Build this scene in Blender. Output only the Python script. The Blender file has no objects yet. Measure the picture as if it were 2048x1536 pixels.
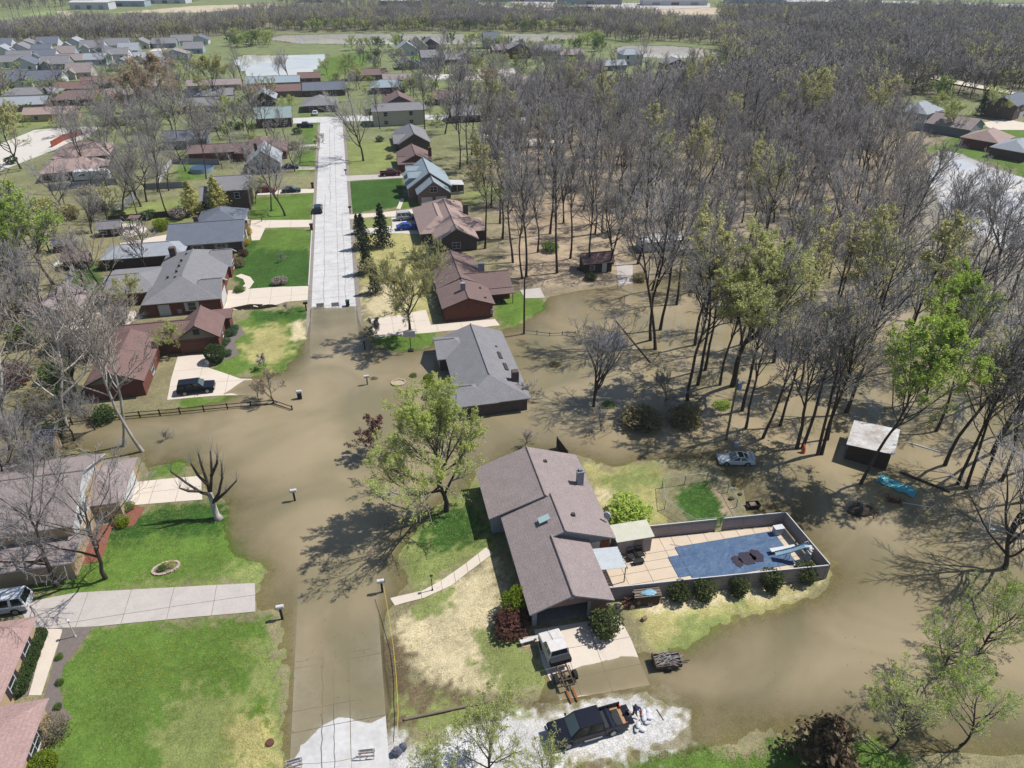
import bpy, bmesh, math, random
import numpy as np
from mathutils import Vector, Matrix
R = math.radians
SC = bpy.context.scene
COL = SC.collection
# ---------------------------------------------------------------- camera, sky, sun, exposure
# world axes: +Y runs up the street, +X across it, z = 0 is the flood level; the drone hovers above the origin
CAM_H, FPX = 54.0, 1420.0          # metres above the water, focal length in pixels of a 2048 px wide frame
PITCH = math.atan(893.0 / FPX)     # the horizon lies 893 px above the picture centre
YAW = R(12.3)                      # heading, clockwise from the street's direction
cam_d = bpy.data.cameras.new('camera')
cam_d.sensor_width = 36.0
cam_d.lens = 36.0 * FPX / 2048.0
cam_d.clip_start, cam_d.clip_end = 0.5, 9000.0
cam = bpy.data.objects.new('camera', cam_d)
cam.location = (0, 0, CAM_H)
cam.rotation_euler = (math.pi / 2 - PITCH, 0, -YAW)
COL.objects.link(cam)
SC.camera = cam
SUN_EL, SUN_AZ = R(56.5), R(6.0)   # azimuth from +X towards +Y
wd = bpy.data.worlds.new('World')
SC.world = wd
wd.use_nodes = True
wn = wd.node_tree.nodes
wn.clear()
sky = wn.new('ShaderNodeTexSky')
sky.sky_type = 'NISHITA'
sky.sun_disc = False
sky.sun_elevation = SUN_EL
sky.sun_rotation = math.pi / 2 - SUN_AZ
sky.air_density, sky.dust_density, sky.ozone_density = 1.0, 0.6, 1.0
bg = wn.new('ShaderNodeBackground')
bg.inputs['Strength'].default_value = 0.1
wo = wn.new('ShaderNodeOutputWorld')
wd.node_tree.links.new(sky.outputs[0], bg.inputs[0])
wd.node_tree.links.new(bg.outputs[0], wo.inputs[0])
sun_d = bpy.data.lights.new('sun', 'SUN')
sun_d.energy = 5.0
sun_d.angle = R(0.53)
sun_d.color = (1.0, 0.972, 0.93)
sun = bpy.data.objects.new('sun', sun_d)
sun.rotation_euler = Vector((math.cos(SUN_EL) * math.cos(SUN_AZ), math.cos(SUN_EL) * math.sin(SUN_AZ), math.sin(SUN_EL))).to_track_quat('Z', 'Y').to_euler()
COL.objects.link(sun)
SC.view_settings.view_transform = 'Standard'
SC.view_settings.look = 'None'
SC.view_settings.exposure = 0.38
SC.view_settings.gamma = 1.0
SC.view_settings.use_curve_mapping = False
SC.cycles.max_bounces = 6
SC.cycles.transparent_max_bounces = 12
SC.cycles.volume_bounces = 0

# ---------------------------------------------------------------- measuring: photograph pixel -> metres on a level plane
_s, _c = math.sin(PITCH), math.cos(PITCH)
def U(u, v, z=0.0):
    a, b = (u - 1024.0) / FPX, (v - 768.0) / FPX
    t = (CAM_H - z) / (_s + b * _c)
    x, y = a * t, t * (_c - b * _s)
    return np.array([x * math.cos(YAW) + y * math.sin(YAW), -x * math.sin(YAW) + y * math.cos(YAW)])
def UP(pts, z=0.0):
    return np.array([U(p[0], p[1], z) for p in pts])

# ---------------------------------------------------------------- colours and materials
def lin(c):
    c = c / 255.0
    return c / 12.92 if c <= 0.04045 else ((c + 0.055) / 1.055) ** 2.4
KEXP = 1.85
def S(r, g, b, k=1.0):             # tone seen in full sun -> base colour
    return tuple(min(0.8, lin(x) * k / KEXP) for x in (r, g, b))
_mats = {}
def mat(name, col, rough=0.85, col2=None, scale=3.0, mixw=0.5, bump=0.0, bscale=None, metal=0.0, spec=0.3, fine=None, objvar=0.0, wave=None):
    """Principled surface: two tones mixed by noise over world position, optional relief, speckle and courses."""
    if name in _mats:
        return _mats[name]
    m = bpy.data.materials.new(name)
    m.use_nodes = True
    nt = m.node_tree
    N, L = nt.nodes, nt.links
    p = N['Principled BSDF']
    p.inputs['Roughness'].default_value = rough
    p.inputs['Metallic'].default_value = metal
    p.inputs['Specular IOR Level'].default_value = spec
    geo = N.new('ShaderNodeNewGeometry')
    out = None
    if col2 is not None:
        no = N.new('ShaderNodeTexNoise')
        no.inputs['Scale'].default_value = scale
        no.inputs['Detail'].default_value = 5.0
        no.inputs['Roughness'].default_value = 0.65
        L.new(geo.outputs['Position'], no.inputs['Vector'])
        mr = N.new('ShaderNodeMapRange')
        mr.inputs[1].default_value, mr.inputs[2].default_value = 0.5 - mixw * 0.5, 0.5 + mixw * 0.5
        L.new(no.outputs['Fac'], mr.inputs[0])
        mx = N.new('ShaderNodeMix')
        mx.data_type = 'RGBA'
        mx.inputs[6].default_value = (*col, 1)
        mx.inputs[7].default_value = (*col2, 1)
        L.new(mr.outputs[0], mx.inputs[0])
        out = mx.outputs[2]
    else:
        rgb = N.new('ShaderNodeRGB')
        rgb.outputs[0].default_value = (*col, 1)
        out = rgb.outputs[0]
    def vary(sock, sc, amt, kind='noise'):
        n2 = N.new('ShaderNodeTexNoise')
        n2.inputs['Scale'].default_value = sc
        n2.inputs['Detail'].default_value = 3.0
        L.new(geo.outputs['Position'], n2.inputs['Vector'])
        m2 = N.new('ShaderNodeMapRange')
        m2.inputs[1].default_value, m2.inputs[2].default_value = 0.25, 0.75
        m2.inputs[3].default_value, m2.inputs[4].default_value = 1 - amt, 1 + amt
        L.new(n2.outputs['Fac'], m2.inputs[0])
        return times(sock, m2.outputs[0])
    def times(sock, fac):
        vm = N.new('ShaderNodeVectorMath')
        vm.operation = 'SCALE'
        L.new(sock, vm.inputs[0])
        L.new(fac, vm.inputs['Scale'])
        return vm.outputs[0]
    if fine:
        out = vary(out, fine[0], fine[1])
    if wave:                        # (axis, courses per metre, depth): shingle or brick courses
        sx = N.new('ShaderNodeSeparateXYZ')
        L.new(geo.outputs['Position'], sx.inputs[0])
        mm = N.new('ShaderNodeMath'); mm.operation = 'MULTIPLY'; mm.inputs[1].default_value = wave[1]
        L.new(sx.outputs[wave[0]], mm.inputs[0])
        fr = N.new('ShaderNodeMath'); fr.operation = 'FRACT'
        L.new(mm.outputs[0], fr.inputs[0])
        m3 = N.new('ShaderNodeMapRange')
        m3.inputs[1].default_value, m3.inputs[2].default_value = 0.0, 0.35
        m3.inputs[3].default_value, m3.inputs[4].default_value = 1 - wave[2], 1.0
        L.new(fr.outputs[0], m3.inputs[0])
        out = times(out, m3.outputs[0])
    if objvar:
        oi = N.new('ShaderNodeObjectInfo')
        m4 = N.new('ShaderNodeMapRange')
        m4.inputs[3].default_value, m4.inputs[4].default_value = 1 - objvar, 1 + objvar
        L.new(oi.outputs['Random'], m4.inputs[0])
        out = times(out, m4.outputs[0])
    L.new(out, p.inputs['Base Color'])
    if bump:
        nb = N.new('ShaderNodeTexNoise')
        nb.inputs['Scale'].default_value = bscale or scale * 4
        nb.inputs['Detail'].default_value = 4.0
        L.new(geo.outputs['Position'], nb.inputs['Vector'])
        bp = N.new('ShaderNodeBump')
        bp.inputs['Strength'].default_value = 1.0
        bp.inputs['Distance'].default_value = bump
        L.new(nb.outputs['Fac'], bp.inputs['Height'])
        L.new(bp.outputs[0], p.inputs['Normal'])
    _mats[name] = m
    return m
def leafmat(name, c1, c2, scale=0.35, trans=0.5):
    if name in _mats:
        return _mats[name]
    m = mat(name, c1, 0.7, c2, scale, 0.6, spec=0.2, fine=(2.2, 0.35), objvar=0.12)
    nt = m.node_tree
    p = nt.nodes['Principled BSDF']
    tr = nt.nodes.new('ShaderNodeBsdfTranslucent')
    ms = nt.nodes.new('ShaderNodeMixShader')
    ms.inputs[0].default_value = trans
    nt.links.new(p.inputs['Base Color'].links[0].from_socket, tr.inputs[0])
    nt.links.new(p.outputs[0], ms.inputs[1])
    nt.links.new(tr.outputs[0], ms.inputs[2])
    nt.links.new(ms.outputs[0], nt.nodes['Material Output'].inputs['Surface'])
    return m

# ---------------------------------------------------------------- mesh building
def link(o, parent=None):
    COL.objects.link(o)
    if parent is not None:
        o.parent = parent
    return o
def npmesh(name, V, F, mats=(), mi=None, smooth=False):
    """V (n,3) floats, F list of arrays: each array holds faces of one size."""
    me = bpy.data.meshes.new(name)
    V = np.asarray(V, np.float32)
    F = [np.asarray(f, np.int32) for f in (F if isinstance(F, (list, tuple)) else [F]) if len(f)]
    nl = sum(f.size for f in F)
    nf = sum(len(f) for f in F)
    me.vertices.add(len(V))
    me.vertices.foreach_set('co', V.ravel())
    me.loops.add(nl)
    me.loops.foreach_set('vertex_index', np.concatenate([f.ravel() for f in F]))
    me.polygons.add(nf)
    tot = np.concatenate([np.full(len(f), f.shape[1], np.int32) for f in F])
    me.polygons.foreach_set('loop_start', np.concatenate([[0], np.cumsum(tot)[:-1]]).astype(np.int32))
    me.polygons.foreach_set('loop_total', tot)
    if smooth:
        me.polygons.foreach_set('use_smooth', np.ones(nf, bool))
    for m in mats:
        me.materials.append(m)
    if mi is not None:
        me.polygons.foreach_set('material_index', np.asarray(mi, np.int32))
    me.update(calc_edges=True)
    me.validate()
    return me
class MB:
    """Collects solids; build() links them as one mesh object."""
    def __init__(s):
        s.v, s.f, s.m = [], [], []
    def add(s, vs, fs, m=0):
        n = len(s.v)
        s.v += [tuple(map(float, q)) for q in vs]
        s.f += [tuple(i + n for i in q) for q in fs]
        s.m += [m] * len(fs)
        return s
    def box(s, x0, x1, y0, y1, z0, z1, m=0, rz=0.0, c=None):
        vs = [(x, y, z) for z in (z0, z1) for y in (y0, y1) for x in (x0, x1)]
        if rz:
            cx, cy = c or ((x0 + x1) / 2, (y0 + y1) / 2)
            cr, sr = math.cos(rz), math.sin(rz)
            vs = [(cx + (x - cx) * cr - (y - cy) * sr, cy + (x - cx) * sr + (y - cy) * cr, z) for x, y, z in vs]
        return s.add(vs, [(0, 2, 3, 1), (4, 5, 7, 6), (0, 1, 5, 4), (2, 6, 7, 3), (0, 4, 6, 2), (1, 3, 7, 5)], m)
    def prism(s, poly, z0, z1, m=0):
        n = len(poly)
        return s.add([(p[0], p[1], z0) for p in poly] + [(p[0], p[1], z1) for p in poly],
                     [tuple(range(n - 1, -1, -1)), tuple(range(n, 2 * n))] + [(i, (i + 1) % n, n + (i + 1) % n, n + i) for i in range(n)], m)
    def slab(s, quad, th, m=0):      # polygon in space given a thickness along its normal (downwards)
        q = [Vector(p) for p in quad]
        nn = (q[1] - q[0]).cross(q[2] - q[0]).normalized()
        if nn.z < 0:
            q.reverse(); nn = -nn
        n = len(q)
        b = [p - nn * th for p in q]
        return s.add(b + q, [tuple(range(n - 1, -1, -1)), tuple(range(n, 2 * n))] + [(i, (i + 1) % n, n + (i + 1) % n, n + i) for i in range(n)], m)
    def tube(s, pts, r, n=6, m=0, cap=True):
        pts = [Vector(p) for p in pts]
        rr = list(r) if hasattr(r, '__len__') else [r] * len(pts)
        vs = []
        for i, p in enumerate(pts):
            t = (pts[min(i + 1, len(pts) - 1)] - pts[max(i - 1, 0)]).normalized()
            a = t.cross(Vector((0.13, 0.2, 0.97)))
            if a.length < 0.05:
                a = t.cross(Vector((1, 0, 0)))
            a.normalize()
            b = t.cross(a)
            vs += [p + (a * math.cos(2 * math.pi * k / n) + b * math.sin(2 * math.pi * k / n)) * rr[i] for k in range(n)]
        fs = [(i * n + k, i * n + (k + 1) % n, (i + 1) * n + (k + 1) % n, (i + 1) * n + k) for i in range(len(pts) - 1) for k in range(n)]
        if cap:
            fs += [tuple(range(n - 1, -1, -1)), tuple(range((len(pts) - 1) * n, len(pts) * n))]
        return s.add(vs, fs, m)
    def cyl(s, x, y, z0, z1, r0, r1=None, n=12, m=0):
        return s.tube([(x, y, z0), (x, y, z1)], [r0, r0 if r1 is None else r1], n, m)
    def blob(s, c, r, n=8, k=5, jit=0.0, rng=random, m=0):
        vs, fs = [(c[0], c[1], c[2] - r[2])], []
        for i in range(1, k):
            ph = -math.pi / 2 + math.pi * i / k
            for j in range(n):
                th = 2 * math.pi * j / n
                q = 1 + jit * (rng.random() - 0.5)
                vs.append((c[0] + r[0] * q * math.cos(ph) * math.cos(th), c[1] + r[1] * q * math.cos(ph) * math.sin(th), c[2] + r[2] * q * math.sin(ph)))
        vs.append((c[0], c[1], c[2] + r[2]))
        fs += [(0, 1 + (j + 1) % n, 1 + j) for j in range(n)]
        for i in range(k - 2):
            fs += [(1 + i * n + j, 1 + i * n + (j + 1) % n, 1 + (i + 1) * n + (j + 1) % n, 1 + (i + 1) * n + j) for j in range(n)]
        t = len(vs) - 1
        fs += [(t, 1 + (k - 2) * n + j, 1 + (k - 2) * n + (j + 1) % n) for j in range(n)]
        return s.add(vs, fs, m)
    def mesh(s, name, mats, smooth=False):
        me = bpy.data.meshes.new(name)
        me.from_pydata(s.v, [], s.f)
        for m in (mats if isinstance(mats, (list, tuple)) else [mats]):
            me.materials.append(m)
        me.polygons.foreach_set('material_index', s.m)
        if smooth:
            me.polygons.foreach_set('use_smooth', [True] * len(me.polygons))
        me.update()
        return me
    def build(s, name, mats, parent=None, smooth=False):
        return link(bpy.data.objects.new(name, s.mesh(name, mats, smooth)), parent)
def tag(o, label, cat, group=None):
    o['label'], o['category'] = label, cat
    if group:
        o['group'] = group
    return o
def thing(name, label, cat, loc=(0, 0, 0), rz=0.0, group=None):
    o = bpy.data.objects.new(name, None)
    o.empty_display_size = 0.3
    o.location, o.rotation_euler = loc, (0, 0, rz)
    link(o)
    return tag(o, label, cat, group)
def setting(o, kind='structure'):
    o['kind'] = kind
    return o
def copy_tree(o, parent=None):
    c = o.copy()
    link(c)
    c.parent = parent
    for ch in [k for k in o.children]:
        copy_tree(ch, c)
    return c
# ---------------------------------------------------------------- the lie of the land: flood outline, dry ground, depth
def sdist(P, poly):
    """signed distance of points P (n,2) to a polygon, positive inside"""
    poly = np.asarray(poly)
    A, B = poly, np.roll(poly, -1, 0)
    d2 = np.full(len(P), 1e18)
    ins = np.zeros(len(P), bool)
    for a, b in zip(A, B):
        e = b - a
        w = P - a
        t = np.clip((w @ e) / max(e @ e, 1e-9), 0, 1)
        q = w - t[:, None] * e
        d2 = np.minimum(d2, (q * q).sum(1))
        c = (a[1] <= P[:, 1]) != (b[1] <= P[:, 1])
        if c.any():
            xi = a[0] + (P[:, 1] - a[1]) * e[0] / (e[1] if abs(e[1]) > 1e-9 else 1e-9)
            ins ^= c & (P[:, 0] < xi)
    return np.where(ins, 1, -1) * np.sqrt(d2)
_rng = np.random.RandomState(5)
def vnoise(P, scale, seed=0):
    """smooth value noise in 0..1"""
    T = np.random.RandomState(seed).rand(64, 64)
    q = P / scale
    i = np.floor(q).astype(int)
    f = q - i
    f = f * f * (3 - 2 * f)
    g = lambda a, b: T[(i[:, 0] + a) % 64, (i[:, 1] + b) % 64]
    return (g(0, 0) * (1 - f[:, 0]) + g(1, 0) * f[:, 0]) * (1 - f[:, 1]) + (g(0, 1) * (1 - f[:, 0]) + g(1, 1) * f[:, 0]) * f[:, 1]
FLOOD = UP([(622, 612), (655, 618), (683, 617), (712, 610), (722, 640), (735, 664), (760, 692), (800, 702), (850, 698), (872, 684), (1000, 668), (1050, 642), (1085, 617),
    (1095, 595), (1150, 580), (1220, 572), (1300, 560), (1400, 530), (1500, 510), (1650, 470), (1800, 420), (1850, 350), (1875, 300), (1920, 306), (1990, 336), (2048, 355),
    (2300, 430), (2700, 700), (2700, 1200), (2500, 1500), (2048, 1502), (1850, 1522), (1800, 1512), (1720, 1477), (1600, 1482), (1450, 1507), (1300, 1514), (1230, 1528),
    (1150, 1600), (548, 1600), (550, 1470), (556, 1400), (555, 1330), (548, 1270), (535, 1234), (512, 1224), (509, 1168), (522, 1145), (500, 1130), (460, 1110), (445, 1080),
    (450, 1040), (458, 1010), (440, 998), (406, 1000), (402, 952), (385, 943), (360, 924), (330, 922), (300, 938), (275, 918), (150, 898), (0, 915), (-300, 935), (-300, 850),
    (0, 860), (60, 866), (110, 850), (150, 836), (270, 828), (330, 822), (370, 818), (440, 803), (470, 792), (436, 790), (480, 757), (500, 752), (560, 745), (578, 725),
    (600, 700), (612, 665), (616, 640)])
DRY = [UP(p) for p in (
    [(1180, 1402), (1240, 1394), (1290, 1386), (1315, 1410), (1338, 1445), (1330, 1470), (1250, 1497), (1150, 1524), (1060, 1600), (560, 1640), (618, 1532), (640, 1503), (672, 1493),
     (695, 1502), (730, 1502), (790, 1492), (830, 1480), (900, 1470), (1000, 1455), (1080, 1432), (1120, 1412)],
    [(812, 1150), (800, 1118), (830, 1060), (880, 1005), (930, 980), (960, 950), (1050, 905), (1150, 915), (1175, 940), (1200, 952), (1250, 960), (1310, 950), (1420, 950), (1452, 985),
     (1490, 1035), (1572, 1035), (1645, 1120), (1668, 1150), (1640, 1182), (1580, 1202), (1500, 1222), (1440, 1252), (1390, 1288), (1330, 1302), (1285, 1300), (1155, 1320), (1100, 1335),
     (1085, 1370), (1040, 1388), (1000, 1392), (940, 1400), (880, 1380), (830, 1350), (795, 1320), (785, 1270), (800, 1225), (835, 1195), (880, 1168), (850, 1172), (820, 1170)])]
PONDS = [UP(p) for p in (
    [(462, 122), (480, 109), (560, 110), (650, 108), (656, 116), (640, 135), (622, 150), (590, 162), (510, 165), (488, 150)],
    [(520, 78), (560, 70), (700, 67), (1065, 67), (1165, 69), (1168, 78), (1060, 86), (880, 90), (600, 88)],
    [(1225, 100), (1240, 92), (1330, 90), (1425, 98), (1445, 112), (1400, 118), (1300, 116), (1240, 112)])]
BUMPS = [(675, 1360, 4.2, 7, 0.11), (665, 1525, 2.4, 2.2, 0.08), (1140, 1372, 3, 1.3, -0.07), (675, 1440, 4, 9, 0.055), (668, 640, 4, 5, 0.03), (1195, 1352, 4.5, 1.7, -0.06), (1430, 1412, 5, 1.6, 0.15), (1560, 1440, 6, 1.8, 0.1), (900, 1440, 8, 2.5, 0.16), (806, 1400, 1.2, 7, 0.12),
         (600, 1200, 3, 3, 0.04), (1380, 930, 7, 3, 0.14), (1250, 925, 7, 4, 0.12), (1460, 985, 5, 4, 0.10), (1560, 1350, 8, 4, -0.05), (830, 1190, 3, 1.5, 0.06), (530, 1100, 2.5, 5, 0.05)]
_B = [(U(u, v), sx, sy, dz) for u, v, sx, sy, dz in BUMPS]
def flood_sd(P):
    d = sdist(P, FLOOD)
    for q in DRY:
        d = np.minimum(d, -sdist(P, q))
    for q in PONDS:
        d = np.maximum(d, sdist(P, q))
    return d
def height(P):
    """ground height above the flood level"""
    P = np.atleast_2d(np.asarray(P, float))[:, :2]
    d = flood_sd(P)
    wob = (vnoise(P, 2.3, 1) - 0.5) * 0.05 + (vnoise(P, 0.9, 2) - 0.5) * 0.04 + (vnoise(P, 0.45, 4) - 0.5) * 0.03 + (vnoise(P, 9.0, 3) - 0.5) * 0.05
    near = np.exp(-np.abs(d) / 6.0)
    z = np.where(d > 0, -0.62 * (1 - np.exp(-np.abs(d) / 9.0)), 0.30 * (1 - np.exp(-np.abs(d) / 8.0)))
    onroad = 1 / (1 + np.exp(np.clip((np.abs(P[:, 0] + 6.45) - 3.9) * 6, -30, 30)))
    z = z + wob * (0.35 + 0.65 * near) * (1 - 0.85 * onroad) + 0.012
    for c, sx, sy, dz in _B:
        z = z + dz * np.exp(-((P[:, 0] - c[0]) / sx) ** 2 - ((P[:, 1] - c[1]) / sy) ** 2)
    z = z - 0.07 * onroad   # the street lies a little lower
    return z
def hz(x, y):
    return float(height([(x, y)])[0])

# fan-shaped grid: fine near the street corner, coarse towards the horizon
_yy = [-160.0, -80, -30, 0, 12, 20]
while _yy[-1] < 900:
    _yy.append(_yy[-1] + max(0.16, 0.0062 * _yy[-1]))
_yy += [1000, 1200, 1600, 2200, 3200, 5000]
_yy = np.array(_yy)
_tt = np.concatenate([[-6, -4, -2.6, -1.8, -1.4], np.arange(-1.15, 1.55, 0.0068), [1.75, 2.1, 2.8, 4, 6]])
YY, TT = np.meshgrid(_yy, _tt, indexing='ij')
XX = TT * np.maximum(YY, 30.0) * 0.80 + 0.06 * YY
GP = np.stack([XX.ravel(), YY.ravel()], 1)
GZ = height(GP)
_far = np.clip((GP[:, 1] - 120) / 500, 0, 1)
nR, nC = XX.shape
_id = np.arange(nR * nC).reshape(nR, nC)
QUADS = np.stack([_id[:-1, :-1], _id[:-1, 1:], _id[1:, 1:], _id[1:, :-1]], -1).reshape(-1, 4)

# ground cover: what grows or lies where (colours of the cover itself, bar one painted shade patch)
C_DEF, C_G0, C_G1, C_G2 = S(150, 142, 108), S(60, 98, 38), S(100, 130, 54), S(142, 152, 90)
C_ST, C_LT, C_FO, C_MUD = S(222, 206, 166), S(190, 168, 142), S(160, 146, 124), S(118, 104, 80)
C_YG, C_FT, C_FG, C_DIRT = S(186, 178, 118), S(214, 196, 170), S(150, 168, 110), S(186, 166, 140)
COVER = [
    (C_FO, 6, [(940, 330), (1000, 262), (1200, 228), (1500, 215), (1800, 225), (2600, 300), (2700, 900), (2300, 1300), (1700, 1100), (1500, 930), (1330, 880), (1150, 860), (1060, 800), (1040, 600), (985, 470)]),
    (S(138, 136, 108), 8, [(-800, 20), (0, 45), (560, 20), (2048, 10), (2900, 30), (2900, 250), (2048, 200), (1500, 190), (1450, 90), (1100, 62), (700, 64), (520, 68), (400, 80), (0, 100), (-800, 120)]),
    (C_LT, 3, [(1010, 430), (1090, 400), (1190, 400), (1250, 460), (1240, 530), (1160, 572), (1090, 560), (1020, 520)]),
    (C_LT, 3, [(1000, 285), (1130, 285), (1150, 330), (1020, 330)]),
    (C_DIRT, 2, [(1170, 470), (1290, 440), (1330, 500), (1240, 560), (1170, 540)]),
    (C_YG, 2, [(715, 470), (760, 450), (870, 470), (870, 640), (750, 640), (725, 600)]),
    (C_ST, 1.5, [(722, 575), (770, 560), (820, 600), (790, 640), (735, 640)]),
    (C_G1, 1.0, [(990, 610), (1040, 585), (1085, 590), (1092, 620), (1000, 668)]),
    (C_G2, 2, [(930, 380), (1000, 370), (1010, 400), (940, 410)]),
    (C_G1, 1, [(735, 664), (860, 655), (870, 690), (800, 704), (760, 694)]),
    (C_G2, 1.5, [(690, 285), (785, 285), (800, 345), (694, 352)]), (C_G0, 0.6, [(692, 366), (806, 358), (812, 412), (700, 432)]),
    (C_G1, 0.6, [(806, 405), (850, 400), (850, 415), (800, 420)]), (C_G2, 1, [(705, 440), (790, 425), (795, 470), (720, 480)]),
    (C_G0, 0.5, [(478, 500), (515, 463), (626, 463), (625, 592), (500, 586), (468, 560)]), (C_G1, 1.6, [(515, 463), (626, 463), (626, 505), (505, 500)]),
    (C_G1, 1, [(500, 398), (629, 388), (629, 448), (500, 440)]), (C_G1, 1, [(604, 230), (634, 236), (632, 300), (604, 300)]), (C_G1, 1, [(600, 303), (632, 303), (631, 345), (590, 350)]),
    (C_G2, 2, [(230, 420), (400, 390), (400, 445), (250, 450)]), (C_G1, 1, [(355, 330), (400, 325), (410, 360), (350, 365)]), (C_G0, 1.2, [(120, 530), (205, 525), (220, 590), (130, 600)]),
    (C_G1, 1.2, [(430, 740), (470, 650), (500, 625), (620, 614), (602, 700), (560, 747), (450, 755)]), (C_G0, 1.0, [(500, 625), (622, 616), (615, 650), (560, 640), (510, 650)]),
    (C_YG, 1.6, [(490, 660), (560, 650), (590, 690), (540, 730), (480, 720)]), (C_ST, 0.7, [(584, 648), (612, 640), (608, 672), (588, 690)]),
    (C_G1, 0.8, [(370, 800), (470, 790), (440, 806), (372, 820)]), (C_G1, 1, [(296, 925), (372, 918), (385, 945), (300, 958)]),
    (C_G1, 1.2, [(-60, 1150), (180, 1130), (260, 1030), (430, 998), (470, 1060), (525, 1145), (380, 1182), (150, 1197), (-60, 1195)]), (C_G0, 1.2, [(240, 1040), (400, 1005), (440, 1010), (440, 1070), (240, 1080)]),
    (C_G2, 1.5, [(250, 1170), (420, 1150), (515, 1135), (515, 1160), (260, 1185)]),
    (C_G1, 0.8, [(186, 1262), (538, 1230), (560, 1400), (552, 1620), (60, 1620), (110, 1440), (128, 1330)]),
    (C_G2, 1.8, [(330, 1390), (440, 1380), (500, 1440), (470, 1540), (330, 1540)]), (C_G2, 1.4, [(490, 1290), (540, 1280), (548, 1420), (520, 1400)]), (C_YG, 1.2, [(480, 1450), (545, 1450), (545, 1600), (480, 1600)]),
    (C_G2, 1.5, [(795, 1125), (870, 1005), (960, 960), (985, 1100), (870, 1165), (812, 1165)]), (C_G0, 1.5, [(850, 1050), (945, 1010), (965, 1070), (880, 1110)]),  # dark green patch under the tree: shade put into the cover colour
    (C_ST, 1.2, [(880, 1180), (980, 1125), (1050, 1290), (1095, 1365), (1000, 1395), (880, 1380), (800, 1330), (800, 1240)]), (C_G2, 1.2, [(960, 1260), (1040, 1270), (1095, 1370), (1010, 1395), (940, 1330)]),
    (C_G2, 0.9, [(830, 1200), (900, 1185), (880, 1230), (830, 1240)]), (C_MUD, 1.2, [(765, 1290), (790, 1280), (840, 1360), (1000, 1410), (1100, 1395), (1110, 1430), (800, 1480), (755, 1440)]),
    (C_G2, 1.2, [(800, 1400), (900, 1410), (1050, 1420), (1080, 1440), (830, 1480)]),
    (C_YG, 1.2, [(1165, 935), (1320, 940), (1335, 1065), (1225, 1052)]), (C_ST, 0.8, [(1185, 975), (1230, 985), (1240, 1010), (1200, 1000)]), (C_G2, 2, [(1210, 960), (1310, 945), (1320, 975), (1230, 985)]),
    (C_G0, 0.8, [(1328, 985), (1412, 965), (1452, 1010), (1470, 1045), (1385, 1055)]), (C_DIRT, 0.5, [(1425, 978), (1440, 985), (1485, 1040), (1465, 1045)]),
    (C_YG, 0.9, [(1235, 1205), (1660, 1120), (1672, 1155), (1440, 1255), (1290, 1302)]), (C_ST, 0.8, [(1270, 1190), (1640, 1140), (1640, 1165), (1400, 1222), (1270, 1235)]), (C_G2, 1.4, [(1370, 1235), (1480, 1205), (1490, 1225), (1390, 1290), (1330, 1300)]),
    (C_G1, 1.2, [(1180, 1620), (1230, 1530), (1300, 1516), (1450, 1508), (1600, 1484), (1720, 1478), (1800, 1514), (1860, 1620)]),
    (S(224, 218, 208), 1.3, [(1100, 1420), (1180, 1392), (1240, 1388), (1290, 1380), (1330, 1410), (1350, 1450), (1340, 1480), (1250, 1503), (1150, 1530), (1060, 1640), (640, 1640), (690, 1525), (760, 1500), (830, 1484), (900, 1474), (1000, 1456), (1070, 1436)]), (S(226, 223, 220), 1.0, [(1160, 1405), (1240, 1398), (1290, 1392), (1325, 1420), (1335, 1455), (1320, 1472), (1250, 1492), (1150, 1516), (1050, 1610), (720, 1610), (780, 1512), (900, 1486), (1000, 1466), (1080, 1445)]),
    (C_G1, 3, [(1850, 300), (1945, 250), (2300, 290), (2300, 420), (2048, 352), (1960, 322)]), (C_G2, 3, [(1760, 250), (1830, 232), (1860, 245), (1800, 270)]),
    (C_FT, 3, [(-200, 64), (0, 47), (120, 22), (160, 30), (130, 44), (0, 62)]), (C_FG, 3, [(0, 40), (95, 22), (135, 30), (60, 44)]), (C_FT, 3, [(230, 26), (400, 12), (560, 8), (560, 16), (380, 26)]),
    (C_G1, 3, [(625, 120), (700, 108), (740, 105), (735, 135), (640, 165)]), (C_G1, 3, [(820, 112), (870, 108), (880, 122), (830, 128)]), (C_FT, 2, [(1290, 20), (1440, 16), (1480, 28), (1300, 32)]), (C_G2, 3, [(0, 165), (110, 150), (140, 250), (0, 260)])]
_fw = np.clip((GP[:, 1] - 150) / 120, 0, 1)[:, None]
GC = np.array(C_DEF) * (1 - _fw) + np.array(S(132, 142, 98)) * _fw
_pat = vnoise(GP, 2.1, 11) * 0.5 + vnoise(GP, 0.8, 12) * 0.3 + vnoise(GP, 7.0, 13) * 0.35 + (vnoise(GP, 0.42, 14) - 0.5) * 0.5
for col, soft, px in COVER:
    q = UP(px)
    lo, hi = q.min(0) - soft * 2, q.max(0) + soft * 2
    k = np.where(((GP > lo) & (GP < hi)).all(1))[0]
    if len(k) == 0:
        continue
    d = sdist(GP[k], q) + (_pat[k] - 0.57) * soft * 3.2
    w = np.clip(d / soft + 0.5, 0, 1)[:, None]
    GC[k] = GC[k] * (1 - w) + np.array(col) * w
_v = (0.86 + 0.28 * vnoise(GP, 4.0, 21))[:, None] * (0.9 + 0.2 * vnoise(GP, 1.1, 22))[:, None]
GC *= _v
m_ground = mat('ground_cover', (0.2, 0.2, 0.1), 0.95, spec=0.1, bump=0.05, bscale=3.0)
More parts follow.
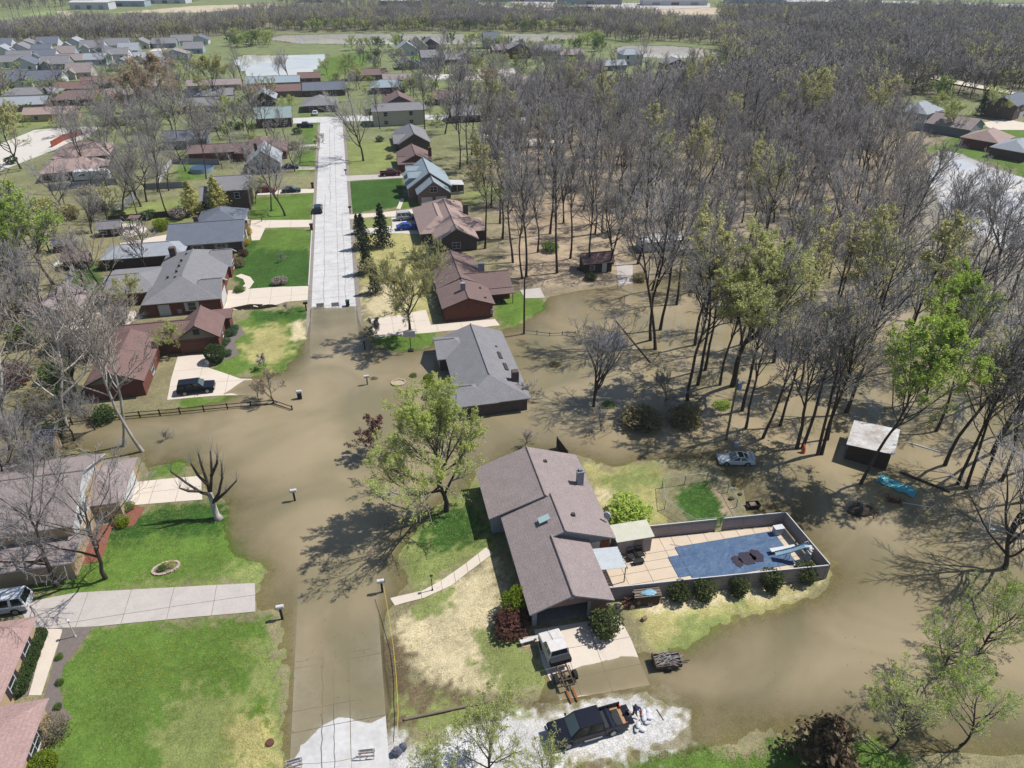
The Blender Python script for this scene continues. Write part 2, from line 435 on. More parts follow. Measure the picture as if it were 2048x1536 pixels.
def ground_nodes(m):
    nt = m.node_tree
    N, L = nt.nodes, nt.links
    p = N['Principled BSDF']
    at = N.new('ShaderNodeAttribute')
    at.attribute_name = 'cover'
    geo = N['Geometry']
    out = at.outputs['Color']
    for sc, lo, hi in ((9.0, 0.62, 1.42), (1.4, 0.85, 1.17), (0.25, 0.9, 1.1)):
        n = N.new('ShaderNodeTexNoise'); n.inputs['Scale'].default_value = sc; n.inputs['Detail'].default_value = 4
        L.new(geo.outputs['Position'], n.inputs['Vector'])
        r = N.new('ShaderNodeMapRange'); r.inputs[1].default_value, r.inputs[2].default_value = 0.28, 0.72
        r.inputs[3].default_value, r.inputs[4].default_value = lo, hi
        L.new(n.outputs['Fac'], r.inputs[0])
        vm = N.new('ShaderNodeVectorMath'); vm.operation = 'SCALE'
        L.new(out, vm.inputs[0]); L.new(r.outputs[0], vm.inputs['Scale'])
        out = vm.outputs[0]
    # dry stalks among the green
    n = N.new('ShaderNodeTexNoise'); n.inputs['Scale'].default_value = 3.2; n.inputs['Detail'].default_value = 6; n.inputs['Roughness'].default_value = 0.75
    L.new(geo.outputs['Position'], n.inputs['Vector'])
    r = N.new('ShaderNodeMapRange'); r.inputs[1].default_value, r.inputs[2].default_value = 0.5, 0.72; r.inputs[4].default_value = 0.42
    L.new(n.outputs['Fac'], r.inputs[0])
    mx = N.new('ShaderNodeMix'); mx.data_type = 'RGBA'; mx.inputs[7].default_value = (*S(178, 168, 110), 1)
    L.new(r.outputs[0], mx.inputs[0]); L.new(out, mx.inputs[6])
    L.new(mx.outputs[2], p.inputs['Base Color'])
ground_nodes(m_ground)
me = npmesh('ground', np.column_stack([GP, GZ]), [QUADS], [m_ground], smooth=True)
ca = me.attributes.new('cover', 'FLOAT_COLOR', 'POINT')
ca.data.foreach_set('color', np.column_stack([GC, np.ones(len(GC))]).astype(np.float32).ravel())
setting(link(bpy.data.objects.new('ground', me)))

# ---------------------------------------------------------------- flood water: muddy sheet, clear only where shallow
m_water = bpy.data.materials.new('flood_water')
m_water.use_nodes = True
nt = m_water.node_tree
N, L = nt.nodes, nt.links
pw = N['Principled BSDF']
pw.inputs['Roughness'].default_value = 0.05
pw.inputs['IOR'].default_value = 1.33
geo = N.new('ShaderNodeNewGeometry')
nz = N.new('ShaderNodeTexNoise'); nz.inputs['Scale'].default_value = 0.07; nz.inputs['Detail'].default_value = 6; nz.inputs['Distortion'].default_value = 0.8
L.new(geo.outputs['Position'], nz.inputs['Vector'])
mx = N.new('ShaderNodeMix'); mx.data_type = 'RGBA'
mx.inputs[6].default_value = (*S(150, 140, 108), 1); mx.inputs[7].default_value = (*S(188, 170, 136), 1)
mr = N.new('ShaderNodeMapRange'); mr.inputs[1].default_value, mr.inputs[2].default_value = 0.35, 0.65
L.new(nz.outputs['Fac'], mr.inputs[0]); L.new(mr.outputs[0], mx.inputs[0]); L.new(mx.outputs[2], pw.inputs['Base Color'])
nb = N.new('ShaderNodeTexNoise'); nb.inputs['Scale'].default_value = 1.6; nb.inputs['Detail'].default_value = 3
L.new(geo.outputs['Position'], nb.inputs['Vector'])
bp = N.new('ShaderNodeBump'); bp.inputs['Distance'].default_value = 0.006
L.new(nb.outputs['Fac'], bp.inputs['Height']); L.new(bp.outputs[0], pw.inputs['Normal'])
at = N.new('ShaderNodeAttribute'); at.attribute_name = 'depth'
ex = N.new('ShaderNodeMath'); ex.operation = 'MULTIPLY'; ex.inputs[1].default_value = -7.0
L.new(at.outputs['Fac'], ex.inputs[0])
e2 = N.new('ShaderNodeMath'); e2.operation = 'EXPONENT'
L.new(ex.outputs[0], e2.inputs[0])
e3 = N.new('ShaderNodeMath'); e3.operation = 'MULTIPLY'; e3.inputs[1].default_value = 0.97
L.new(e2.outputs[0], e3.inputs[0])
tr = N.new('ShaderNodeBsdfTransparent'); tr.inputs[0].default_value = (0.80, 0.78, 0.68, 1)
ms = N.new('ShaderNodeMixShader')
L.new(e3.outputs[0], ms.inputs[0]); L.new(pw.outputs[0], ms.inputs[1]); L.new(tr.outputs[0], ms.inputs[2])
L.new(ms.outputs[0], N['Material Output'].inputs['Surface'])
wet = GZ < 0.03
fq = QUADS[wet[QUADS].any(1)]
us, inv = np.unique(fq, return_inverse=True)
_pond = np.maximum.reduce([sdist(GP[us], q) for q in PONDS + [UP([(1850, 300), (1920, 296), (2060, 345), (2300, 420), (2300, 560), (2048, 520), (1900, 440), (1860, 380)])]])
_fc = inv.reshape(-1, 4)
m_pond = m_water.copy(); m_pond.name = 'pond_water_sky_tint'
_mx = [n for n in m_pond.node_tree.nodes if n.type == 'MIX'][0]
_mx.inputs[6].default_value, _mx.inputs[7].default_value = (*S(212, 212, 212), 1), (*S(240, 228, 212), 1)  # pale river silt, plus the sky's reflection on the ponds painted into the colour
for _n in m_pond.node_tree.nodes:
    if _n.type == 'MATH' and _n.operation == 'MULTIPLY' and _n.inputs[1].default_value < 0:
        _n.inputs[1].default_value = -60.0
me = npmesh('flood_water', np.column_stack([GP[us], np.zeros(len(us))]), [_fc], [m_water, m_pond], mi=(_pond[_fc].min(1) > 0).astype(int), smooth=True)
da = me.attributes.new('depth', 'FLOAT', 'POINT')
da.data.foreach_set('value', np.clip(-GZ[us], 0, 2).astype(np.float32))
setting(link(bpy.data.objects.new('flood_water', me)))

# ---------------------------------------------------------------- paving laid on the ground
def clip_rect(poly, x0, x1, y0, y1):
    for ax, lim, sg in ((0, x0, 1), (0, x1, -1), (1, y0, 1), (1, y1, -1)):
        out = []
        for i in range(len(poly)):
            a, b = poly[i - 1], poly[i]
            da, db = (a[ax] - lim) * sg, (b[ax] - lim) * sg
            if da >= 0 and db >= 0:
                out.append(b)
            elif da >= 0 or db >= 0:
                t = da / (da - db)
                c = (a[0] + (b[0] - a[0]) * t, a[1] + (b[1] - a[1]) * t)
                out += [c] if da >= 0 else [c, b]
        poly = out
        if len(poly) < 3:
            return []
    return poly
def sheet(name, pts, off, m, step=1.5, parent=None, kind='structure'):
    """polygon draped on the ground, cut into cells so that it follows the lie of the land"""
    pts = [tuple(p) for p in pts]
    bm = bmesh.new()
    f = bm.faces.new([bm.verts.new((x, y, 0)) for x, y in pts])
    xs, ys = [p[0] for p in pts], [p[1] for p in pts]
    for ax, lo, hi in ((0, min(xs), max(xs)), (1, min(ys), max(ys))):
        k = math.floor(lo / step) + 1
        while k * step < hi:
            no = (1, 0, 0) if ax == 0 else (0, 1, 0)
            bmesh.ops.bisect_plane(bm, geom=bm.verts[:] + bm.edges[:] + bm.faces[:], plane_co=(k * step, 0, 0) if ax == 0 else (0, k * step, 0), plane_no=no)
            k += 1
    bmesh.ops.triangulate(bm, faces=bm.faces[:])
    zz = height([(v.co.x, v.co.y) for v in bm.verts])
    for v, z in zip(bm.verts, zz):
        v.co.z = z + off
    bmesh.ops.recalc_face_normals(bm, faces=bm.faces[:])
    me = bpy.data.meshes.new(name)
    bm.to_mesh(me)
    bm.free()
    if me.polygons and me.polygons[0].normal.z < 0:
        me.flip_normals()
    me.materials.append(m)
    o = link(bpy.data.objects.new(name, me), parent)
    if parent is None and kind:
        o['kind'] = kind
    return o
def paving(name, pts, xs, ys, m, mj, off=0.045, gap=0.035, step=1.2, kind='structure'):
    """concrete cast in bays: a dark bed and one slab for each bay"""
    base = sheet(name, pts, off - 0.04, mj, step, kind=kind)
    xs = [-1e4] + sorted(xs) + [1e4]
    ys = [-1e4] + sorted(ys) + [1e4]
    for i in range(len(xs) - 1):
        for j in range(len(ys) - 1):
            p = clip_rect([tuple(q) for q in pts], xs[i] + gap / 2, xs[i + 1] - gap / 2, ys[j] + gap / 2, ys[j + 1] - gap / 2)
            if len(p) < 3:
                continue
            ar = 0.5 * abs(sum(p[k - 1][0] * p[k][1] - p[k][0] * p[k - 1][1] for k in range(len(p))))
            if ar > 0.05:
                sheet('slab', p, off, m, step, base)
    return base
m_conc = mat('concrete_pale', S(238, 230, 218), 0.9, S(222, 214, 202), 0.6, 0.7, fine=(6, 0.06))
m_conc_p = mat('concrete_pinkish', S(246, 232, 214), 0.9, S(232, 216, 198), 0.5, 0.7, fine=(6, 0.05))
m_conc_g = mat('concrete_weathered', S(222, 212, 204), 0.9, S(198, 188, 180), 0.7, 0.7, fine=(5, 0.07))
m_road = mat('street_concrete', S(240, 238, 236), 0.9, S(204, 200, 196), 0.5, 0.6, fine=(2.5, 0.09))
m_joint = mat('joint_dark', S(120, 112, 104), 0.95, S(95, 88, 80), 2.0)
m_gutter = mat('gutter_concrete', S(178, 168, 158), 0.95, S(140, 130, 118), 0.8, 0.8, fine=(3, 0.12))
m_gravel = mat('gravel', S(236, 234, 232), 0.95, S(196, 188, 178), 2.2, 0.7, bump=0.03, bscale=14, fine=(16, 0.16))
m_mulch = mat('mulch_grey', S(150, 138, 132), 0.95, S(118, 106, 100), 3.0, 0.8, bump=0.03, bscale=16, fine=(12, 0.22))
m_mulch_r = mat('mulch_red', S(168, 108, 88), 0.95, S(138, 82, 66), 3.0, 0.8, bump=0.03, bscale=16, fine=(12, 0.2))
# street: two lanes of slabs with a joint down the middle, worn gutters on both sides
RX0, RX1, RXM = -10.2, -2.7, -5.55
paving('street', [(RX0, 14), (RX1, 14), (RX1, 262), (RX0, 262)], [RXM], [18 + 6.1 * k for k in range(41)], m_road, m_joint, 0.04, 0.05, 1.3)
sheet('gutter', [(RX0 - 0.75, 70), (RX0 - 0.02, 70), (RX0 - 0.02, 258), (RX0 - 0.75, 258)], 0.02, m_gutter, 3)
sheet('gutter', [(RX1 + 0.02, 70), (RX1 + 0.8, 70), (RX1 + 0.8, 258), (RX1 + 0.02, 258)], 0.02, m_gutter, 3)
sheet('cross_street', [(-30, 262.1), (-2, 262.1), (30, 258), (60, 250), (60, 257), (30, 266), (4, 271), (-28, 271)], 0.035, m_road, 4)
sheet('cross_street', UP([(1005, 207), (1120, 190), (1200, 165), (1260, 175), (1130, 200), (1010, 216)]), 0.04, m_road, 4)
sheet('cross_street', UP([(180, 275), (0, 345), (-60, 370), (-60, 315), (70, 262), (160, 255), (200, 256)]), 0.04, m_conc, 4)
sheet('cross_street', UP([(255, 122), (330, 90), (350, 90), (300, 118), (240, 132)]), 0.04, m_conc, 4)
sheet('cross_street', UP([(845, 150), (930, 150), (960, 140), (1040, 138), (1040, 150), (960, 162), (850, 160)]), 0.04, m_conc, 4)
m_crack = mat('crack_sealing', S(120, 116, 112), 0.9)
rc_ = random.Random(12)
for cx, y0, y1, w_ in ((-7.75, 24, 62, 0.035), (-6.75, 24, 52, 0.025), (-8.2, 100, 180, 0.03), (-4.3, 112, 165, 0.03), (-7.0, 170, 255, 0.04)):
    ln, x_, y_ = [], cx, y0
    while y_ < y1:
        ln.append((x_, y_)); y_ += 0.7; x_ = cx + (x_ - cx) * 0.8 + rc_.uniform(-0.09, 0.09)
    sheet('street_crack', [(a - w_, b) for a, b in ln] + [(a + w_, b) for a, b in reversed(ln)], 0.048, m_crack, 1.3)
for cy in (38.2, 43.1, 47.4, 52.0, 57.5, 118.6, 131, 149, 163, 190):
    ln = [(RX0 + 0.1 + 0.6 * k, cy + rc_.uniform(-0.07, 0.07)) for k in range(12)]
    sheet('street_crack', [(a, b - 0.025) for a, b in ln] + [(a, b + 0.025) for a, b in reversed(ln)], 0.05, m_crack, 1.3)
# driveways and walks
paving('driveway', UP([(40, 1212), (150, 1190), (510, 1167), (511, 1224), (195, 1257), (90, 1262), (60, 1262)]), [-18, -22, -26, -30], [51.6], m_conc_g, m_joint)
paving('driveway', UP([(240, 1016), (405, 1000), (402, 952), (268, 966)]), [-24.2, -27], [69.7], m_conc_p, m_joint)
paving('driveway', [(-29.6, 102.0), (-24.9, 101.6), (-24.6, 97.5), (-19.8, 93.7), (-15.5, 92.5), (-12.2, 91), (-12.2, 88), (-22.4, 89.6), (-29.0, 89.8), (-29.4, 95)], [-25.5, -21.5], [93.2, 97.5], m_conc_p, m_joint)
paving('driveway', [(-24.9, 117.4), (-22.5, 116.6), (-18.5, 116.2), (-14.5, 118.3), (-10.9, 118.4), (-10.9, 124.2), (-17, 125.0), (-24.9, 125.2), (-24.7, 120.5)], [-21, -17.3, -13.8], [120.8], m_conc_p, m_joint)
sheet('lawn_island', UP([(462, 619), (500, 611), (545, 611), (560, 614), (520, 621), (478, 623)]), 0.05, m_ground, 1)
paving('driveway', [(-24.0, 157.4), (-24.2, 163.2), (-10.9, 160.6), (-10.9, 155.8), (-20.8, 157.4), (-21.4, 150), (-23.0, 150)], [-20, -15.5], [], m_conc_p, m_joint)
paving('driveway', [(-24.5, 186.2), (-10.9, 184.4), (-10.9, 181.0), (-24.5, 182.0)], [-18], [], m_conc_p, m_joint)
paving('driveway', [(-26, 208), (-10.9, 205.5), (-10.9, 202.5), (-26, 203.5)], [-18], [], m_conc_p, m_joint)
paving('driveway', [(-22, 232), (-10.9, 231), (-10.9, 228.6), (-22, 229)], [-16], [], m_conc, m_joint)
paving('driveway', UP([(742, 640), (800, 632), (852, 622), (862, 652), (990, 640), (1000, 652), (870, 666), (748, 676)]), [3, 6.5, 10, 14], [106], m_conc_p, m_joint)
paving('driveway', UP([(698, 432), (760, 428), (842, 419), (842, 432), (800, 436), (745, 437), (700, 441)]), [3, 8], [], m_conc_p, m_joint)
paving('driveway', UP([(783, 438), (842, 440), (842, 472), (800, 470), (700, 470), (702, 462), (785, 455)]), [5, 8], [150], m_conc, m_joint)
paving('driveway', UP([(693, 354), (800, 350), (808, 358), (720, 363), (694, 365)]), [4], [], m_conc_g, m_joint)
sheet('walkway', UP([(793, 420), (802, 400), (809, 400), (801, 421)]), 0.03, m_conc_p, 2)
paving('walkway', UP([(780, 1196), (845, 1183), (880, 1163), (930, 1130), (972, 1098), (986, 1110), (938, 1145), (903, 1172), (850, 1197), (790, 1212)]), [1.5, 3.6, 5.0, 6.4, 7.8], [], m_conc_p, m_joint)
paving('driveway', UP([(1068, 1262), (1238, 1235), (1262, 1280), (1300, 1370), (1120, 1400), (1085, 1330)]), [13.5, 16.2], [36.4, 39.2], m_conc_p, m_joint)
sheet('walkway', UP([(96, 1262), (128, 1262), (85, 1395), (60, 1395)]), 0.03, m_conc_p, 1.5)
sheet('mulch_bed', UP([(128, 1262), (188, 1259), (150, 1310), (128, 1340), (122, 1380), (130, 1420), (148, 1440), (88, 1480), (70, 1440), (92, 1395)]), 0.03, m_mulch, 1.0)
sheet('mulch_bed', UP([(60, 1262), (97, 1262), (60, 1396), (20, 1400), (40, 1340)]), 0.028, m_mulch, 1.0)
sheet('mulch_bed', UP([(0, 1150), (100, 1135), (152, 1128), (180, 1060), (228, 1050), (205, 1125), (150, 1136), (0, 1152)]), 0.03, m_mulch_r, 1.0)
sheet('mulch_bed', UP([(228, 1030), (262, 1012), (292, 1018), (268, 1055), (228, 1058)]), 0.032, m_mulch_r, 1.0)
sheet('mulch_bed', UP([(440, 690), (460, 650), (482, 655), (490, 670), (470, 685), (478, 712), (455, 722), (430, 730), (425, 712)]), 0.03, m_mulch, 1.0)
sheet('walkway', [(-24.6, 123.5), (-22.8, 123.5), (-21.2, 125.5), (-20.7, 128), (-21.6, 130.6), (-23.4, 132.4), (-24.4, 131.6), (-22.8, 129.8), (-22.2, 127.5), (-23.0, 125.4)], 0.045, m_conc_p, 1.0)
sheet('patio', UP([(395, 462), (300, 478), (240, 490), (235, 500), (330, 498)]), 0.03, m_conc_p, 2)
sheet('patio', UP([(150, 630), (270, 625), (285, 640), (240, 660), (140, 668)]), 0.03, m_conc_p, 2)
sheet('patio', UP([(1040, 582), (1080, 577), (1090, 596), (1050, 598)]), 0.03, m_conc_g, 2)
sheet('patio', UP([(245, 450), (285, 450), (298, 465), (260, 478), (240, 470)]), 0.03, m_conc_p, 2)
sheet('patio', UP([(1232, 527), (1265, 532), (1266, 580), (1240, 600)]), 0.03, m_conc_g, 2)
sheet('dirt_track', UP([(960, 268), (1130, 285), (1130, 300), (960, 284)]), 0.04, m_conc_p, 3)
# ---------------------------------------------------------------- trees: skeletons grown branch by branch
m_bark = mat('bark_dark', S(98, 86, 76), 0.95, S(64, 55, 48), 1.5, 0.8, bump=0.02, bscale=12, objvar=0.2)
m_twig = mat('twig_grey', S(194, 188, 184), 0.95, S(148, 142, 139), 0.5, 0.8, objvar=0.2)
m_bark_w = mat('bark_pale', S(226, 220, 210), 0.9, S(150, 140, 128), 0.9, 0.5, bump=0.01, bscale=8)
m_twig_w = mat('twig_pale', S(206, 194, 180), 0.9, S(156, 142, 128), 0.6, 0.7)
m_lf_yg = leafmat('leaves_yellow_green', S(238, 246, 146), S(212, 230, 114))
m_lf_hw = leafmat('leaves_pale_yellow', S(250, 250, 176), S(240, 244, 150), trans=0.55)
m_lf_bg = leafmat('leaves_bright_green', S(220, 240, 120), S(184, 216, 90))
m_lf_ol = leafmat('leaves_olive', S(244, 238, 160), S(222, 220, 134))
m_lf_pk = leafmat('buds_red', S(176, 120, 112), S(140, 88, 86))
m_lf_or = leafmat('buds_orange', S(226, 200, 164), S(200, 174, 140))
m_lf_wh = leafmat('blossom_white', S(226, 214, 214), S(190, 176, 178))
m_lf_pu = leafmat('blossom_purple', S(180, 120, 176), S(150, 92, 142))
m_lf_dk = leafmat('leaves_dark_green', S(104, 128, 70), S(68, 92, 46))
m_lf_cf = leafmat('needles', S(92, 106, 76), S(54, 68, 48), trans=0.1)
m_lf_cb = leafmat('needles_brown', S(140, 118, 92), S(86, 78, 56), trans=0.1)
m_lf_br = leafmat('shrub_brown_green', S(186, 174, 128), S(150, 142, 98))
m_lf_lm = leafmat('shrub_lime', S(176, 196, 48), S(134, 160, 36))
m_lf_ye = leafmat('forsythia_yellow', S(240, 212, 40), S(206, 180, 30))
m_lf_gr = leafmat('shrub_green', S(138, 168, 82), S(102, 136, 60))
m_lf_mr = leafmat('shrub_maroon', S(140, 96, 84), S(100, 66, 60))
m_lf_tg = leafmat('twig_haze', S(190, 176, 164), S(152, 140, 130), trans=0.1)

def _norm(a):
    return a / np.maximum(np.linalg.norm(a, axis=-1, keepdims=True), 1e-9)
def sprout(rng, P, Rr, n, ang, ratio, k, t0=0.25, t1=1.0, up=0.15, wob=0.12, rk=0.55, taper=0.35, lenfun=None, droop=0.0):
    """n side shoots on every stem in P (N,k0,3); returns their centre lines and radii"""
    N, k0 = P.shape[:2]
    t = (np.arange(n)[None] + rng.rand(N, n)) / n * (t1 - t0) + t0
    f = t * (k0 - 1)
    i = np.minimum(f.astype(int), k0 - 2)
    w = (f - i)[..., None]
    ii = np.arange(N)[:, None]
    base = P[ii, i] * (1 - w) + P[ii, i + 1] * w
    rad = Rr[ii, i] * (1 - w[..., 0]) + Rr[ii, i + 1] * w[..., 0]
    tan = _norm(P[ii, i + 1] - P[ii, i])
    L = np.linalg.norm(P[:, -1] - P[:, 0], axis=1)[:, None] * ratio * (1.05 - 0.55 * t) * (0.75 + 0.5 * rng.rand(N, n))
    if lenfun is not None:
        L = L * lenfun(t)
    rnd = _norm(rng.randn(N, n, 3))
    side = _norm(np.cross(tan, rnd))
    a = np.radians(ang) * (0.75 + 0.5 * rng.rand(N, n))[..., None]
    d = tan * np.cos(a) + side * np.sin(a)
    base, d, L, rad = base.reshape(-1, 3), d.reshape(-1, 3), L.ravel(), rad.ravel()
    M = len(L)
    Q = np.zeros((M, k, 3))
    Q[:, 0] = base
    for j in range(1, k):
        d = _norm(d + rng.randn(M, 3) * wob + np.array([0, 0, up - droop * j]))
        Q[:, j] = Q[:, j - 1] + d * (L / (k - 1))[:, None]
    r0 = np.minimum(rad * rk * (0.8 + 0.4 * rng.rand(M)), L * 0.05)
    QR = r0[:, None] * np.linspace(1, taper, k)[None]
    return Q, QR
def tubes(P, Rr, n):
    """round stems as arrays: verts, quads"""
    N, k = P.shape[:2]
    t = _norm(P[:, -1] - P[:, 0])
    a = np.cross(t, np.array([0.31, 0.87, 0.37]))
    a = _norm(a)
    b = np.cross(t, a)
    th = np.arange(n) * 2 * np.pi / n
    off = a[:, None, None] * np.cos(th)[None, None, :, None] + b[:, None, None] * np.sin(th)[None, None, :, None]
    V = (P[:, :, None] + off * Rr[:, :, None, None]).reshape(-1, 3)
    ix = np.arange(N * k * n).reshape(N, k, n)
    q = np.stack([ix[:, :-1], np.roll(ix[:, :-1], -1, 2), np.roll(ix[:, 1:], -1, 2), ix[:, 1:]], -1).reshape(-1, 4)
    return V, q
def spikes(P, r):
    """last twigs: three-sided needles"""
    t = _norm(P[:, -1] - P[:, 0])
    a = _norm(np.cross(t, np.array([0.31, 0.87, 0.37])))
    b = np.cross(t, a)
    N = len(P)
    V = np.concatenate([P[:, 0] + a * r, P[:, 0] + (b * 0.87 - a * 0.5) * r, P[:, 0] - (b * 0.87 + a * 0.5) * r, P[:, -1]])
    i = np.arange(N)
    F = np.concatenate([np.stack([i, i + N, i + 3 * N], 1), np.stack([i + N, i + 2 * N, i + 3 * N], 1), np.stack([i + 2 * N, i, i + 3 * N], 1)])
    return V, F
def leaves(rng, C, s, flat=0.0):
    """small tilted leaf faces at points C"""
    N = len(C)
    n = _norm(rng.randn(N, 3) + np.array([0, 0, flat]))
    a = _norm(np.cross(n, rng.randn(N, 3)))
    b = np.cross(n, a)
    ss = s * (0.6 + 0.8 * rng.rand(N, 1))
    V = np.concatenate([C - a * ss, C - b * ss * 0.55, C + a * ss, C + b * ss * 0.55])
    i = np.arange(N)
    return V, np.stack([i, i + N, i + 2 * N, i + 3 * N], 1)
def join(parts):
    V, T, Q, MT, MQ, o = [], [], [], [], [], 0
    for v, f, m in parts:
        V.append(v)
        if f.shape[1] == 3:
            T.append(f + o); MT.append(np.full(len(f), m))
        else:
            Q.append(f + o); MQ.append(np.full(len(f), m))
        o += len(v)
    F, M = [], []
    for a, b in ((T, MT), (Q, MQ)):
        if a:
            F.append(np.concatenate(a)); M.append(np.concatenate(b))
    return np.concatenate(V), F, np.concatenate(M)
PROTO = {}
def grow(key, seed, h, form='tall', nl=14, nb=6, nt=6, ns=5, leaf=None, nleaf=0, lsize=0.2, bark=None, twig=None, lean=0.0, r=None, tw=0.014, cut=False, spread=1.0):
    """one tree kind: meshes for the trunk with its limbs and for the crown of branches, twigs and leaves"""
    rng = np.random.RandomState(seed)
    bark, twig = bark or m_bark, twig or m_twig
    r = r or h * (0.0095 if form in ('tall', 'elm') else 0.0125)
    k = 9
    clear = {'tall': 0.42, 'oak': 0.22, 'vase': 0.16, 'small': 0.25, 'elm': 0.42}[form]
    th = h * {'tall': 0.97, 'oak': 0.70, 'vase': 0.5, 'small': 0.8, 'elm': 0.66}[form]
    T = np.zeros((1, k, 3))
    d = np.array([lean, 0.0, 1.0])
    for j in range(1, k):
        d = _norm(d + rng.randn(3) * (0.07 if form == 'tall' else 0.13) + np.array([0, 0, 0.08]))
        T[0, j] = T[0, j - 1] + d * th / (k - 1)
    TR = (r * np.array([1.35, 1.0, 0.9, 0.82, 0.72, 0.6, 0.45, 0.3, 0.14]))[None]
    if form == 'tall':
        Lm, LR = sprout(rng, T, TR, nl, 40, 0.36 * spread, 6, clear, 0.98, 0.22, 0.16, 0.62, 0.22, lambda t: 1.25 - 0.5 * np.abs(t - 0.6))
    elif form == 'elm':
        Lm, LR = sprout(rng, T, TR, nl, 30, 0.72 * spread, 7, clear, 0.98, 0.10, 0.13, 0.68, 0.2)
    elif form == 'oak':
        Lm, LR = sprout(rng, T, TR, nl, 58, 0.92 * spread, 6, clear, 0.98, 0.16, 0.17, 0.66, 0.2)
    elif form == 'vase':
        Lm, LR = sprout(rng, T, TR, nl, 34, 1.25 * spread, 7, clear, 0.98, 0.10, 0.12, 0.7, 0.2)
    else:
        Lm, LR = sprout(rng, T, TR, nl, 46, 0.62 * spread, 5, clear, 0.98, 0.12, 0.18, 0.62, 0.25)
    Br, BR = sprout(rng, Lm, LR, nb, 38, 0.52, 4, 0.22, 1.0, 0.14, 0.18, 0.62, 0.35)
    Tw, WR = sprout(rng, Br, BR, nt, 36, 0.55, 3, 0.2, 1.0, 0.12, 0.2, 0.66, 0.5)
    WR = np.maximum(WR, tw * 1.25)
    Sp, _ = sprout(rng, Tw, WR, ns, 34, 0.62, 2, 0.1, 1.0, 0.1, 0.2)
    BR = np.maximum(BR, tw * 1.6)
    v0, q0 = tubes(T, TR, 9)
    v1, q1 = tubes(Lm, np.maximum(LR, tw * 1.8), 6)
    V, F, M = join([(v0, q0, 0), (v1, q1, 0)])
    trunk = npmesh(key + '_trunk', V, F, [bark], M, True)
    parts = [tubes(Br, BR, 4) + (0,), tubes(Tw, WR, 3) + (0,), spikes(Sp, tw) + (0,)]
    mats = [twig]
    if leaf is not None:
        pick = rng.randint(0, len(Sp), nleaf)
        w = rng.rand(nleaf, 1)
        C = Sp[pick, 0] * (1 - w) + Sp[pick, -1] * w + rng.randn(nleaf, 3) * lsize * 0.9
        parts.append(leaves(rng, C, lsize, 1.1) + (1,))
        mats.append(leaf)
    V, F, M = join(parts)
    crown = npmesh(key + '_crown', V, F, mats, M)
    PROTO[key] = (trunk, crown)
def put_tree(key, x, y, label, name='bare_tree', cat='tree', group=None, s=1.0, rz=None, tilt=(0, 0), z=None, leaf=None, sz=None, bark=None, twig=None):
    o = thing(name, label, cat, (x, y, (hz(x, y) if z is None else z) - 0.08), 0, group)
    o.rotation_euler = (tilt[0], tilt[1], random.random() * 6.28 if rz is None else rz)
    o.scale = (s, s, sz or s)
    tr, cr = PROTO[key]
    a = link(bpy.data.objects.new('trunk', tr), o)
    b = link(bpy.data.objects.new('crown', cr), o)
    for ob, i, mm in ((b, 1, leaf), (a, 0, bark), (b, 0, twig)):
        if mm is not None:
            ob.material_slots[i].link = 'OBJECT'
            ob.material_slots[i].material = mm
    return o
def conifer(key, seed, h, rad, leaf=None, droop=0.25, dens=1.0):
    rng = np.random.RandomState(seed)
    T = np.zeros((1, 6, 3)); T[0, :, 2] = np.linspace(0, h, 6)
    T[0, 1:, :2] += rng.randn(5, 2) * h * 0.006
    TR = (h * 0.016 * np.linspace(1.2, 0.15, 6))[None]
    n = int(70 * dens)
    zz = h * (0.05 + 0.93 * (np.arange(n) + rng.rand(n)) / n)
    az = np.arange(n) * 2.4 + rng.rand(n)
    L = rad * (1 - zz / h) ** 0.8 * (0.75 + 0.5 * rng.rand(n)) + 0.12
    P = np.zeros((n, 4, 3))
    for j in range(4):
        f = j / 3
        P[:, j, 0] = np.cos(az) * L * f; P[:, j, 1] = np.sin(az) * L * f
        P[:, j, 2] = zz + L * (0.12 * f - droop * f * f)
    BRr = np.tile(np.linspace(0.035, 0.01, 4) * h / 8, (n, 1))
    per = 46
    ti = np.sqrt(rng.rand(n, per)) * 3
    i = np.minimum(ti.astype(int), 2); w = (ti - i)[..., None]
    C = P[np.arange(n)[:, None], i] * (1 - w) + P[np.arange(n)[:, None], i + 1] * w
    C = C + rng.randn(n, per, 3) * (L[:, None, None] * 0.13 + 0.04)
    V, F, M = join([tubes(T, TR, 7) + (0,)])
    tr = npmesh(key + '_trunk', V, F, [m_bark], M, True)
    V, F, M = join([tubes(P, BRr, 3) + (0,), leaves(rng, C.reshape(-1, 3), 0.2 * rad / 2.4, 0.4) + (1,)])
    cr = npmesh(key + '_crown', V, F, [m_bark, leaf or m_lf_cf], M)
    PROTO[key] = (tr, cr)
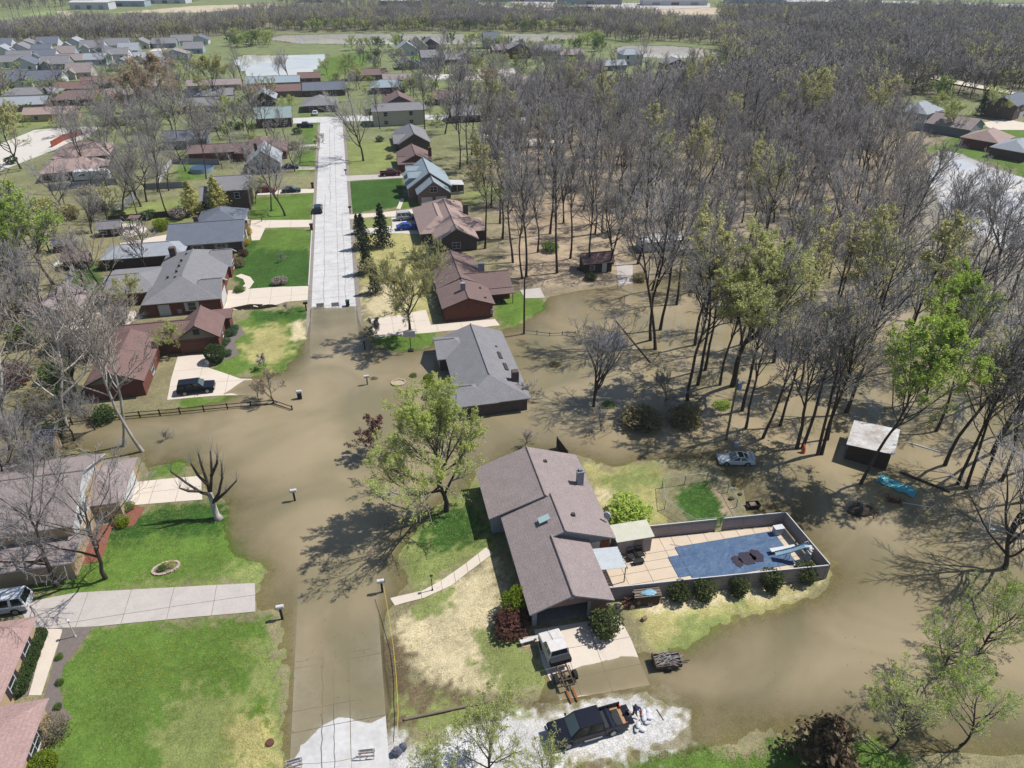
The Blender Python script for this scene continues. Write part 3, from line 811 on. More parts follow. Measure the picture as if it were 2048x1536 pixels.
def shrub_mesh(key, seed, leaf, n=1500, s=0.09, stems=9, shape=(1, 1, 1), hollow=0.45, lump=0.25, stemmat=None, core=True):
    """unit shrub: radius about 1, height about 2 x shape z"""
    rng = np.random.RandomState(seed)
    d = _norm(rng.randn(n, 3))
    lump_c = _norm(rng.randn(10, 3))
    lf = 1 + lump * (np.max(d @ lump_c.T, axis=1) - 0.75) * 1.6
    rr = (hollow + (1 - hollow) * rng.rand(n) ** 0.5) * lf
    C = d * rr[:, None] * np.array(shape) + np.array([0, 0, shape[2]])
    C = C[C[:, 2] > 0.02]
    P = np.zeros((stems, 3, 3))
    e = _norm(rng.randn(stems, 3) * np.array([1, 1, 0.3]) + np.array([0, 0, 0.9])) * np.array(shape) * 1.0
    P[:, 1] = e * 0.6; P[:, 2] = e * np.array([0.9, 0.9, 1.7])
    V, F, M = join([tubes(P, np.tile([0.03, 0.02, 0.008], (stems, 1)), 4) + (0,)])
    st = npmesh(key + '_stems', V, F, [stemmat or m_twig], M)
    V, q = leaves(rng, C, s, 0.6)
    fo = npmesh(key + '_foliage', V, [q], [leaf])
    PROTO[key] = (st, fo)
def put_shrub(key, x, y, label, s=1.0, sz=None, name='shrub', cat='shrub', group=None, leaf=None, z=None, sy=None, rz=None):
    o = thing(name, label, cat, (x, y, (hz(x, y) if z is None else z) - 0.04), random.random() * 6 if rz is None else rz, group)
    o.scale = (s, sy or s, sz or s)
    a = link(bpy.data.objects.new('stems', PROTO[key][0]), o)
    b = link(bpy.data.objects.new('foliage', PROTO[key][1]), o)
    if leaf is not None:
        b.material_slots[0].link = 'OBJECT'
        b.material_slots[0].material = leaf
    return o
random.seed(7)
for i in range(6):
    grow('tall%d' % i, 100 + i, 20.0, 'tall', nl=14, nb=6, nt=6, ns=5, tw=0.015, lean=0.03 * (i % 3 - 1))
for i in range(4):
    grow('elm%d' % i, 120 + i, 21.0, 'elm', nl=10, nb=8, nt=7, ns=5, tw=0.014)
for i in range(3):
    grow('tallbud%d' % i, 130 + i, 19.0, 'tall', nl=15, nb=6, nt=6, ns=5, tw=0.018, leaf=m_lf_ol, nleaf=2600, lsize=0.16)
for i in range(2):
    grow('green%d' % i, 150 + i, 15.0, 'tall', nl=16, nb=6, nt=6, ns=5, tw=0.016, leaf=m_lf_bg, nleaf=22000, lsize=0.10, spread=1.4)
for i in range(4):
    grow('yard%d' % i, 170 + i, 15.0, 'oak', nl=13, nb=7, nt=7, ns=6, tw=0.011)
for i in range(2):
    grow('yardbud%d' % i, 190 + i, 13.0, 'oak', nl=13, nb=7, nt=7, ns=5, tw=0.014, leaf=m_lf_yg, nleaf=6500, lsize=0.13)
grow('vase0', 210, 16.0, 'vase', nl=13, nb=8, nt=6, ns=6, tw=0.014)
grow('vase1', 211, 15.0, 'vase', nl=11, nb=8, nt=6, ns=6, tw=0.014)
grow('syc0', 220, 19.0, 'tall', nl=16, nb=5, nt=5, ns=4, tw=0.02, bark=m_bark_w, twig=m_twig_w, lean=-0.06)
grow('syc1', 221, 19.0, 'oak', nl=12, nb=5, nt=5, ns=4, tw=0.018, bark=m_bark_w, twig=m_twig_w)
grow('small0', 230, 6.0, 'small', nl=10, nb=6, nt=5, ns=5, tw=0.010, leaf=m_lf_or, nleaf=1800, lsize=0.08)
grow('small1', 231, 6.0, 'small', nl=12, nb=6, nt=6, ns=5, tw=0.010, leaf=m_lf_pk, nleaf=4200, lsize=0.09, spread=1.2)
grow('smallbare', 232, 5.0, 'vase', nl=11, nb=6, nt=6, ns=5, tw=0.011)
grow('near0', 240, 9.0, 'oak', nl=16, nb=7, nt=6, ns=5, tw=0.006, leaf=m_lf_yg, nleaf=9000, lsize=0.055)
grow('hero_green', 250, 15.0, 'oak', nl=20, nb=9, nt=8, ns=5, tw=0.009, leaf=m_lf_yg, nleaf=60000, lsize=0.065, r=0.24)
grow('hero_spread', 251, 12.5, 'oak', nl=15, nb=8, nt=8, ns=5, tw=0.012, leaf=m_lf_ol, nleaf=30000, lsize=0.065, spread=1.12)
grow('hero_wood', 252, 23.0, 'elm', nl=13, nb=9, nt=8, ns=5, tw=0.012, leaf=m_lf_hw, nleaf=64000, lsize=0.10, r=0.36, spread=1.3)
grow('orange', 253, 14.0, 'oak', nl=14, nb=7, nt=7, ns=5, tw=0.015, leaf=m_lf_or, nleaf=7500, lsize=0.17)
for i in range(2):
    conifer('spruce%d' % i, 300 + i, 10.0, 2.5)
conifer('cedar', 305, 7.0, 3.0, m_lf_cb, droop=0.1)
conifer('pine', 306, 9.0, 2.8, m_lf_ol, droop=0.05)
shrub_mesh('round', 320, m_lf_gr, 2600, 0.085, hollow=0.72, lump=0.12)
shrub_mesh('loose', 321, m_lf_gr, 1500, 0.10, hollow=0.3, lump=0.6)
shrub_mesh('loose2', 322, m_lf_gr, 1500, 0.10, hollow=0.3, lump=0.7)
shrub_mesh('holly', 323, m_lf_dk, 1500, 0.11, hollow=0.35, lump=0.5)
shrub_mesh('twiggy', 324, m_lf_br, 900, 0.06, stems=46, hollow=0.3, lump=0.3)
shrub_mesh('bush_far', 325, m_lf_gr, 420, 0.17, hollow=0.4, lump=0.7, stems=5)

# ---- trees one can point to (base pixel measured, height from the photograph)
def pt(key, u, v, label, **k):
    p = U(u, v)
    return put_tree(key, p[0], p[1], label, **k)
# big budding tree beside the brown-roofed house
pt('hero_green', 893, 1022, 'large round tree with fresh yellow-green leaves beside the brown roofed house', name='budding_tree', s=1.08, rz=1.0)
pt('hero_spread', 820, 662, 'wide spreading tree with pale olive buds on the driveway by the brick house', name='budding_tree', s=1.22, rz=2.0)
pt('vase0', 1187, 812, 'spreading bare tree standing in water right of the grey roofed house', s=1.0, rz=0.6)
pt('hero_wood', 1466, 772, 'tallest thick trunked tree with pale yellow-green crown in the flooded wood', name='budding_tree', s=1.08, rz=0.4)
pt('green0', 1720, 968, 'leaning tree with bright green leaves between the white roofed shed and the teal tarp', name='budding_tree', s=1.25, rz=0.0, tilt=(0, 0.2))
pt('tallbud0', 1655, 880, 'slender tree with thin olive buds left of the white roofed shed', name='budding_tree', s=0.95, rz=2.2, tilt=(0, 0.1))
pt('vase1', 2010, 1135, 'dark many stemmed bare tree in the water at the right edge', s=1.3, rz=2.6)
pt('vase0', 2075, 1075, 'dark spreading bare tree half cut off by the right edge', s=1.25, rz=1.1)
pt('yard0', 213, 1160, 'bare tree on the lawn in front of the white gabled house, nearer the street', s=1.0, rz=0.3, tilt=(0, -0.05))
pt('yard1', 118, 1176, 'bare tree with forked trunk on the lawn beside the white SUV', s=1.08, rz=1.4, tilt=(0, -0.1))
pt('small1', 762, 915, 'small tree with reddish purple buds left of the large green tree', name='budding_tree', s=1.0, rz=0.1)
pt('small0', 548, 808, 'small tree with orange-yellow buds at the corner of the rail fence', name='budding_tree', s=0.95)
pt('small0', 517, 800, 'very small sapling with orange buds left of the fence corner tree', name='budding_tree', s=0.6)
pt('yard2', 571, 434, 'broad bare tree on the lawn left of the street near the parked black car', s=1.12)
pt('tall1', 543, 424, 'slim tall bare tree just left of the broad one above the blue-grey roofed house', s=0.78)
pt('yard3', 727, 324, 'bare tree with wide crown on the lawn right of the street', s=1.35)
pt('yardbud0', 43, 340, 'olive-yellow budding tree at the left edge by the pale driveway', name='budding_tree', s=1.4, leaf=m_lf_ol)
pt('yardbud1', 108, 572, 'bright green budding tree with several trunks at the left edge', name='budding_tree', s=1.45, leaf=m_lf_bg)
pt('green0', 60, 590, 'bright green budding tree nearest the left edge above the white sycamores', name='budding_tree', s=0.85)
pt('syc1', 217, 612, 'pale barked bare tree in the back yard left of the grey roofed house', s=0.85, rz=1.2, bark=m_bark, twig=m_twig_w)
pt('syc0', 285, 902, 'white barked sycamore at the flooded rail fence, the rightmost of the row', name='sycamore_tree', s=1.05, rz=0.2, tilt=(0, -0.05))
pt('syc0', 247, 892, 'white barked sycamore at the flooded rail fence, second from the right', name='sycamore_tree', s=1.05, rz=2.9, tilt=(0, -0.1))
pt('syc1', 134, 850, 'white barked sycamore with crooked limbs, third from the right in the row', name='sycamore_tree', s=1.0, rz=4.0, tilt=(0, -0.08))
pt('syc1', 22, 868, 'white barked sycamore at the left edge, the leftmost of the row', name='sycamore_tree', s=1.15, rz=5.2)
for x, y, sc, lb in ((4.6, 29.3, 0.92, 'young budding tree in the foreground left of the black pickup'), (8.6, 27.2, 0.72, 'young budding tree at the bottom edge below the black pickup'), (0.6, 29.2, 0.62, 'young budding tree at the bottom edge beside the street barricade'),
                    (36.0, 25.0, 0.85, 'budding tree at the bottom right beside the white box'), (44.0, 29.5, 1.0, 'budding tree in the bottom right corner standing in the water'), (49.5, 31.0, 1.0, 'budding tree at the right edge below the dark many stemmed tree'), (41.5, 24.0, 0.9, 'lowest budding tree in the bottom right corner')):
    put_tree('near0', x, y, lb, name='budding_tree', s=sc, leaf=m_lf_bg if x > 40 else m_lf_yg)
put_tree('cedar', 29.3, 24.6, 'brownish evergreen cedar at the bottom edge of the picture', name='cedar_tree', s=0.95, rz=0.8)
# pollarded tree on the left lawn
def pollard():
    x, y = U(435, 1037)
    o = thing('pollarded_tree', 'hard pruned bare tree with stub limbs at the water edge on the left lawn', 'tree', (x, y, hz(x, y) - 0.05))
    m = MB()
    m.tube([(0.18, -0.1, -0.05), (0, 0, 0.5), (-0.05, 0.1, 2.2), (-0.1, 0.3, 3.6)], [0.55, 0.34, 0.29, 0.26], 12)
    m.build('trunk', m_bark_w, o, True)
    limbs = [[(-0.05, 0.2, 3.3), (-0.9, 0.3, 3.6), (-2.2, 0.6, 5.0), (-3.4, 0.8, 6.6)], [(-0.1, 0.3, 3.5), (-0.1, 0.5, 5.0), (-0.3, 0.9, 6.8), (-0.3, 1.0, 8.2)], [(-0.1, 0.3, 4.6), (-0.9, 0.8, 5.6), (-1.3, 1.1, 7.0)],
             [(0.0, 0.3, 3.6), (0.5, 0.8, 5.6), (0.9, 1.1, 8.3)], [(0.4, 0.7, 5.4), (1.3, 0.8, 6.9), (1.5, 0.9, 7.8)], [(0, 0.0, 2.3), (0.9, -0.1, 3.6), (1.6, 0.1, 5.4), (1.9, 0.2, 7.2)],
             [(0.3, 0, 2.5), (1.6, -0.3, 3.7), (3.0, -0.2, 5.0)], [(-1.1, 0.3, 3.9), (-2.0, 0.0, 4.3), (-2.7, -0.2, 5.0)]]
    rnd = random.Random(3)
    for l in limbs:
        b = MB()
        k = len(l)
        b.tube(l, [0.19 - 0.1 * i / (k - 1) for i in range(k)], 7)
        lo = b.build('limb', m_bark, o, True)
        t = MB()
        for q in range(16):
            i = rnd.randrange(1, k)
            p = Vector(l[i])
            d = Vector((rnd.uniform(-0.5, 0.5), rnd.uniform(-0.5, 0.5), rnd.uniform(0.4, 1.2)))
            t.tube([p, p + d * 0.7, p + d * 1.3 + Vector((0, 0, 0.3))], [0.022, 0.014, 0.005], 3)
        t.build('shoots', m_twig, lo)['kind'] = 'stuff'
pollard()
# bare trees of the left-hand yards
for i, (u, v, s, key, lb) in enumerate([
    (247, 424, 1.05, 'yard2', 'leaning pale bare tree at the white picket fence corner, left side'), (283, 416, 1.1, 'yard0', 'bare tree second from the left in the row along the picket fence'),
    (294, 406, 1.05, 'yard1', 'bare tree third from the left in the row along the picket fence'), (334, 428, 0.8, 'tall2', 'slim dark bare tree on the grass left of the dark two storey house'),
    (275, 432, 0.55, 'tall5', 'thin low bare tree in front of the picket fence row'), (338, 384, 0.8, 'yard1', 'bare tree behind the grey board fence, the right one'), (316, 386, 0.78, 'tall1', 'bare tree behind the grey board fence, the left one'),
    (413, 360, 0.8, 'tall2', 'thin straight bare tree beside the round swimming pool'), (445, 340, 0.45, 'yard3', 'low bare tree right of the round swimming pool'),
    (185, 470, 0.75, 'vase0', 'pale twiggy bare tree in the back yard with the small sheds'), (150, 300, 0.7, 'yard0', 'bare tree above the pale cul-de-sac on the left'), (215, 290, 0.95, 'yard2', 'wide bare tree behind the tan roofed houses on the left'),
    (300, 290, 1.0, 'yard1', 'wide bare tree right of the tan roofed houses'), (250, 230, 0.8, 'yard0', 'bare tree in the yards above the red fence'), (360, 300, 0.75, 'tall5', 'bare tree left of the maroon roofed house'), (390, 290, 0.7, 'tall0', 'bare tree between the slate roofed shed and the yards'),
    (500, 280, 0.85, 'yard3', 'bare tree in front of the maroon roofed house'), (575, 300, 0.6, 'tall4', 'dense twiggy bare tree by the street left of the lawn strip'), (600, 330, 0.55, 'yard2', 'bare tree at the kerb above the parked cars'),
    (20, 1010, 0.9, 'yard2', 'bare tree overlapping the dark roof at the left edge'), (60, 930, 0.62, 'vase1', 'twiggy bare tree beside the flooded brick shed'), (190, 860, 0.5, 'vase0', 'low twiggy bare tree at the flooded fence'),
    (330, 880, 0.45, 'smallbare', 'small bare tree in the water above the left driveway'), (1045, 800, 0.9, 'smallbare', 'small bare tree at the corner of the grey roofed house')]):
    pt(key, u, v, lb, s=s)
_w = ('first second third fourth fifth sixth seventh eighth ninth tenth eleventh twelfth thirteenth fourteenth fifteenth sixteenth seventeenth eighteenth nineteenth').split()
def nth(i):
    return _w[i] if i < 19 else ('twentieth', 'thirtieth', 'fortieth', 'fiftieth')[(i + 1) // 10 - 2] if (i + 1) % 10 == 0 else ('twenty', 'thirty', 'forty', 'fifty')[(i + 1) // 10 - 2] + ' ' + _w[i % 10]
extra = sorted([(165, 335, 1.0, 'yard0'), (205, 318, 1.05, 'yard1'), (238, 335, 1.0, 'yard2'), (262, 305, 1.1, 'yard3'), (318, 335, 1.0, 'yard0'), (372, 345, 0.9, 'yard2'), (130, 430, 0.9, 'yard1'), (165, 575, 0.8, 'vase1'), (70, 700, 1.0, 'yard3'), (150, 770, 0.9, 'vase0'), (205, 720, 0.8, 'yard1'), (35, 640, 0.9, 'yard2'), (250, 700, 0.6, 'vase1'), (340, 720, 0.45, 'yardbud1'), (95, 650, 0.8, 'yard0'), (0, 720, 0.9, 'yard1'), (345, 262, 1.0, 'yard3'), (295, 262, 0.9, 'yard2'), (410, 300, 0.9, 'yard1'), (440, 280, 0.8, 'yard0'), (500, 330, 0.7, 'yard2'), (590, 345, 0.75, 'yard1'), (20, 900, 0.8, 'yard0'), (100, 1010, 0.6, 'vase1'), (55, 990, 0.75, 'yard2'), (150, 880, 0.6, 'yard3')])
for i, (u, v, s_, key) in enumerate(extra):
    pt(key, u, v, 'grey bare tree of the crowded left hand yards, %s from the left' % nth(i), s=s_, group='bare trees of the left hand yards')
pt('orange', 330, 235, 'round tree with orange-brown buds above the left-hand yards', name='budding_tree', s=1.5)
pt('orange', 292, 245, 'pale orange budding tree left of the larger orange-brown one', name='budding_tree', s=1.2)
pt('orange', 425, 200, 'orange-brown budding tree left of the pond', name='budding_tree', s=1.2, leaf=m_lf_ol)
pt('yardbud0', 475, 258, 'yellow-green budding tree beside the slate roofed shed', name='budding_tree', s=0.85)
pt('yardbud1', 572, 245, 'yellow-green budding tree at the top end of the street', name='budding_tree', s=0.7)
pt('yardbud0', 512, 410, 'light green young tree with two thin trunks left of the driveway', name='budding_tree', s=0.5, leaf=m_lf_bg)
pt('yardbud1', 255, 640, 'olive budding bare crown in front of the grey roofed house', name='budding_tree', s=0.6, leaf=m_lf_ol)
pt('pine', 388, 432, 'light green evergreen left of the dark two storey house', name='pine_tree', s=0.9)
pt('pine', 440, 430, 'light green evergreen right in front of the dark two storey house', name='pine_tree', s=1.0)
pt('spruce0', 766, 496, 'pointed dark spruce right of the street', name='spruce_tree', s=0.92)
pt('spruce1', 728, 500, 'ragged grey spruce at the kerb', name='spruce_tree', s=0.75)
pt('spruce1', 735, 550, 'low dark spruce at the kerb below the ragged one', name='spruce_tree', s=0.7)
pt('spruce0', 716, 470, 'small spruce at the kerb above the ragged one', name='spruce_tree', s=0.45)
pt('spruce0', 752, 588, 'lowest dark spruce at the kerb, behind the spreading tree', name='spruce_tree', s=0.6)
pt('smallbare', 562, 527, 'small bare ornamental tree in the striped lawn', s=0.5)
pt('smallbare', 575, 625, 'small bare ornamental tree in the lawn below the looping driveway', s=0.45)
pt('small1', 533, 738, 'small white blossoming tree on the lawn at the water edge', name='blossoming_tree', s=0.42, leaf=m_lf_wh)
pt('small1', 760, 690, 'small bare reddish tree beside the basketball hoop', name='budding_tree', s=0.75, leaf=m_lf_tg)
pt('small1', 770, 210, 'purple blossoming tree far up the street on the right', name='blossoming_tree', s=0.9, leaf=m_lf_pu)
pt('yardbud1', 1103, 148, 'vivid green tree in the far subdivision on the right', name='budding_tree', s=0.7, leaf=m_lf_lm)
pt('yardbud0', 752, 142, 'dark green round tree beside the far green field', name='leafy_tree', s=0.75, leaf=m_lf_dk)
for i, (u, v) in enumerate(((1050, 890), (1205, 862), (1330, 800))):
    pt('smallbare', u, v, ('bare clump of stems behind the brown roofed house beside the fence end', 'fan shaped bare shrub rising from the water below the spreading bare tree', 'tangled bare stems and vines at the edge of the flooded wood')[i], name='bare_shrub', cat='shrub', s=(0.6, 0.95, 1.4)[i])
# ---- the wood on the right: every trunk a tree of its own, as far as 300 go
WOOD = UP([(935, 320), (1000, 268), (1150, 236), (1500, 212), (1740, 222), (1770, 300), (1780, 420), (1850, 510), (2048, 570), (2250, 640), (2300, 800), (2090, 880), (1930, 880), (1790, 800), (1640, 850), (1500, 840), (1420, 730), (1310, 620), (1200, 545), (1050, 545), (985, 470)])
FRONT = [(1492, 855, 'tall0'), (1525, 875, 'tall2'), (1560, 851, 'tall4'), (1594, 897, 'elm1'), (1604, 897, 'tall1'), (1636, 909, 'tall3'), (1643, 909, 'tall5'), (1484, 821, 'tall5'), (1933, 978, 'tall0'), (1956, 980, 'tall3'), (1916, 968, 'tallbud1'), (1890, 930, 'tall4'),
         (1312, 700, 'tall1'), (1302, 680, 'tall2'), (1320, 660, 'tall0'), (1353, 610, 'tall3'), (1390, 690, 'tall4'), (1410, 740, 'tallbud0'), (1440, 770, 'tall5'), (1375, 800, 'tall2'), (1395, 770, 'tallbud2'), (1114, 548, 'tall0'), (1045, 560, 'tall2'), (1052, 556, 'tall4'), (1026, 528, 'tall3'), (1180, 545, 'tall5'), (1225, 530, 'yard0'), (1215, 545, 'tall1'), (1275, 530, 'tall2'), (970, 500, 'tallbud2'), (1000, 450, 'tall1'), (1100, 470, 'tall0'), (1190, 470, 'tall4'), (1204, 470, 'tall5'),
         (890, 270, 'tall1'), (913, 262, 'tall4'), (935, 330, 'tall3'), (920, 340, 'tall5'), (850, 260, 'tall0'), (1985, 905, 'tall1'), (2032, 868, 'tall2'), (2003, 962, 'tall4'), (2045, 1005, 'tall0'), (1872, 862, 'tall5'), (1990, 782, 'tall3'), (2060, 940, 'tall5'), (2060, 700, 'green0'), (2000, 800, 'elm2'), (2080, 760, 'tall2'), (1850, 800, 'green0'), (1800, 740, 'tallbud0')]
wood_pts = [(*U(u, v), k) for u, v, k in FRONT]
rw = random.Random(19)
lo, hi = WOOD.min(0), WOOD.max(0)
cells = {}
def free(x, y, d):
    i, j = int(x // 6), int(y // 6)
    for a in (-1, 0, 1):
        for b in (-1, 0, 1):
            for q in cells.get((i + a, j + b), ()):
                if (q[0] - x) ** 2 + (q[1] - y) ** 2 < d * d:
                    return False
    return True
for x, y, k in wood_pts:
    cells.setdefault((int(x // 6), int(y // 6)), []).append((x, y))
cand = np.column_stack([np.random.RandomState(4).uniform(lo[0], hi[0], 9000), np.random.RandomState(5).uniform(lo[1], hi[1], 9000)])
cand = cand[sdist(cand, WOOD) > 0]
_clear = [UP(p) for p in ([(1080, 560), (1290, 530), (1290, 690), (1100, 690)], [(1040, 430), (1230, 410), (1240, 540), (1060, 545)], [(950, 370), (1010, 370), (1010, 405), (940, 410)], [(960, 420), (1015, 405), (1015, 440), (960, 450)], [(1270, 470), (1360, 470), (1370, 520), (1270, 520)])]
far_wood = []
_hw = U(1466, 772)
for x, y in cand:
    if (x - _hw[0]) ** 2 + (y - _hw[1] + 4) ** 2 < 60:
        continue
    den = 6.6 if y < 105 else 6.2 if y < 160 else 5.6
    if any(sdist(np.array([[x, y]]), q)[0] > 0 for q in _clear):
        if rw.random() > 0.12:
            continue
    if free(x, y, den):
        cells.setdefault((int(x // 6), int(y // 6)), []).append((x, y))
        wood_pts.append((x, y, None))
def _key(p):
    return p[0] ** 2 + p[1] ** 2 if p[2] is None else 0
wood_pts.sort(key=_key)
zz = height([(p[0], p[1]) for p in wood_pts])
frank = {(p[0], p[1]): r for r, p in enumerate(sorted([q for q in wood_pts if q[2]], key=lambda q: (q[0] * math.cos(YAW) - q[1] * math.sin(YAW)) / (q[1] * math.cos(YAW) + q[0] * math.sin(YAW))))}
NW = 285
for i, (x, y, k) in enumerate(wood_pts[:NW]):
    q = rw.random()
    if k is None:
        k = rw.choice(['tall0', 'tall1', 'tall2', 'tall3', 'tall4', 'tall5', 'elm0', 'elm1', 'elm2', 'elm3', 'elm0', 'elm1', 'elm2', 'elm3']) if q < 0.95 else rw.choice(['tallbud0', 'tallbud1', 'tallbud2'])
    wetq = zz[i] < 0
    if k.startswith('tallbud') or k.startswith('green'):
        lb, gp = 'tall slender woodland tree with a haze of fresh yellow-green buds, right of the street', 'budding trees of the wood'
    elif wetq:
        lb, gp = 'tall leafless dark trunked tree standing in the flooded wood on the right', 'bare trees of the flooded wood'
    else:
        lb, gp = 'tall leafless tree on dry ground in the upper part of the wood on the right', 'bare trees of the dry wood'
    white = k[:3] in ('tal', 'elm') and not k.startswith('tallbud') and q < 0.05
    if white:
        lb, gp = 'white barked leafless sycamore among the grey trees of the wood on the right', 'white sycamores of the wood'
    if (x, y) in frank:
        lb, gp = '%s of the front row of the wood, %s trunk from the left' % ('budding tree' if 'bud' in k or 'green' in k else 'bare tree', nth(frank[(x, y)])), 'front row of the wood'
    put_tree(k, x, y, lb, name='woodland_tree', group=gp, s=rw.uniform(0.85, 1.22), rz=rw.random() * 6.28, tilt=(rw.gauss(0, 0.03), rw.gauss(0.02, 0.04)), z=float(zz[i]),
             bark=m_bark_w if white else None, twig=m_twig_w if white else None)
# ---- further trees: one mass of wood, scattered with geometry nodes
def low_tree(key, seed, h, leaf=None, nleaf=0, twig=None, spread=1.0, ls=0.4, ns=4, form='oak'):
    grow(key, seed, h, form, nl=11, nb=4, nt=4, ns=ns, leaf=leaf, nleaf=nleaf, lsize=ls, tw=0.05, spread=spread, twig=twig)
    a, b = PROTO[key]
    bm = bmesh.new(); bm.from_mesh(a)
    n = len(a.materials)
    me = bpy.data.meshes.new(key)
    nf = len(bm.faces)
    bm.from_mesh(b)
    bm.faces.ensure_lookup_table()
    for f in bm.faces[nf:]:
        f.material_index += n
    bm.to_mesh(me); bm.free()
    for m in list(a.materials) + list(b.materials):
        me.materials.append(m)
    return bpy.data.objects.new(key, me)
for m_ in ('far_a',):
    pass
far_col = bpy.data.collections.new('far_wood_kinds')
far_grn = bpy.data.collections.new('far_bush_kinds')
for i in range(4):
    far_col.objects.link(low_tree('far_bare%d' % i, 400 + i, 17.0, None if i < 3 else m_lf_tg, 0 if i < 3 else 700, spread=1.2, ls=0.28))
far_col.objects.link(low_tree('far_bud0', 410, 16.0, m_lf_ol, 800, spread=1.1, ls=0.3))
far_grn.objects.link(low_tree('far_green0', 420, 11.0, m_lf_bg, 1100, spread=1.35, ls=0.34, ns=3))
far_grn.objects.link(low_tree('far_green1', 421, 12.0, m_lf_yg, 1000, spread=1.2, ls=0.34, ns=3))
far_grn.objects.link(low_tree('far_green2', 422, 11.0, m_lf_gr, 1200, spread=1.3, ls=0.36, ns=3))
def scatter(name, pts, coll, label, smin, smax, seed, cat='trees'):
    me = bpy.data.meshes.new(name)
    z = height(pts)
    me.from_pydata([(p[0], p[1], float(q) - 0.1) for p, q in zip(pts, z)], [], [])
    o = link(bpy.data.objects.new(name, me))
    o['kind'], o['label'], o['category'] = 'stuff', label, cat
    ng = bpy.data.node_groups.new(name, 'GeometryNodeTree')
    ng.interface.new_socket('Geometry', in_out='INPUT', socket_type='NodeSocketGeometry')
    ng.interface.new_socket('Geometry', in_out='OUTPUT', socket_type='NodeSocketGeometry')
    N, L = ng.nodes, ng.links
    gi, go = N.new('NodeGroupInput'), N.new('NodeGroupOutput')
    ip = N.new('GeometryNodeInstanceOnPoints')
    ci = N.new('GeometryNodeCollectionInfo')
    ci.inputs['Collection'].default_value = coll
    ci.inputs['Separate Children'].default_value = True
    ci.inputs['Reset Children'].default_value = True
    ip.inputs['Pick Instance'].default_value = True
    rv = N.new('FunctionNodeRandomValue'); rv.data_type = 'FLOAT_VECTOR'; rv.inputs['Min'].default_value = (-0.05, -0.05, 0); rv.inputs['Max'].default_value = (0.05, 0.05, 6.28); rv.inputs['Seed'].default_value = seed
    rs = N.new('FunctionNodeRandomValue'); rs.data_type = 'FLOAT'; rs.inputs[2].default_value = smin; rs.inputs[3].default_value = smax; rs.inputs['Seed'].default_value = seed + 1
    ri = N.new('FunctionNodeRandomValue'); ri.data_type = 'INT'; ri.inputs[4].default_value = 0; ri.inputs[5].default_value = len(coll.objects) - 1; ri.inputs['Seed'].default_value = seed + 2
    L.new(gi.outputs[0], ip.inputs['Points'])
    L.new(ci.outputs[0], ip.inputs['Instance'])
    L.new(rv.outputs[0], ip.inputs['Rotation'])
    L.new(rs.outputs[1], ip.inputs['Scale'])
    L.new(ri.outputs[2], ip.inputs['Instance Index'])
    L.new(ip.outputs[0], go.inputs[0])
    md = o.modifiers.new('scatter', 'NODES')
    md.node_group = ng
    return o
def fill(poly, dens, seed, avoid=()):
    """evenly jittered points inside an outline; dens = metres between trunks"""
    q = UP(poly) if len(poly[0]) == 2 else poly
    rs = np.random.RandomState(seed)
    lo, hi = q.min(0), q.max(0)
    gx, gy = np.meshgrid(np.arange(lo[0], hi[0], dens), np.arange(lo[1], hi[1], dens))
    P = np.column_stack([gx.ravel(), gy.ravel()]) + rs.uniform(-0.45, 0.45, (gx.size, 2)) * dens
    P = P[sdist(P, q) > 0]
    for a in avoid:
        if len(P):
            P = P[sdist(P, a) < 1.0]
    return P
rest = [(p[0], p[1]) for p in wood_pts[NW:]]
HWY = UP([(1318, 46), (1345, 46), (1420, 60), (1500, 75), (1600, 93), (1760, 125), (1900, 158), (2100, 195), (2100, 205), (1900, 168), (1700, 120), (1500, 85), (1420, 69), (1318, 54)])
AV = PONDS + [HWY]
belt = np.concatenate([fill([(-500, 95), (0, 92), (150, 88), (260, 84), (380, 78), (520, 66), (560, 58), (500, 48), (380, 54), (140, 60), (0, 72), (-500, 90)], 5.5, 1, AV),
                       fill([(540, 62), (700, 63), (1000, 63), (1170, 66), (1240, 88), (1320, 86), (1440, 92), (1500, 110), (1480, 66), (1330, 52), (1180, 48), (1060, 46), (860, 44), (700, 42), (560, 44)], 6.0, 2, AV), fill([(430, 40), (700, 26), (1000, 28), (1300, 40), (1330, 52), (1100, 46), (700, 42), (480, 50)], 9.0, 5, AV), fill([(560, 10), (760, 6), (1000, 18), (1000, 24), (700, 20), (560, 16)], 11.0, 6, AV), fill([(-200, 30), (0, 12), (170, 2), (400, -4), (400, 4), (160, 12), (60, 20), (-200, 44)], 10.0, 16, AV)])
belt2 = np.concatenate([fill([(1430, 55), (1520, 75), (1620, 92), (1780, 126), (2048, 185), (2600, 300), (2900, 200), (2300, 70), (2048, 52), (1900, 44), (1700, 38), (1450, 46)], 6.0, 3, AV),
                       fill([(1440, 100), (1450, 125), (1480, 160), (1560, 205), (1740, 216), (1800, 190), (1960, 200), (2048, 205), (1900, 172), (1700, 128), (1560, 100), (1480, 84)], 5.5, 4, AV)])
scatter('woodland', np.array(rest), far_col, 'upper part of the leafless wood on the right, behind its nearer trees', 0.8, 1.15, 11)
scatter('distant_woodland', belt, far_col, 'grey leafless woodland belt behind the far houses and the river', 0.42, 0.72, 13)
scatter('distant_woodland', belt2, far_col, 'grey leafless woodland beyond the highway at the upper right', 0.6, 0.95, 15)
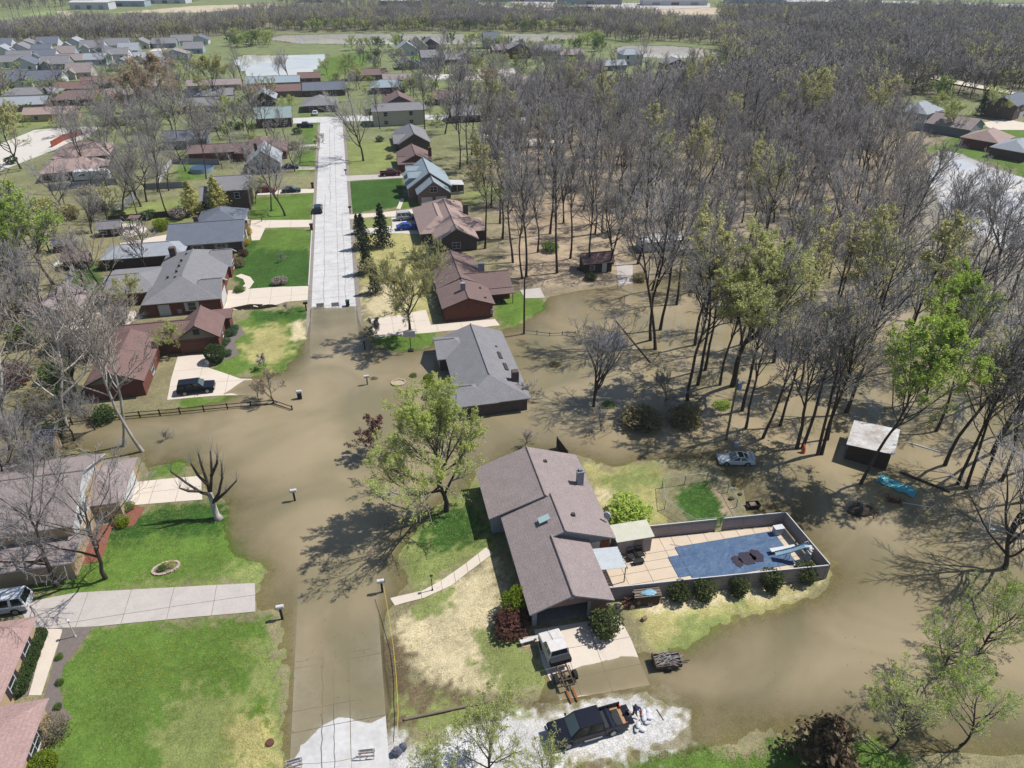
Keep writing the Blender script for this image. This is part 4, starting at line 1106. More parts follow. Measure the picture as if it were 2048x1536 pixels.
edge = np.concatenate([fill([(560, 66), (1050, 66), (1160, 67), (1160, 58), (900, 54), (560, 56)], 9, 7, AV), fill([(440, 98), (540, 97), (560, 80), (470, 82)], 7, 8, AV), fill([(660, 104), (760, 97), (950, 95), (1060, 95), (1190, 88), (1220, 92), (1210, 106), (1040, 106), (870, 100), (700, 112)], 9.5, 9, AV),
                       fill([(1540, 130), (1700, 145), (1900, 200), (1880, 215), (1700, 180)], 12, 12, AV)])
scatter('distant_green_trees', edge, far_grn, 'fresh green young trees along the far ponds and river', 0.35, 0.7, 31)
# ---------------------------------------------------------------- houses
def roofmat(name, a, b):
    return mat('roof_' + name, a, 0.92, b, 0.7, 0.8, bump=0.03, bscale=9, fine=(5.5, 0.2), wave=(2, 9.5, 0.13))
r_brown = roofmat('brown', S(182, 166, 162), S(152, 139, 137))
r_dkbr = roofmat('dark_brown', S(150, 120, 114), S(126, 100, 96))
r_tan = roofmat('tan', S(194, 168, 160), S(172, 148, 140))
r_red = roofmat('maroon', S(148, 124, 119), S(128, 106, 102))
r_grey = roofmat('grey', S(160, 158, 160), S(138, 136, 140))
r_lgrey = roofmat('light_grey', S(186, 190, 196), S(164, 170, 178))
r_slate = roofmat('slate_blue', S(128, 134, 146), S(110, 116, 128))
r_blue = roofmat('pale_blue', S(176, 190, 198), S(156, 172, 182))
r_pink = roofmat('pinkish', S(198, 166, 158), S(176, 144, 138))
r_white = mat('roof_white_metal', S(240, 240, 238), 0.6, S(206, 202, 196), 0.8, 0.6, fine=(3, 0.1))
r_teal = roofmat('teal', S(172, 192, 188), S(154, 174, 172))
def wallmat(name, a, b, **k):
    return mat('wall_' + name, a, 0.9, b, 1.4, 0.7, fine=(5, 0.1), **k)
w_brick = wallmat('red_brick', S(148, 92, 76), S(116, 70, 60), wave=(2, 6.5, 0.2))
w_tanbr = wallmat('tan_brick', S(222, 194, 156), S(200, 172, 136), wave=(2, 6.5, 0.14))
w_white = wallmat('white_siding', S(236, 236, 238), S(222, 222, 224), wave=(2, 5, 0.1))
w_cream = wallmat('cream_siding', S(226, 218, 200), S(210, 200, 182), wave=(2, 5, 0.1))
w_grey = wallmat('grey_siding', S(168, 174, 178), S(150, 156, 162), wave=(2, 5, 0.1))
w_blue = wallmat('pale_blue_siding', S(186, 202, 216), S(170, 188, 204), wave=(2, 5, 0.1))
w_dkgr = wallmat('dark_brick', S(120, 102, 94), S(92, 80, 76), wave=(2, 6.5, 0.2))
w_brown = wallmat('brown_siding', S(162, 134, 122), S(140, 114, 104), wave=(2, 5, 0.12))
w_olive = wallmat('olive_siding', S(160, 158, 140), S(140, 140, 124), wave=(2, 5, 0.1))
t_white = mat('trim_white', S(238, 238, 238), 0.6, S(216, 216, 216), 2.0)
t_grey = mat('trim_grey', S(176, 178, 186), 0.6, S(150, 152, 160), 2.0)
t_dark = mat('trim_dark', S(84, 74, 70), 0.7, S(64, 56, 54), 2.0)
m_pane = mat('window_glass', (0.02, 0.024, 0.03), 0.08, spec=0.6)
m_metal = mat('galvanised_metal', S(190, 194, 200), 0.45, S(160, 164, 170), 2.0, metal=0.3)
m_black = mat('black_plastic', (0.012, 0.012, 0.014), 0.5)
m_wood = mat('weathered_wood', S(160, 144, 128), 0.9, S(120, 104, 92), 2.5, 0.8, fine=(9, 0.15))
m_wood_d = mat('dark_wood', S(92, 74, 62), 0.9, S(66, 52, 44), 2.5, 0.8, fine=(9, 0.15))
OV = 0.42
def add_wing(o, ox, oy, w, wall, roof, trim, gab=None, zb=-0.4):
    x0, x1, y0, y1, ze, zr, axis, i0, i1 = w
    x0, x1, y0, y1 = x0 - ox, x1 - ox, y0 - oy, y1 - oy
    a, b, c, d = x0 + OV, x1 - OV, y0 + OV, y1 - OV
    rf = MB()
    def pl(q):
        n = len(rf.f)
        rf.slab(q, 0.16, 0)
        for k in range(n, len(rf.f)):
            rf.m[k] = 1
        rf.m[n + 1] = 0
    wl, gb = MB(), MB()
    wl.box(a, b, c, d, zb, ze - 0.05)
    if axis == 'f':
        pl([(x0, y0, ze), (x1, y0, ze), (x1, y1, zr), (x0, y1, zr)])
        wl.box(a + 0.004, b - 0.004, d - 0.12, d - 0.004, ze - 0.05, zr - 0.18)
        hw = 1
    elif axis == 'y':
        xm, A, B = (x0 + x1) / 2, y0 + i0, y1 - i1
        pl([(x0, y0, ze), (xm, A, zr), (xm, B, zr), (x0, y1, ze)])
        pl([(x1, y0, ze), (x1, y1, ze), (xm, B, zr), (xm, A, zr)])
        if i0: pl([(x0, y0, ze), (x1, y0, ze), (xm, A, zr)])
        if i1: pl([(x0, y1, ze), (xm, B, zr), (x1, y1, ze)])
        rise = (zr - ze) * (b - a) / (x1 - x0)
        zg = ze - 0.05
        for yy, ii, s in ((c, i0, 1), (d, i1, -1)):
            if not ii:
                gb.add([(a, yy, zg), (b, yy, zg), (xm, yy, zg + rise), (a, yy + 0.12 * s, zg), (b, yy + 0.12 * s, zg), (xm, yy + 0.12 * s, zg + rise)], [(0, 1, 2), (3, 5, 4), (0, 3, 4, 1), (1, 4, 5, 2), (2, 5, 3, 0)])
        rc = [(xm, A - (0 if i0 else 0.03), zr + 0.02), (xm, B + (0 if i1 else 0.03), zr + 0.02)]
    else:
        ym, A, B = (y0 + y1) / 2, x0 + i0, x1 - i1
        pl([(x0, y0, ze), (x1, y0, ze), (B, ym, zr), (A, ym, zr)])
        pl([(x0, y1, ze), (A, ym, zr), (B, ym, zr), (x1, y1, ze)])
        if i0: pl([(x0, y0, ze), (A, ym, zr), (x0, y1, ze)])
        if i1: pl([(x1, y0, ze), (x1, y1, ze), (B, ym, zr)])
        rise = (zr - ze) * (d - c) / (y1 - y0)
        zg = ze - 0.05
        for xx, ii, s in ((a, i0, 1), (b, i1, -1)):
            if not ii:
                gb.add([(xx, c, zg), (xx, d, zg), (xx, ym, zg + rise), (xx + 0.12 * s, c, zg), (xx + 0.12 * s, d, zg), (xx + 0.12 * s, ym, zg + rise)], [(0, 2, 1), (3, 4, 5), (0, 1, 4, 3), (1, 2, 5, 4), (2, 0, 3, 5)])
        rc = [(A - (0 if i0 else 0.03), ym, zr + 0.02), (B + (0 if i1 else 0.03), ym, zr + 0.02)]
    wl.build('wall', wall, o)
    if gb.v:
        half = len(gb.v) // 6
        for q in range(half):
            g1 = MB(); g1.add(gb.v[q * 6:q * 6 + 6], [tuple(i - q * 6 for i in f) for f in gb.f[q * 5:q * 5 + 5]]); g1.build('gable', gab or wall, o)
    r = rf.build('roof', [roof, trim], o)
    if axis != 'f' and (Vector(rc[0]) - Vector(rc[1])).length > 0.5:
        k = MB()
        k.tube(rc, 0.11, 6)
        k.build('ridge_cap', roof, r)
    return r
def opening(o, ox, oy, w, side, t, z0, wd, h, kind='win', m1=None):
    x0, x1, y0, y1 = w[0] + OV - ox, w[1] - OV - ox, w[2] + OV - oy, w[3] - OV - oy
    e = MB(); g = MB()
    def bx(mb, a, b, zz0, zz1, d0, d1, m=0):
        if side == 'S': mb.box(a - ox, b - ox, y0 - d1, y0 - d0, zz0, zz1, m)
        if side == 'N': mb.box(a - ox, b - ox, y1 + d0, y1 + d1, zz0, zz1, m)
        if side == 'W': mb.box(x0 - d1, x0 - d0, a - oy, b - oy, zz0, zz1, m)
        if side == 'E': mb.box(x1 + d0, x1 + d1, a - oy, b - oy, zz0, zz1, m)
    a, b = t - wd / 2, t + wd / 2
    if kind in ('win', 'shut'):
        f = 0.09
        bx(e, a - f, a, z0 - f, z0 + h + f, 0.003, 0.07); bx(e, b, b + f, z0 - f, z0 + h + f, 0.003, 0.07)
        bx(e, a, b, z0 + h, z0 + h + f, 0.003, 0.07); bx(e, a, b, z0 - f, z0, 0.003, 0.09)
        bx(e, a, b, z0 + h / 2 - 0.03, z0 + h / 2 + 0.03, 0.003, 0.05)
        if wd > 1.3:
            bx(e, t - 0.03, t + 0.03, z0, z0 + h / 2 - 0.03, 0.003, 0.05); bx(e, t - 0.03, t + 0.03, z0 + h / 2 + 0.03, z0 + h, 0.003, 0.05)
        fr = e.build('window', t_white, o)
        bx(g, a, b, z0, z0 + h, 0.002, 0.025)
        g.build('pane', m_pane, fr)
        if kind == 'shut':
            for p, q in ((a - 0.55, a - 0.13), (b + 0.13, b + 0.55)):
                s = MB(); bx(s, p, q, z0 - 0.08, z0 + h + 0.08, 0.003, 0.06); s.build('shutter', m1 or m_black, o)
    elif kind == 'gar':
        bx(e, a, b, z0, z0 + h, 0.003, 0.03)
        dr = e.build('garage_door', m1 or t_white, o)
        n = 4
        for k in range(n):
            p = MB(); bx(p, a + 0.04, b - 0.04, z0 + h * k / n + 0.03, z0 + h * (k + 1) / n - 0.03, 0.031, 0.06); p.build('panel', m1 or t_white, dr)
    elif kind == 'door':
        bx(e, a, b, z0, z0 + h, 0.003, 0.05)
        dr = e.build('door', m1 or t_white, o)
        bx(g, a + wd * 0.75, a + wd * 0.82, z0 + 0.95, z0 + 1.05, 0.051, 0.1); g.build('handle', m_metal, dr)
    elif kind == 'vent':
        bx(e, a, b, z0, z0 + h, 0.003, 0.05); e.build('vent', m1 or t_dark, o)
def house(name, label, wings, wall, roof, trim=None, ops=(), gab=None, chim=(), vents=(), cat='house', group=None, rz=0.0):
    x0, x1, y0, y1 = wings[0][:4]
    ox, oy = (x0 + x1) / 2, (y0 + y1) / 2
    o = thing(name, label, cat, (ox, oy, 0), rz, group)
    trim = trim or t_white
    rr = [add_wing(o, ox, oy, w, wall, roof, trim, gab) for w in wings]
    for k in ops:
        opening(o, ox, oy, wings[k[0]], *k[1:])
    for i, x, y, z, s, h, m in chim:
        c = MB(); c.box(x - ox - s / 2, x - ox + s / 2, y - oy - s / 2, y - oy + s / 2, z - 0.6, z + h)
        ch = c.build('chimney', m, rr[i])
        c = MB(); c.box(x - ox - s / 2 - 0.06, x - ox + s / 2 + 0.06, y - oy - s / 2 - 0.06, y - oy + s / 2 + 0.06, z + h, z + h + 0.12)
        c.cyl(x - ox, y - oy, z + h + 0.12, z + h + 0.4, 0.14, n=8)
    for i, x, y, z in vents:
        c = MB(); c.box(x - ox - 0.18, x - ox + 0.18, y - oy - 0.18, y - oy + 0.18, z - 0.15, z + 0.16)
        c.build('roof_vent', t_dark, rr[i])
    return o, rr, ox, oy
# -- the brown-roofed house with the pool
WA, WB, WC = (9.4, 21.4, 54.35, 62.9, 2.7, 4.85, 'y', 0, 0), (10.65, 21.4, 48.9, 54.6, 2.72, 4.8, 'y', 0, 0), (10.65, 18.65, 41.4, 49.6, 2.7, 4.3, 'y', 0, 0)
HO, HR, hx, hy = house('ranch_house', 'long house with stepped brown shingle roof beside the covered pool', [WA, WB], w_grey, r_brown, t_grey,
    ops=[(1, 'S', 20.4, 0.2, 0.9, 2.05, 'door', mat('door_rust', S(150, 78, 56), 0.7)), (1, 'S', 19.4, 0.2, 0.9, 2.05, 'door'), (0, 'W', 57, 1.0, 1.6, 1.2), (0, 'W', 60.5, 1.0, 1.6, 1.2)], vents=[(0, 17, 60.5, 4.3), (1, 17.6, 51.5, 4.3)], cat='house')
def garage_front():
    # front wing with an open two-bay garage: side walls, piers, header and a real interior
    x0, x1, y0, y1 = 10.65 + OV - hx, 18.65 - OV - hx, 41.4 + 0.75 - hy, 49.6 - hy
    m = MB(); m.box(x0, x0 + 0.15, y0 + 0.01, y1, -0.1, 2.66); m.box(x1 - 0.15, x1, y0 + 0.01, y1, -0.1, 2.66); m.build('side_wall', w_brown, HO)
    xm = (x0 + x1) / 2
    m = MB()
    for a, b in ((x0, x0 + 0.45), (x0 + 5.3, x0 + 5.55)):
        m.box(a, b, y0, y0 + 0.15, -0.1, 2.25)
    m.build('pier', t_grey, HO)
    m = MB(); m.box(x0 + 5.55, x1, y0, y0 + 0.15, -0.1, 2.25); m.build('wall', w_brown, HO)
    rise = 1.6 * (x1 - x0) / 8.0
    m = MB(); m.add([(x0, y0, 2.25), (x1, y0, 2.25), (x1, y0, 2.64), (xm, y0, 2.64 + rise), (x0, y0, 2.64), (x0, y0 + 0.15, 2.25), (x1, y0 + 0.15, 2.25), (x1, y0 + 0.15, 2.64), (xm, y0 + 0.15, 2.64 + rise), (x0, y0 + 0.15, 2.64)],
                    [(0, 1, 2, 3, 4), (9, 8, 7, 6, 5), (0, 5, 6, 1), (1, 6, 7, 2), (4, 9, 5, 0)]); m.build('gable', w_brown, HO)
    m = MB(); m.tube([(xm + 0.1, y0 - 0.05, 3.25), (xm + 0.1, y0 + 0.02, 3.25)], 0.27, 16); m.build('round_vent', t_grey, HO)
    m = MB(); m.box(x0 + 0.02, x1 - 0.02, y0 + 0.2, y1, 0.12, 0.2); m.build('garage_floor', m_gutter, HO)
    m = MB(); m.box(x0 + 0.16, x1 - 0.16, y1 - 0.3, y1 - 0.1, 0.2, 2.66); m.build('back_wall', w_brown, HO)
    rf = MB(); X0, X1, Y0, Y1 = 10.65 - hx, 18.65 - hx, 41.4 - hy, 49.4 - hy
    xm = (X0 + X1) / 2
    for q in ([(X0, Y0, 2.7), (xm, Y0, 4.3), (xm, Y1, 4.3), (X0, Y1, 2.7)], [(X1, Y0, 2.7), (X1, Y1, 2.7), (xm, Y1, 4.3), (xm, Y0, 4.3)]):
        n = len(rf.f); rf.slab(q, 0.16, 0)
        for k in range(n, len(rf.f)): rf.m[k] = 1
        rf.m[n + 1] = 0
    r = rf.build('roof', [r_brown, t_grey], HO)
    c = MB(); c.tube([(xm, Y0 - 0.03, 4.33), (xm, Y1 - 0.3, 4.33)], 0.13, 6); c.build('ridge_cap', r_brown, r)
    s = MB(); s.slab([(15.0 - hx - 1.1, 50.9 - hy, 4.38), (15.0 - hx, 50.9 - hy, 4.80), (15.0 - hx, 51.7 - hy, 4.80), (15.0 - hx - 1.1, 51.7 - hy, 4.38)], 0.1); s.build('skylight', mat('skylight_glass', S(190, 216, 214), 0.15), HR[1])
    c = MB(); c.box(19.75 - hx, 20.45 - hx, 57.0 - hy, 57.6 - hy, 2.9, 4.9); ch = c.build('chimney', t_grey, HR[0])
    c = MB(); c.box(19.68 - hx, 20.52 - hx, 56.93 - hy, 57.67 - hy, 4.9, 5.0); c.box(19.9 - hx, 20.3 - hx, 57.1 - hy, 57.5 - hy, 5.05, 5.25); c.build('chimney_cap', m_metal, ch)
    d = MB(); d.tube([(21.2 - hx, 51.6 - hy, 2.9), (21.3 - hx, 51.5 - hy, 3.5)], 0.03, 5); d.tube([(21.3 - hx, 51.5 - hy, 3.5), (21.2 - hx, 51.35 - hy, 3.56)], [0.4, 0.34], 14); d.build('satellite_dish', m_metal, HR[1])
    w = MB(); w.box(13.5 - hx, 15.5 - hx, 41.6 + 3 - hy, 42.6 + 3 - hy, 0.2, 1.0); w.build('workbench', t_grey, HO)
garage_front()
# -- flooded grey-roofed house
GH = house('flooded_house', 'flooded house with grey hip roof standing in brown water', [(9.6, 19.3, 76.6, 96.0, 2.15, 3.95, 'y', 4.2, 0), (8.4, 14.4, 89.3, 96.3, 2.12, 3.5, 'x', 0, 3.0), (8.3, 15.0, 76.5, 82.4, 2.13, 3.45, 'x', 0, 3.2)], w_dkgr, r_grey, t_white,
    ops=[(0, 'W', 85.8, 0.2, 1.0, 1.7, 'door'), (0, 'W', 87.6, 0.7, 1.5, 1.0), (1, 'W', 92.8, -0.2, 4.4, 2.0, 'gar'), (0, 'E', 90, 0.7, 1.8, 1.0)], chim=[(0, 18.0, 80.6, 2.7, 0.9, 1.5, w_dkgr)], vents=[(0, 17.2, 90.0, 2.85)])
for a, b in ((17.0, 88.2), (17.2, 85.0)):
    s = MB(); zz = lambda x: 2.15 + (19.3 - x) * 1.8 / 4.85
    s.slab([(a - GH[2], b - GH[3], zz(a) + 0.14), (a + 0.5 - GH[2], b - GH[3], zz(a + 0.5) + 0.14), (a + 0.5 - GH[2], b - 1.9 - GH[3], zz(a + 0.5) + 0.14), (a - GH[2], b - 1.9 - GH[3], zz(a) + 0.14)], 0.12); s.build('skylight', t_dark, GH[1][0])
# -- brick house with maroon roof
BH = house('brick_house', 'red brick house with maroon roof above the flooded grey roofed one', [(11.1, 20.0, 104.5, 112.6, 2.7, 4.25, 'y', 0, 0), (11.2, 19.8, 112.4, 125.5, 2.75, 4.5, 'y', 0, 0), (15.5, 24.3, 110.9, 118.1, 2.6, 4.2, 'x', 0, 0)], w_brick, r_red, t_dark,
    ops=[(0, 'W', 107, 0.2, 2.4, 2.1, 'gar', t_dark), (1, 'W', 119, 0.9, 1.8, 1.2), (1, 'W', 122.5, 0.2, 1.0, 2.0, 'door')], chim=[(0, 15.2, 108.2, 4.2, 0.75, 1.2, t_grey), (2, 19.8, 116.6, 3.6, 1.0, 1.6, t_grey)], vents=[(0, 18.6, 106.2, 3.2), (0, 18.4, 110.0, 3.3)])
p = MB(); p.slab([(19.8 - BH[2], 109.2 - BH[3], 2.2), (24.3 - BH[2], 109.2 - BH[3], 2.2), (24.3 - BH[2], 111.2 - BH[3], 2.55), (19.8 - BH[2], 111.2 - BH[3], 2.55)], 0.12)
pr = p.build('porch_roof', r_red, BH[0])
for x in (20.0, 22.0, 24.0):
    p = MB(); p.cyl(x - BH[2], 109.4 - BH[3], 0.1, 2.15, 0.07, n=6); p.build('porch_post', m_wood_d, BH[0])
p = MB(); p.box(19.2 - BH[2], 19.6 - BH[2], 104.6 - BH[3], 104.9 - BH[3], 0.9, 1.7); p.build('meter_box', t_grey, BH[0])
# -- tan-brown roof house
house('brick_house', 'dark brick house with light brown hip roof beside the blue car', [(13.6, 22.6, 134.7, 159.5, 2.7, 5.2, 'y', 0, 5.0), (11.2, 20.0, 140, 157.0, 2.65, 4.9, 'y', 4.2, 4.2), (17.7, 25.2, 139.5, 147.5, 2.66, 4.3, 'x', 0, 3.0)], w_dkgr, r_tan, t_white,
    ops=[(1, 'W', 150, 0.2, 4.6, 2.1, 'gar', t_dark), (0, 'W', 137.3, 0.5, 1.6, 1.7), (0, 'S', 18.0, 0.9, 1.6, 1.2), (1, 'W', 144, 0.8, 1.4, 1.3)], chim=[(0, 22.3, 150, 3.2, 1.0, 1.8, w_dkgr)], vents=[(0, 20.6, 156, 3.8)])
# -- blue-roofed one-and-a-half-storey house with dormers
BL = house('dormer_house', 'one and a half storey house with pale blue roof, dormers and two white garage doors', [(11.4, 22.2, 169.2, 183.0, 3.3, 7.0, 'y', 0, 0), (13.2, 21.2, 164.6, 170.6, 3.2, 6.1, 'y', 0, 0)], w_brown, r_blue, t_white,
    ops=[(1, 'S', 15.5, 0.2, 2.6, 2.15, 'gar'), (1, 'S', 18.9, 0.2, 2.6, 2.15, 'gar'), (1, 'S', 17.2, 3.5, 1.6, 1.2), (0, 'W', 172, 0.9, 1.4, 1.4), (0, 'W', 176, 0.2, 1.0, 2.0, 'door'), (0, 'W', 180, 0.9, 1.4, 1.4)], gab=w_brown)
for yy in (173.5, 178.5):
    add_wing(BL[0], BL[2], BL[3], (11.9, 16.4, yy - 1.7, yy + 1.7, 5.1, 6.3, 'x', 0, 0), w_blue, r_blue, t_white, zb=3.8)
    opening(BL[0], BL[2], BL[3], (11.9, 16.4, yy - 1.7, yy + 1.7), 'W', yy, 3.95, 1.0, 0.95)
p = MB(); p.slab([(21.9 - BL[2], 172.2 - BL[3], 2.9), (25.6 - BL[2], 172.2 - BL[3], 2.6), (25.6 - BL[2], 176.4 - BL[3], 2.6), (21.9 - BL[2], 176.4 - BL[3], 2.9)], 0.12); p.build('sunroom_roof', r_white, BL[0])
for x in (22.2, 23.8, 25.4):
    p = MB(); p.box(x - 0.07 - BL[2], x + 0.07 - BL[2], 172.4 - BL[3], 172.55 - BL[3], 0.1, 2.6); p.build('sunroom_post', t_white, BL[0])
p = MB(); p.box(22.0 - BL[2], 25.4 - BL[2], 172.56 - BL[3], 172.6 - BL[3], 0.9, 2.5); p.build('sunroom_glass', m_pane, BL[0])
p = MB(); p.box(22.0 - BL[2], 25.4 - BL[2], 172.45 - BL[3], 176.2 - BL[3], 0.0, 0.85); p.build('sunroom_wall', w_white, BL[0])
house('brick_house', 'small brick house with dark maroon roof behind the pale blue roofed one', [(11.4, 20.6, 194.5, 206.5, 2.7, 4.9, 'y', 0, 0), (11.0, 16.0, 194.0, 199.0, 2.6, 4.0, 'x', 0, 2.5)], w_brick, r_red, t_white, ops=[(0, 'W', 202, 0.9, 1.6, 1.2), (0, 'S', 18, 0.9, 1.4, 1.2)], chim=[(0, 20.4, 200, 3.4, 0.9, 1.8, w_brick)])
house('brick_house', 'dark brick house with big grey gable roof up the street on the right', [(12.8, 22.6, 215.5, 234.0, 2.7, 5.6, 'y', 0, 5.0), (11.6, 18.0, 217, 224, 2.6, 4.6, 'x', 0, 3.0)], w_dkgr, r_grey, t_white, ops=[(1, 'W', 220.5, 0.2, 4.4, 2.1, 'gar', t_dark), (0, 'S', 17.7, 3.2, 0.9, 0.6, 'vent')])
# -- left side of the street
house('brick_house', 'brick house with slate blue roof and yellow bushes left of the street', [(-38.3, -23.6, 143.4, 156.6, 2.75, 5.0, 'x', 0, 0), (-34.5, -24.4, 153.6, 164.4, 2.7, 4.9, 'y', 4.2, 4.2)], w_dkgr, r_slate, t_white,
    ops=[(0, 'S', -32.5, 0.9, 1.5, 1.4, 'shut', t_grey), (0, 'S', -28, 0.9, 1.5, 1.4, 'shut', t_grey), (1, 'E', 160, 0.2, 4.6, 2.1, 'gar'), (0, 'E', 147.5, 0.8, 1.6, 1.4), (0, 'E', 151.5, 0.2, 1.0, 2.0, 'door')], chim=[(0, -33.2, 151.6, 4.8, 0.9, 1.0, w_dkgr)], vents=[(0, -37, 149, 4.4), (0, -29.5, 158, 4.6)])
house('brick_house', 'brick house with mid grey hip roof and the looping driveway', [(-37.2, -25.0, 116.4, 138.8, 2.75, 5.2, 'y', 5.2, 4.6), (-31.0, -24.4, 130.6, 138.4, 2.68, 4.6, 'x', 3.0, 0), (-31.0, -24.5, 116.5, 124.6, 2.7, 4.7, 'x', 3.0, 0), (-45.0, -35.5, 122, 133.5, 2.66, 3.9, 'x', 0, 4.0)], w_brick, r_grey, t_white,
    ops=[(0, 'S', -29.5, 0.9, 1.2, 1.4, 'shut', t_white), (0, 'S', -33.9, 0.2, 1.8, 2.1, 'door'), (2, 'E', 120.5, 0.15, 4.9, 2.15, 'gar'), (1, 'E', 134.5, 0.9, 2.0, 1.3), (0, 'S', -31.6, 0.5, 0.7, 0.8, 'vent', t_grey)], chim=[(0, -35.2, 136, 3.6, 1.1, 1.6, w_dkgr)],
    vents=[(0, -32.4, 122.5, 4.7), (0, -32.6, 125, 4.8), (0, -32.6, 127.5, 4.8), (0, -32.6, 130, 4.8), (0, -34, 124, 4.2), (0, -32.2, 133, 4.8)])
house('brick_house', 'brick house with maroon roof and grey gable behind the rounded bush', [(-29.5, -23.0, 102.1, 109.2, 2.75, 5.0, 'y', 0, 0), (-43.6, -27.5, 102.6, 109.4, 2.7, 4.3, 'x', 0, 0), (-39.4, -31.6, 91.2, 104.2, 2.68, 4.5, 'y', 0, 0), (-26.2, -22.2, 108.8, 112.2, 2.6, 2.75, 'f', 0, 0)], w_brick, r_dkbr, t_dark,
    ops=[(0, 'S', -26.3, 0.15, 4.8, 2.1, 'gar', mat('garage_door_brown', S(112, 70, 54), 0.6)), (0, 'S', -26.3, 3.3, 0.9, 0.9, 'vent', m_black), (0, 'E', 106, 0.9, 0.8, 1.2), (2, 'E', 97, 0.6, 1.4, 1.5)], gab=w_olive)
house('split_level_house', 'two storey house with white gable and grey-brown roof at the left edge', [(-52, -31.4, 60.2, 72.2, 4.6, 6.9, 'x', 0, 0), (-36.5, -28.7, 65.4, 73.4, 2.7, 4.5, 'x', 0, 3.6), (-50, -31.2, 57.0, 60.6, 2.7, 3.0, 'f', 0, 0)], w_tanbr, r_brown, t_white,
    ops=[(0, 'E', 63.4, 3.0, 1.3, 1.1, 'shut', t_dark), (0, 'E', 63.2, 0.8, 1.3, 1.2), (1, 'E', 69.6, 0.15, 4.8, 2.1, 'gar')], gab=w_white, vents=[(0, -38, 68.5, 6.5), (0, -41, 69, 6.4), (1, -33.5, 71.5, 3.4)])
_sl = [o for o in bpy.data.objects if o.name.startswith('split_level_house')][0]
m = MB(); m.box(-31.4 - OV + 0.004 + 41.7, -31.4 - OV + 0.05 + 41.7, 60.2 + OV - 66.2, 65.3 - 66.2, 2.7, 4.54); m.build('siding', w_white, _sl)
house('tan_brick_house', 'tan brick house with pinkish hip roof at the bottom left corner', [(-45.5, -32.3, 41.6, 50.7, 2.7, 4.7, 'x', 0, 4.5), (-46.0, -28.7, 26.0, 41.65, 2.72, 5.2, 'x', 0, 7.6)], w_tanbr, r_pink, t_white,
    ops=[(0, 'E', 48.0, 0.9, 1.1, 1.3, 'shut', mat('shutter_plum', S(70, 56, 66), 0.7)), (0, 'E', 44.6, 0.9, 1.1, 1.3, 'shut', mat('shutter_plum', S(70, 56, 66), 0.7)), (1, 'E', 38.4, 0.9, 1.6, 1.3, 'shut', mat('shutter_plum', S(70, 56, 66), 0.7)), (1, 'E', 35.2, 0.9, 1.1, 1.3, 'shut', mat('shutter_plum', S(70, 56, 66), 0.7))])
house('two_storey_house', 'dark two storey house with grey roof behind two evergreens', [(-33.5, -24.6, 170.5, 180.5, 5.2, 7.2, 'x', 0, 0), (-36, -31, 171, 180, 3.0, 5.0, 'x', 0, 0)], w_dkgr, r_grey, t_white, ops=[(0, 'S', -31, 3.2, 1.0, 1.3), (0, 'S', -27.4, 3.2, 1.0, 1.3)])
house('frame_house', 'grey-blue gabled house left of the street behind the bare trees', [(-28.5, -19.5, 201, 212, 3.0, 6.4, 'y', 0, 0)], w_grey, r_lgrey, t_white, ops=[(0, 'S', -24, 0.8, 1.4, 1.2), (0, 'E', 206, 0.2, 4.5, 2.1, 'gar')], chim=[(0, -26, 208, 4.6, 0.8, 2.2, w_dkgr)])
house('ranch_house', 'long low house with maroon roof left of the street', [(-33, -18.5, 215, 226, 2.7, 5.4, 'y', 3.5, 3.5), (-46, -28, 217.5, 224.5, 2.65, 4.2, 'x', 0, 0)], w_brick, r_red, t_white)
house('shed', 'shed with slate roof and white end wall in the left yards', [(-55, -42.5, 233, 241, 2.8, 5.0, 'x', 0, 0)], w_grey, r_slate, t_white, cat='shed')
# -- tan-roofed pair on the far left
def hp(name, label, u, v, w, d, ze, zr, axis, wall, roof, i0=0, i1=0, ops=None, rz=0.0, dz=0.0, group=None, trim=None, cat='house', extra=()):
    """house placed by the pixel of the middle of its near wall"""
    p = U(u, v, 0.2)
    x, y = p
    W = (x - w / 2, x + w / 2, y - OV, y - OV + d, ze, zr, axis, i0, i1)
    wl = [W] + [(x + e[0], x + e[1], y + e[2], y + e[3], e[4], e[5], e[6], e[7], e[8]) for e in extra]
    if ops is None:
        ops = [(0, 'S', x - w * 0.25, 0.9, 1.3, 1.2), (0, 'S', x + w * 0.22, 0.9, 1.3, 1.2)]
        if ze > 4.5:
            ops += [(0, 'S', x - w * 0.25, 3.5, 1.2, 1.3), (0, 'S', x + w * 0.22, 3.5, 1.2, 1.3)]
        if axis == 'y' and d > 7:
            ops += [(0, 'E', y + d * 0.4, 0.9, 1.3, 1.2)]
    else:
        ops = [(q[0], q[1], (x if q[1] in 'SN' else y) + q[2]) + tuple(q[3:]) for q in ops]
    return house(name, label, wl, wall, roof, trim, ops, group=group, rz=rz, cat=cat)
hp('brick_house', 'tan hip roofed house by the red board fence, upper of the tan pair', 160, 332, 15, 14, 2.7, 5.2, 'x', w_dkgr, r_tan, 4.5, 4.5, rz=R(6))
hp('brick_house', 'tan hip roofed house beside the white camper, lower of the tan pair', 138, 362, 14, 11, 2.7, 4.9, 'x', w_dkgr, r_tan, 4, 4, rz=R(8), extra=[(1, 9, 3, 9, 2.6, 4.3, 'x', 0, 3)])
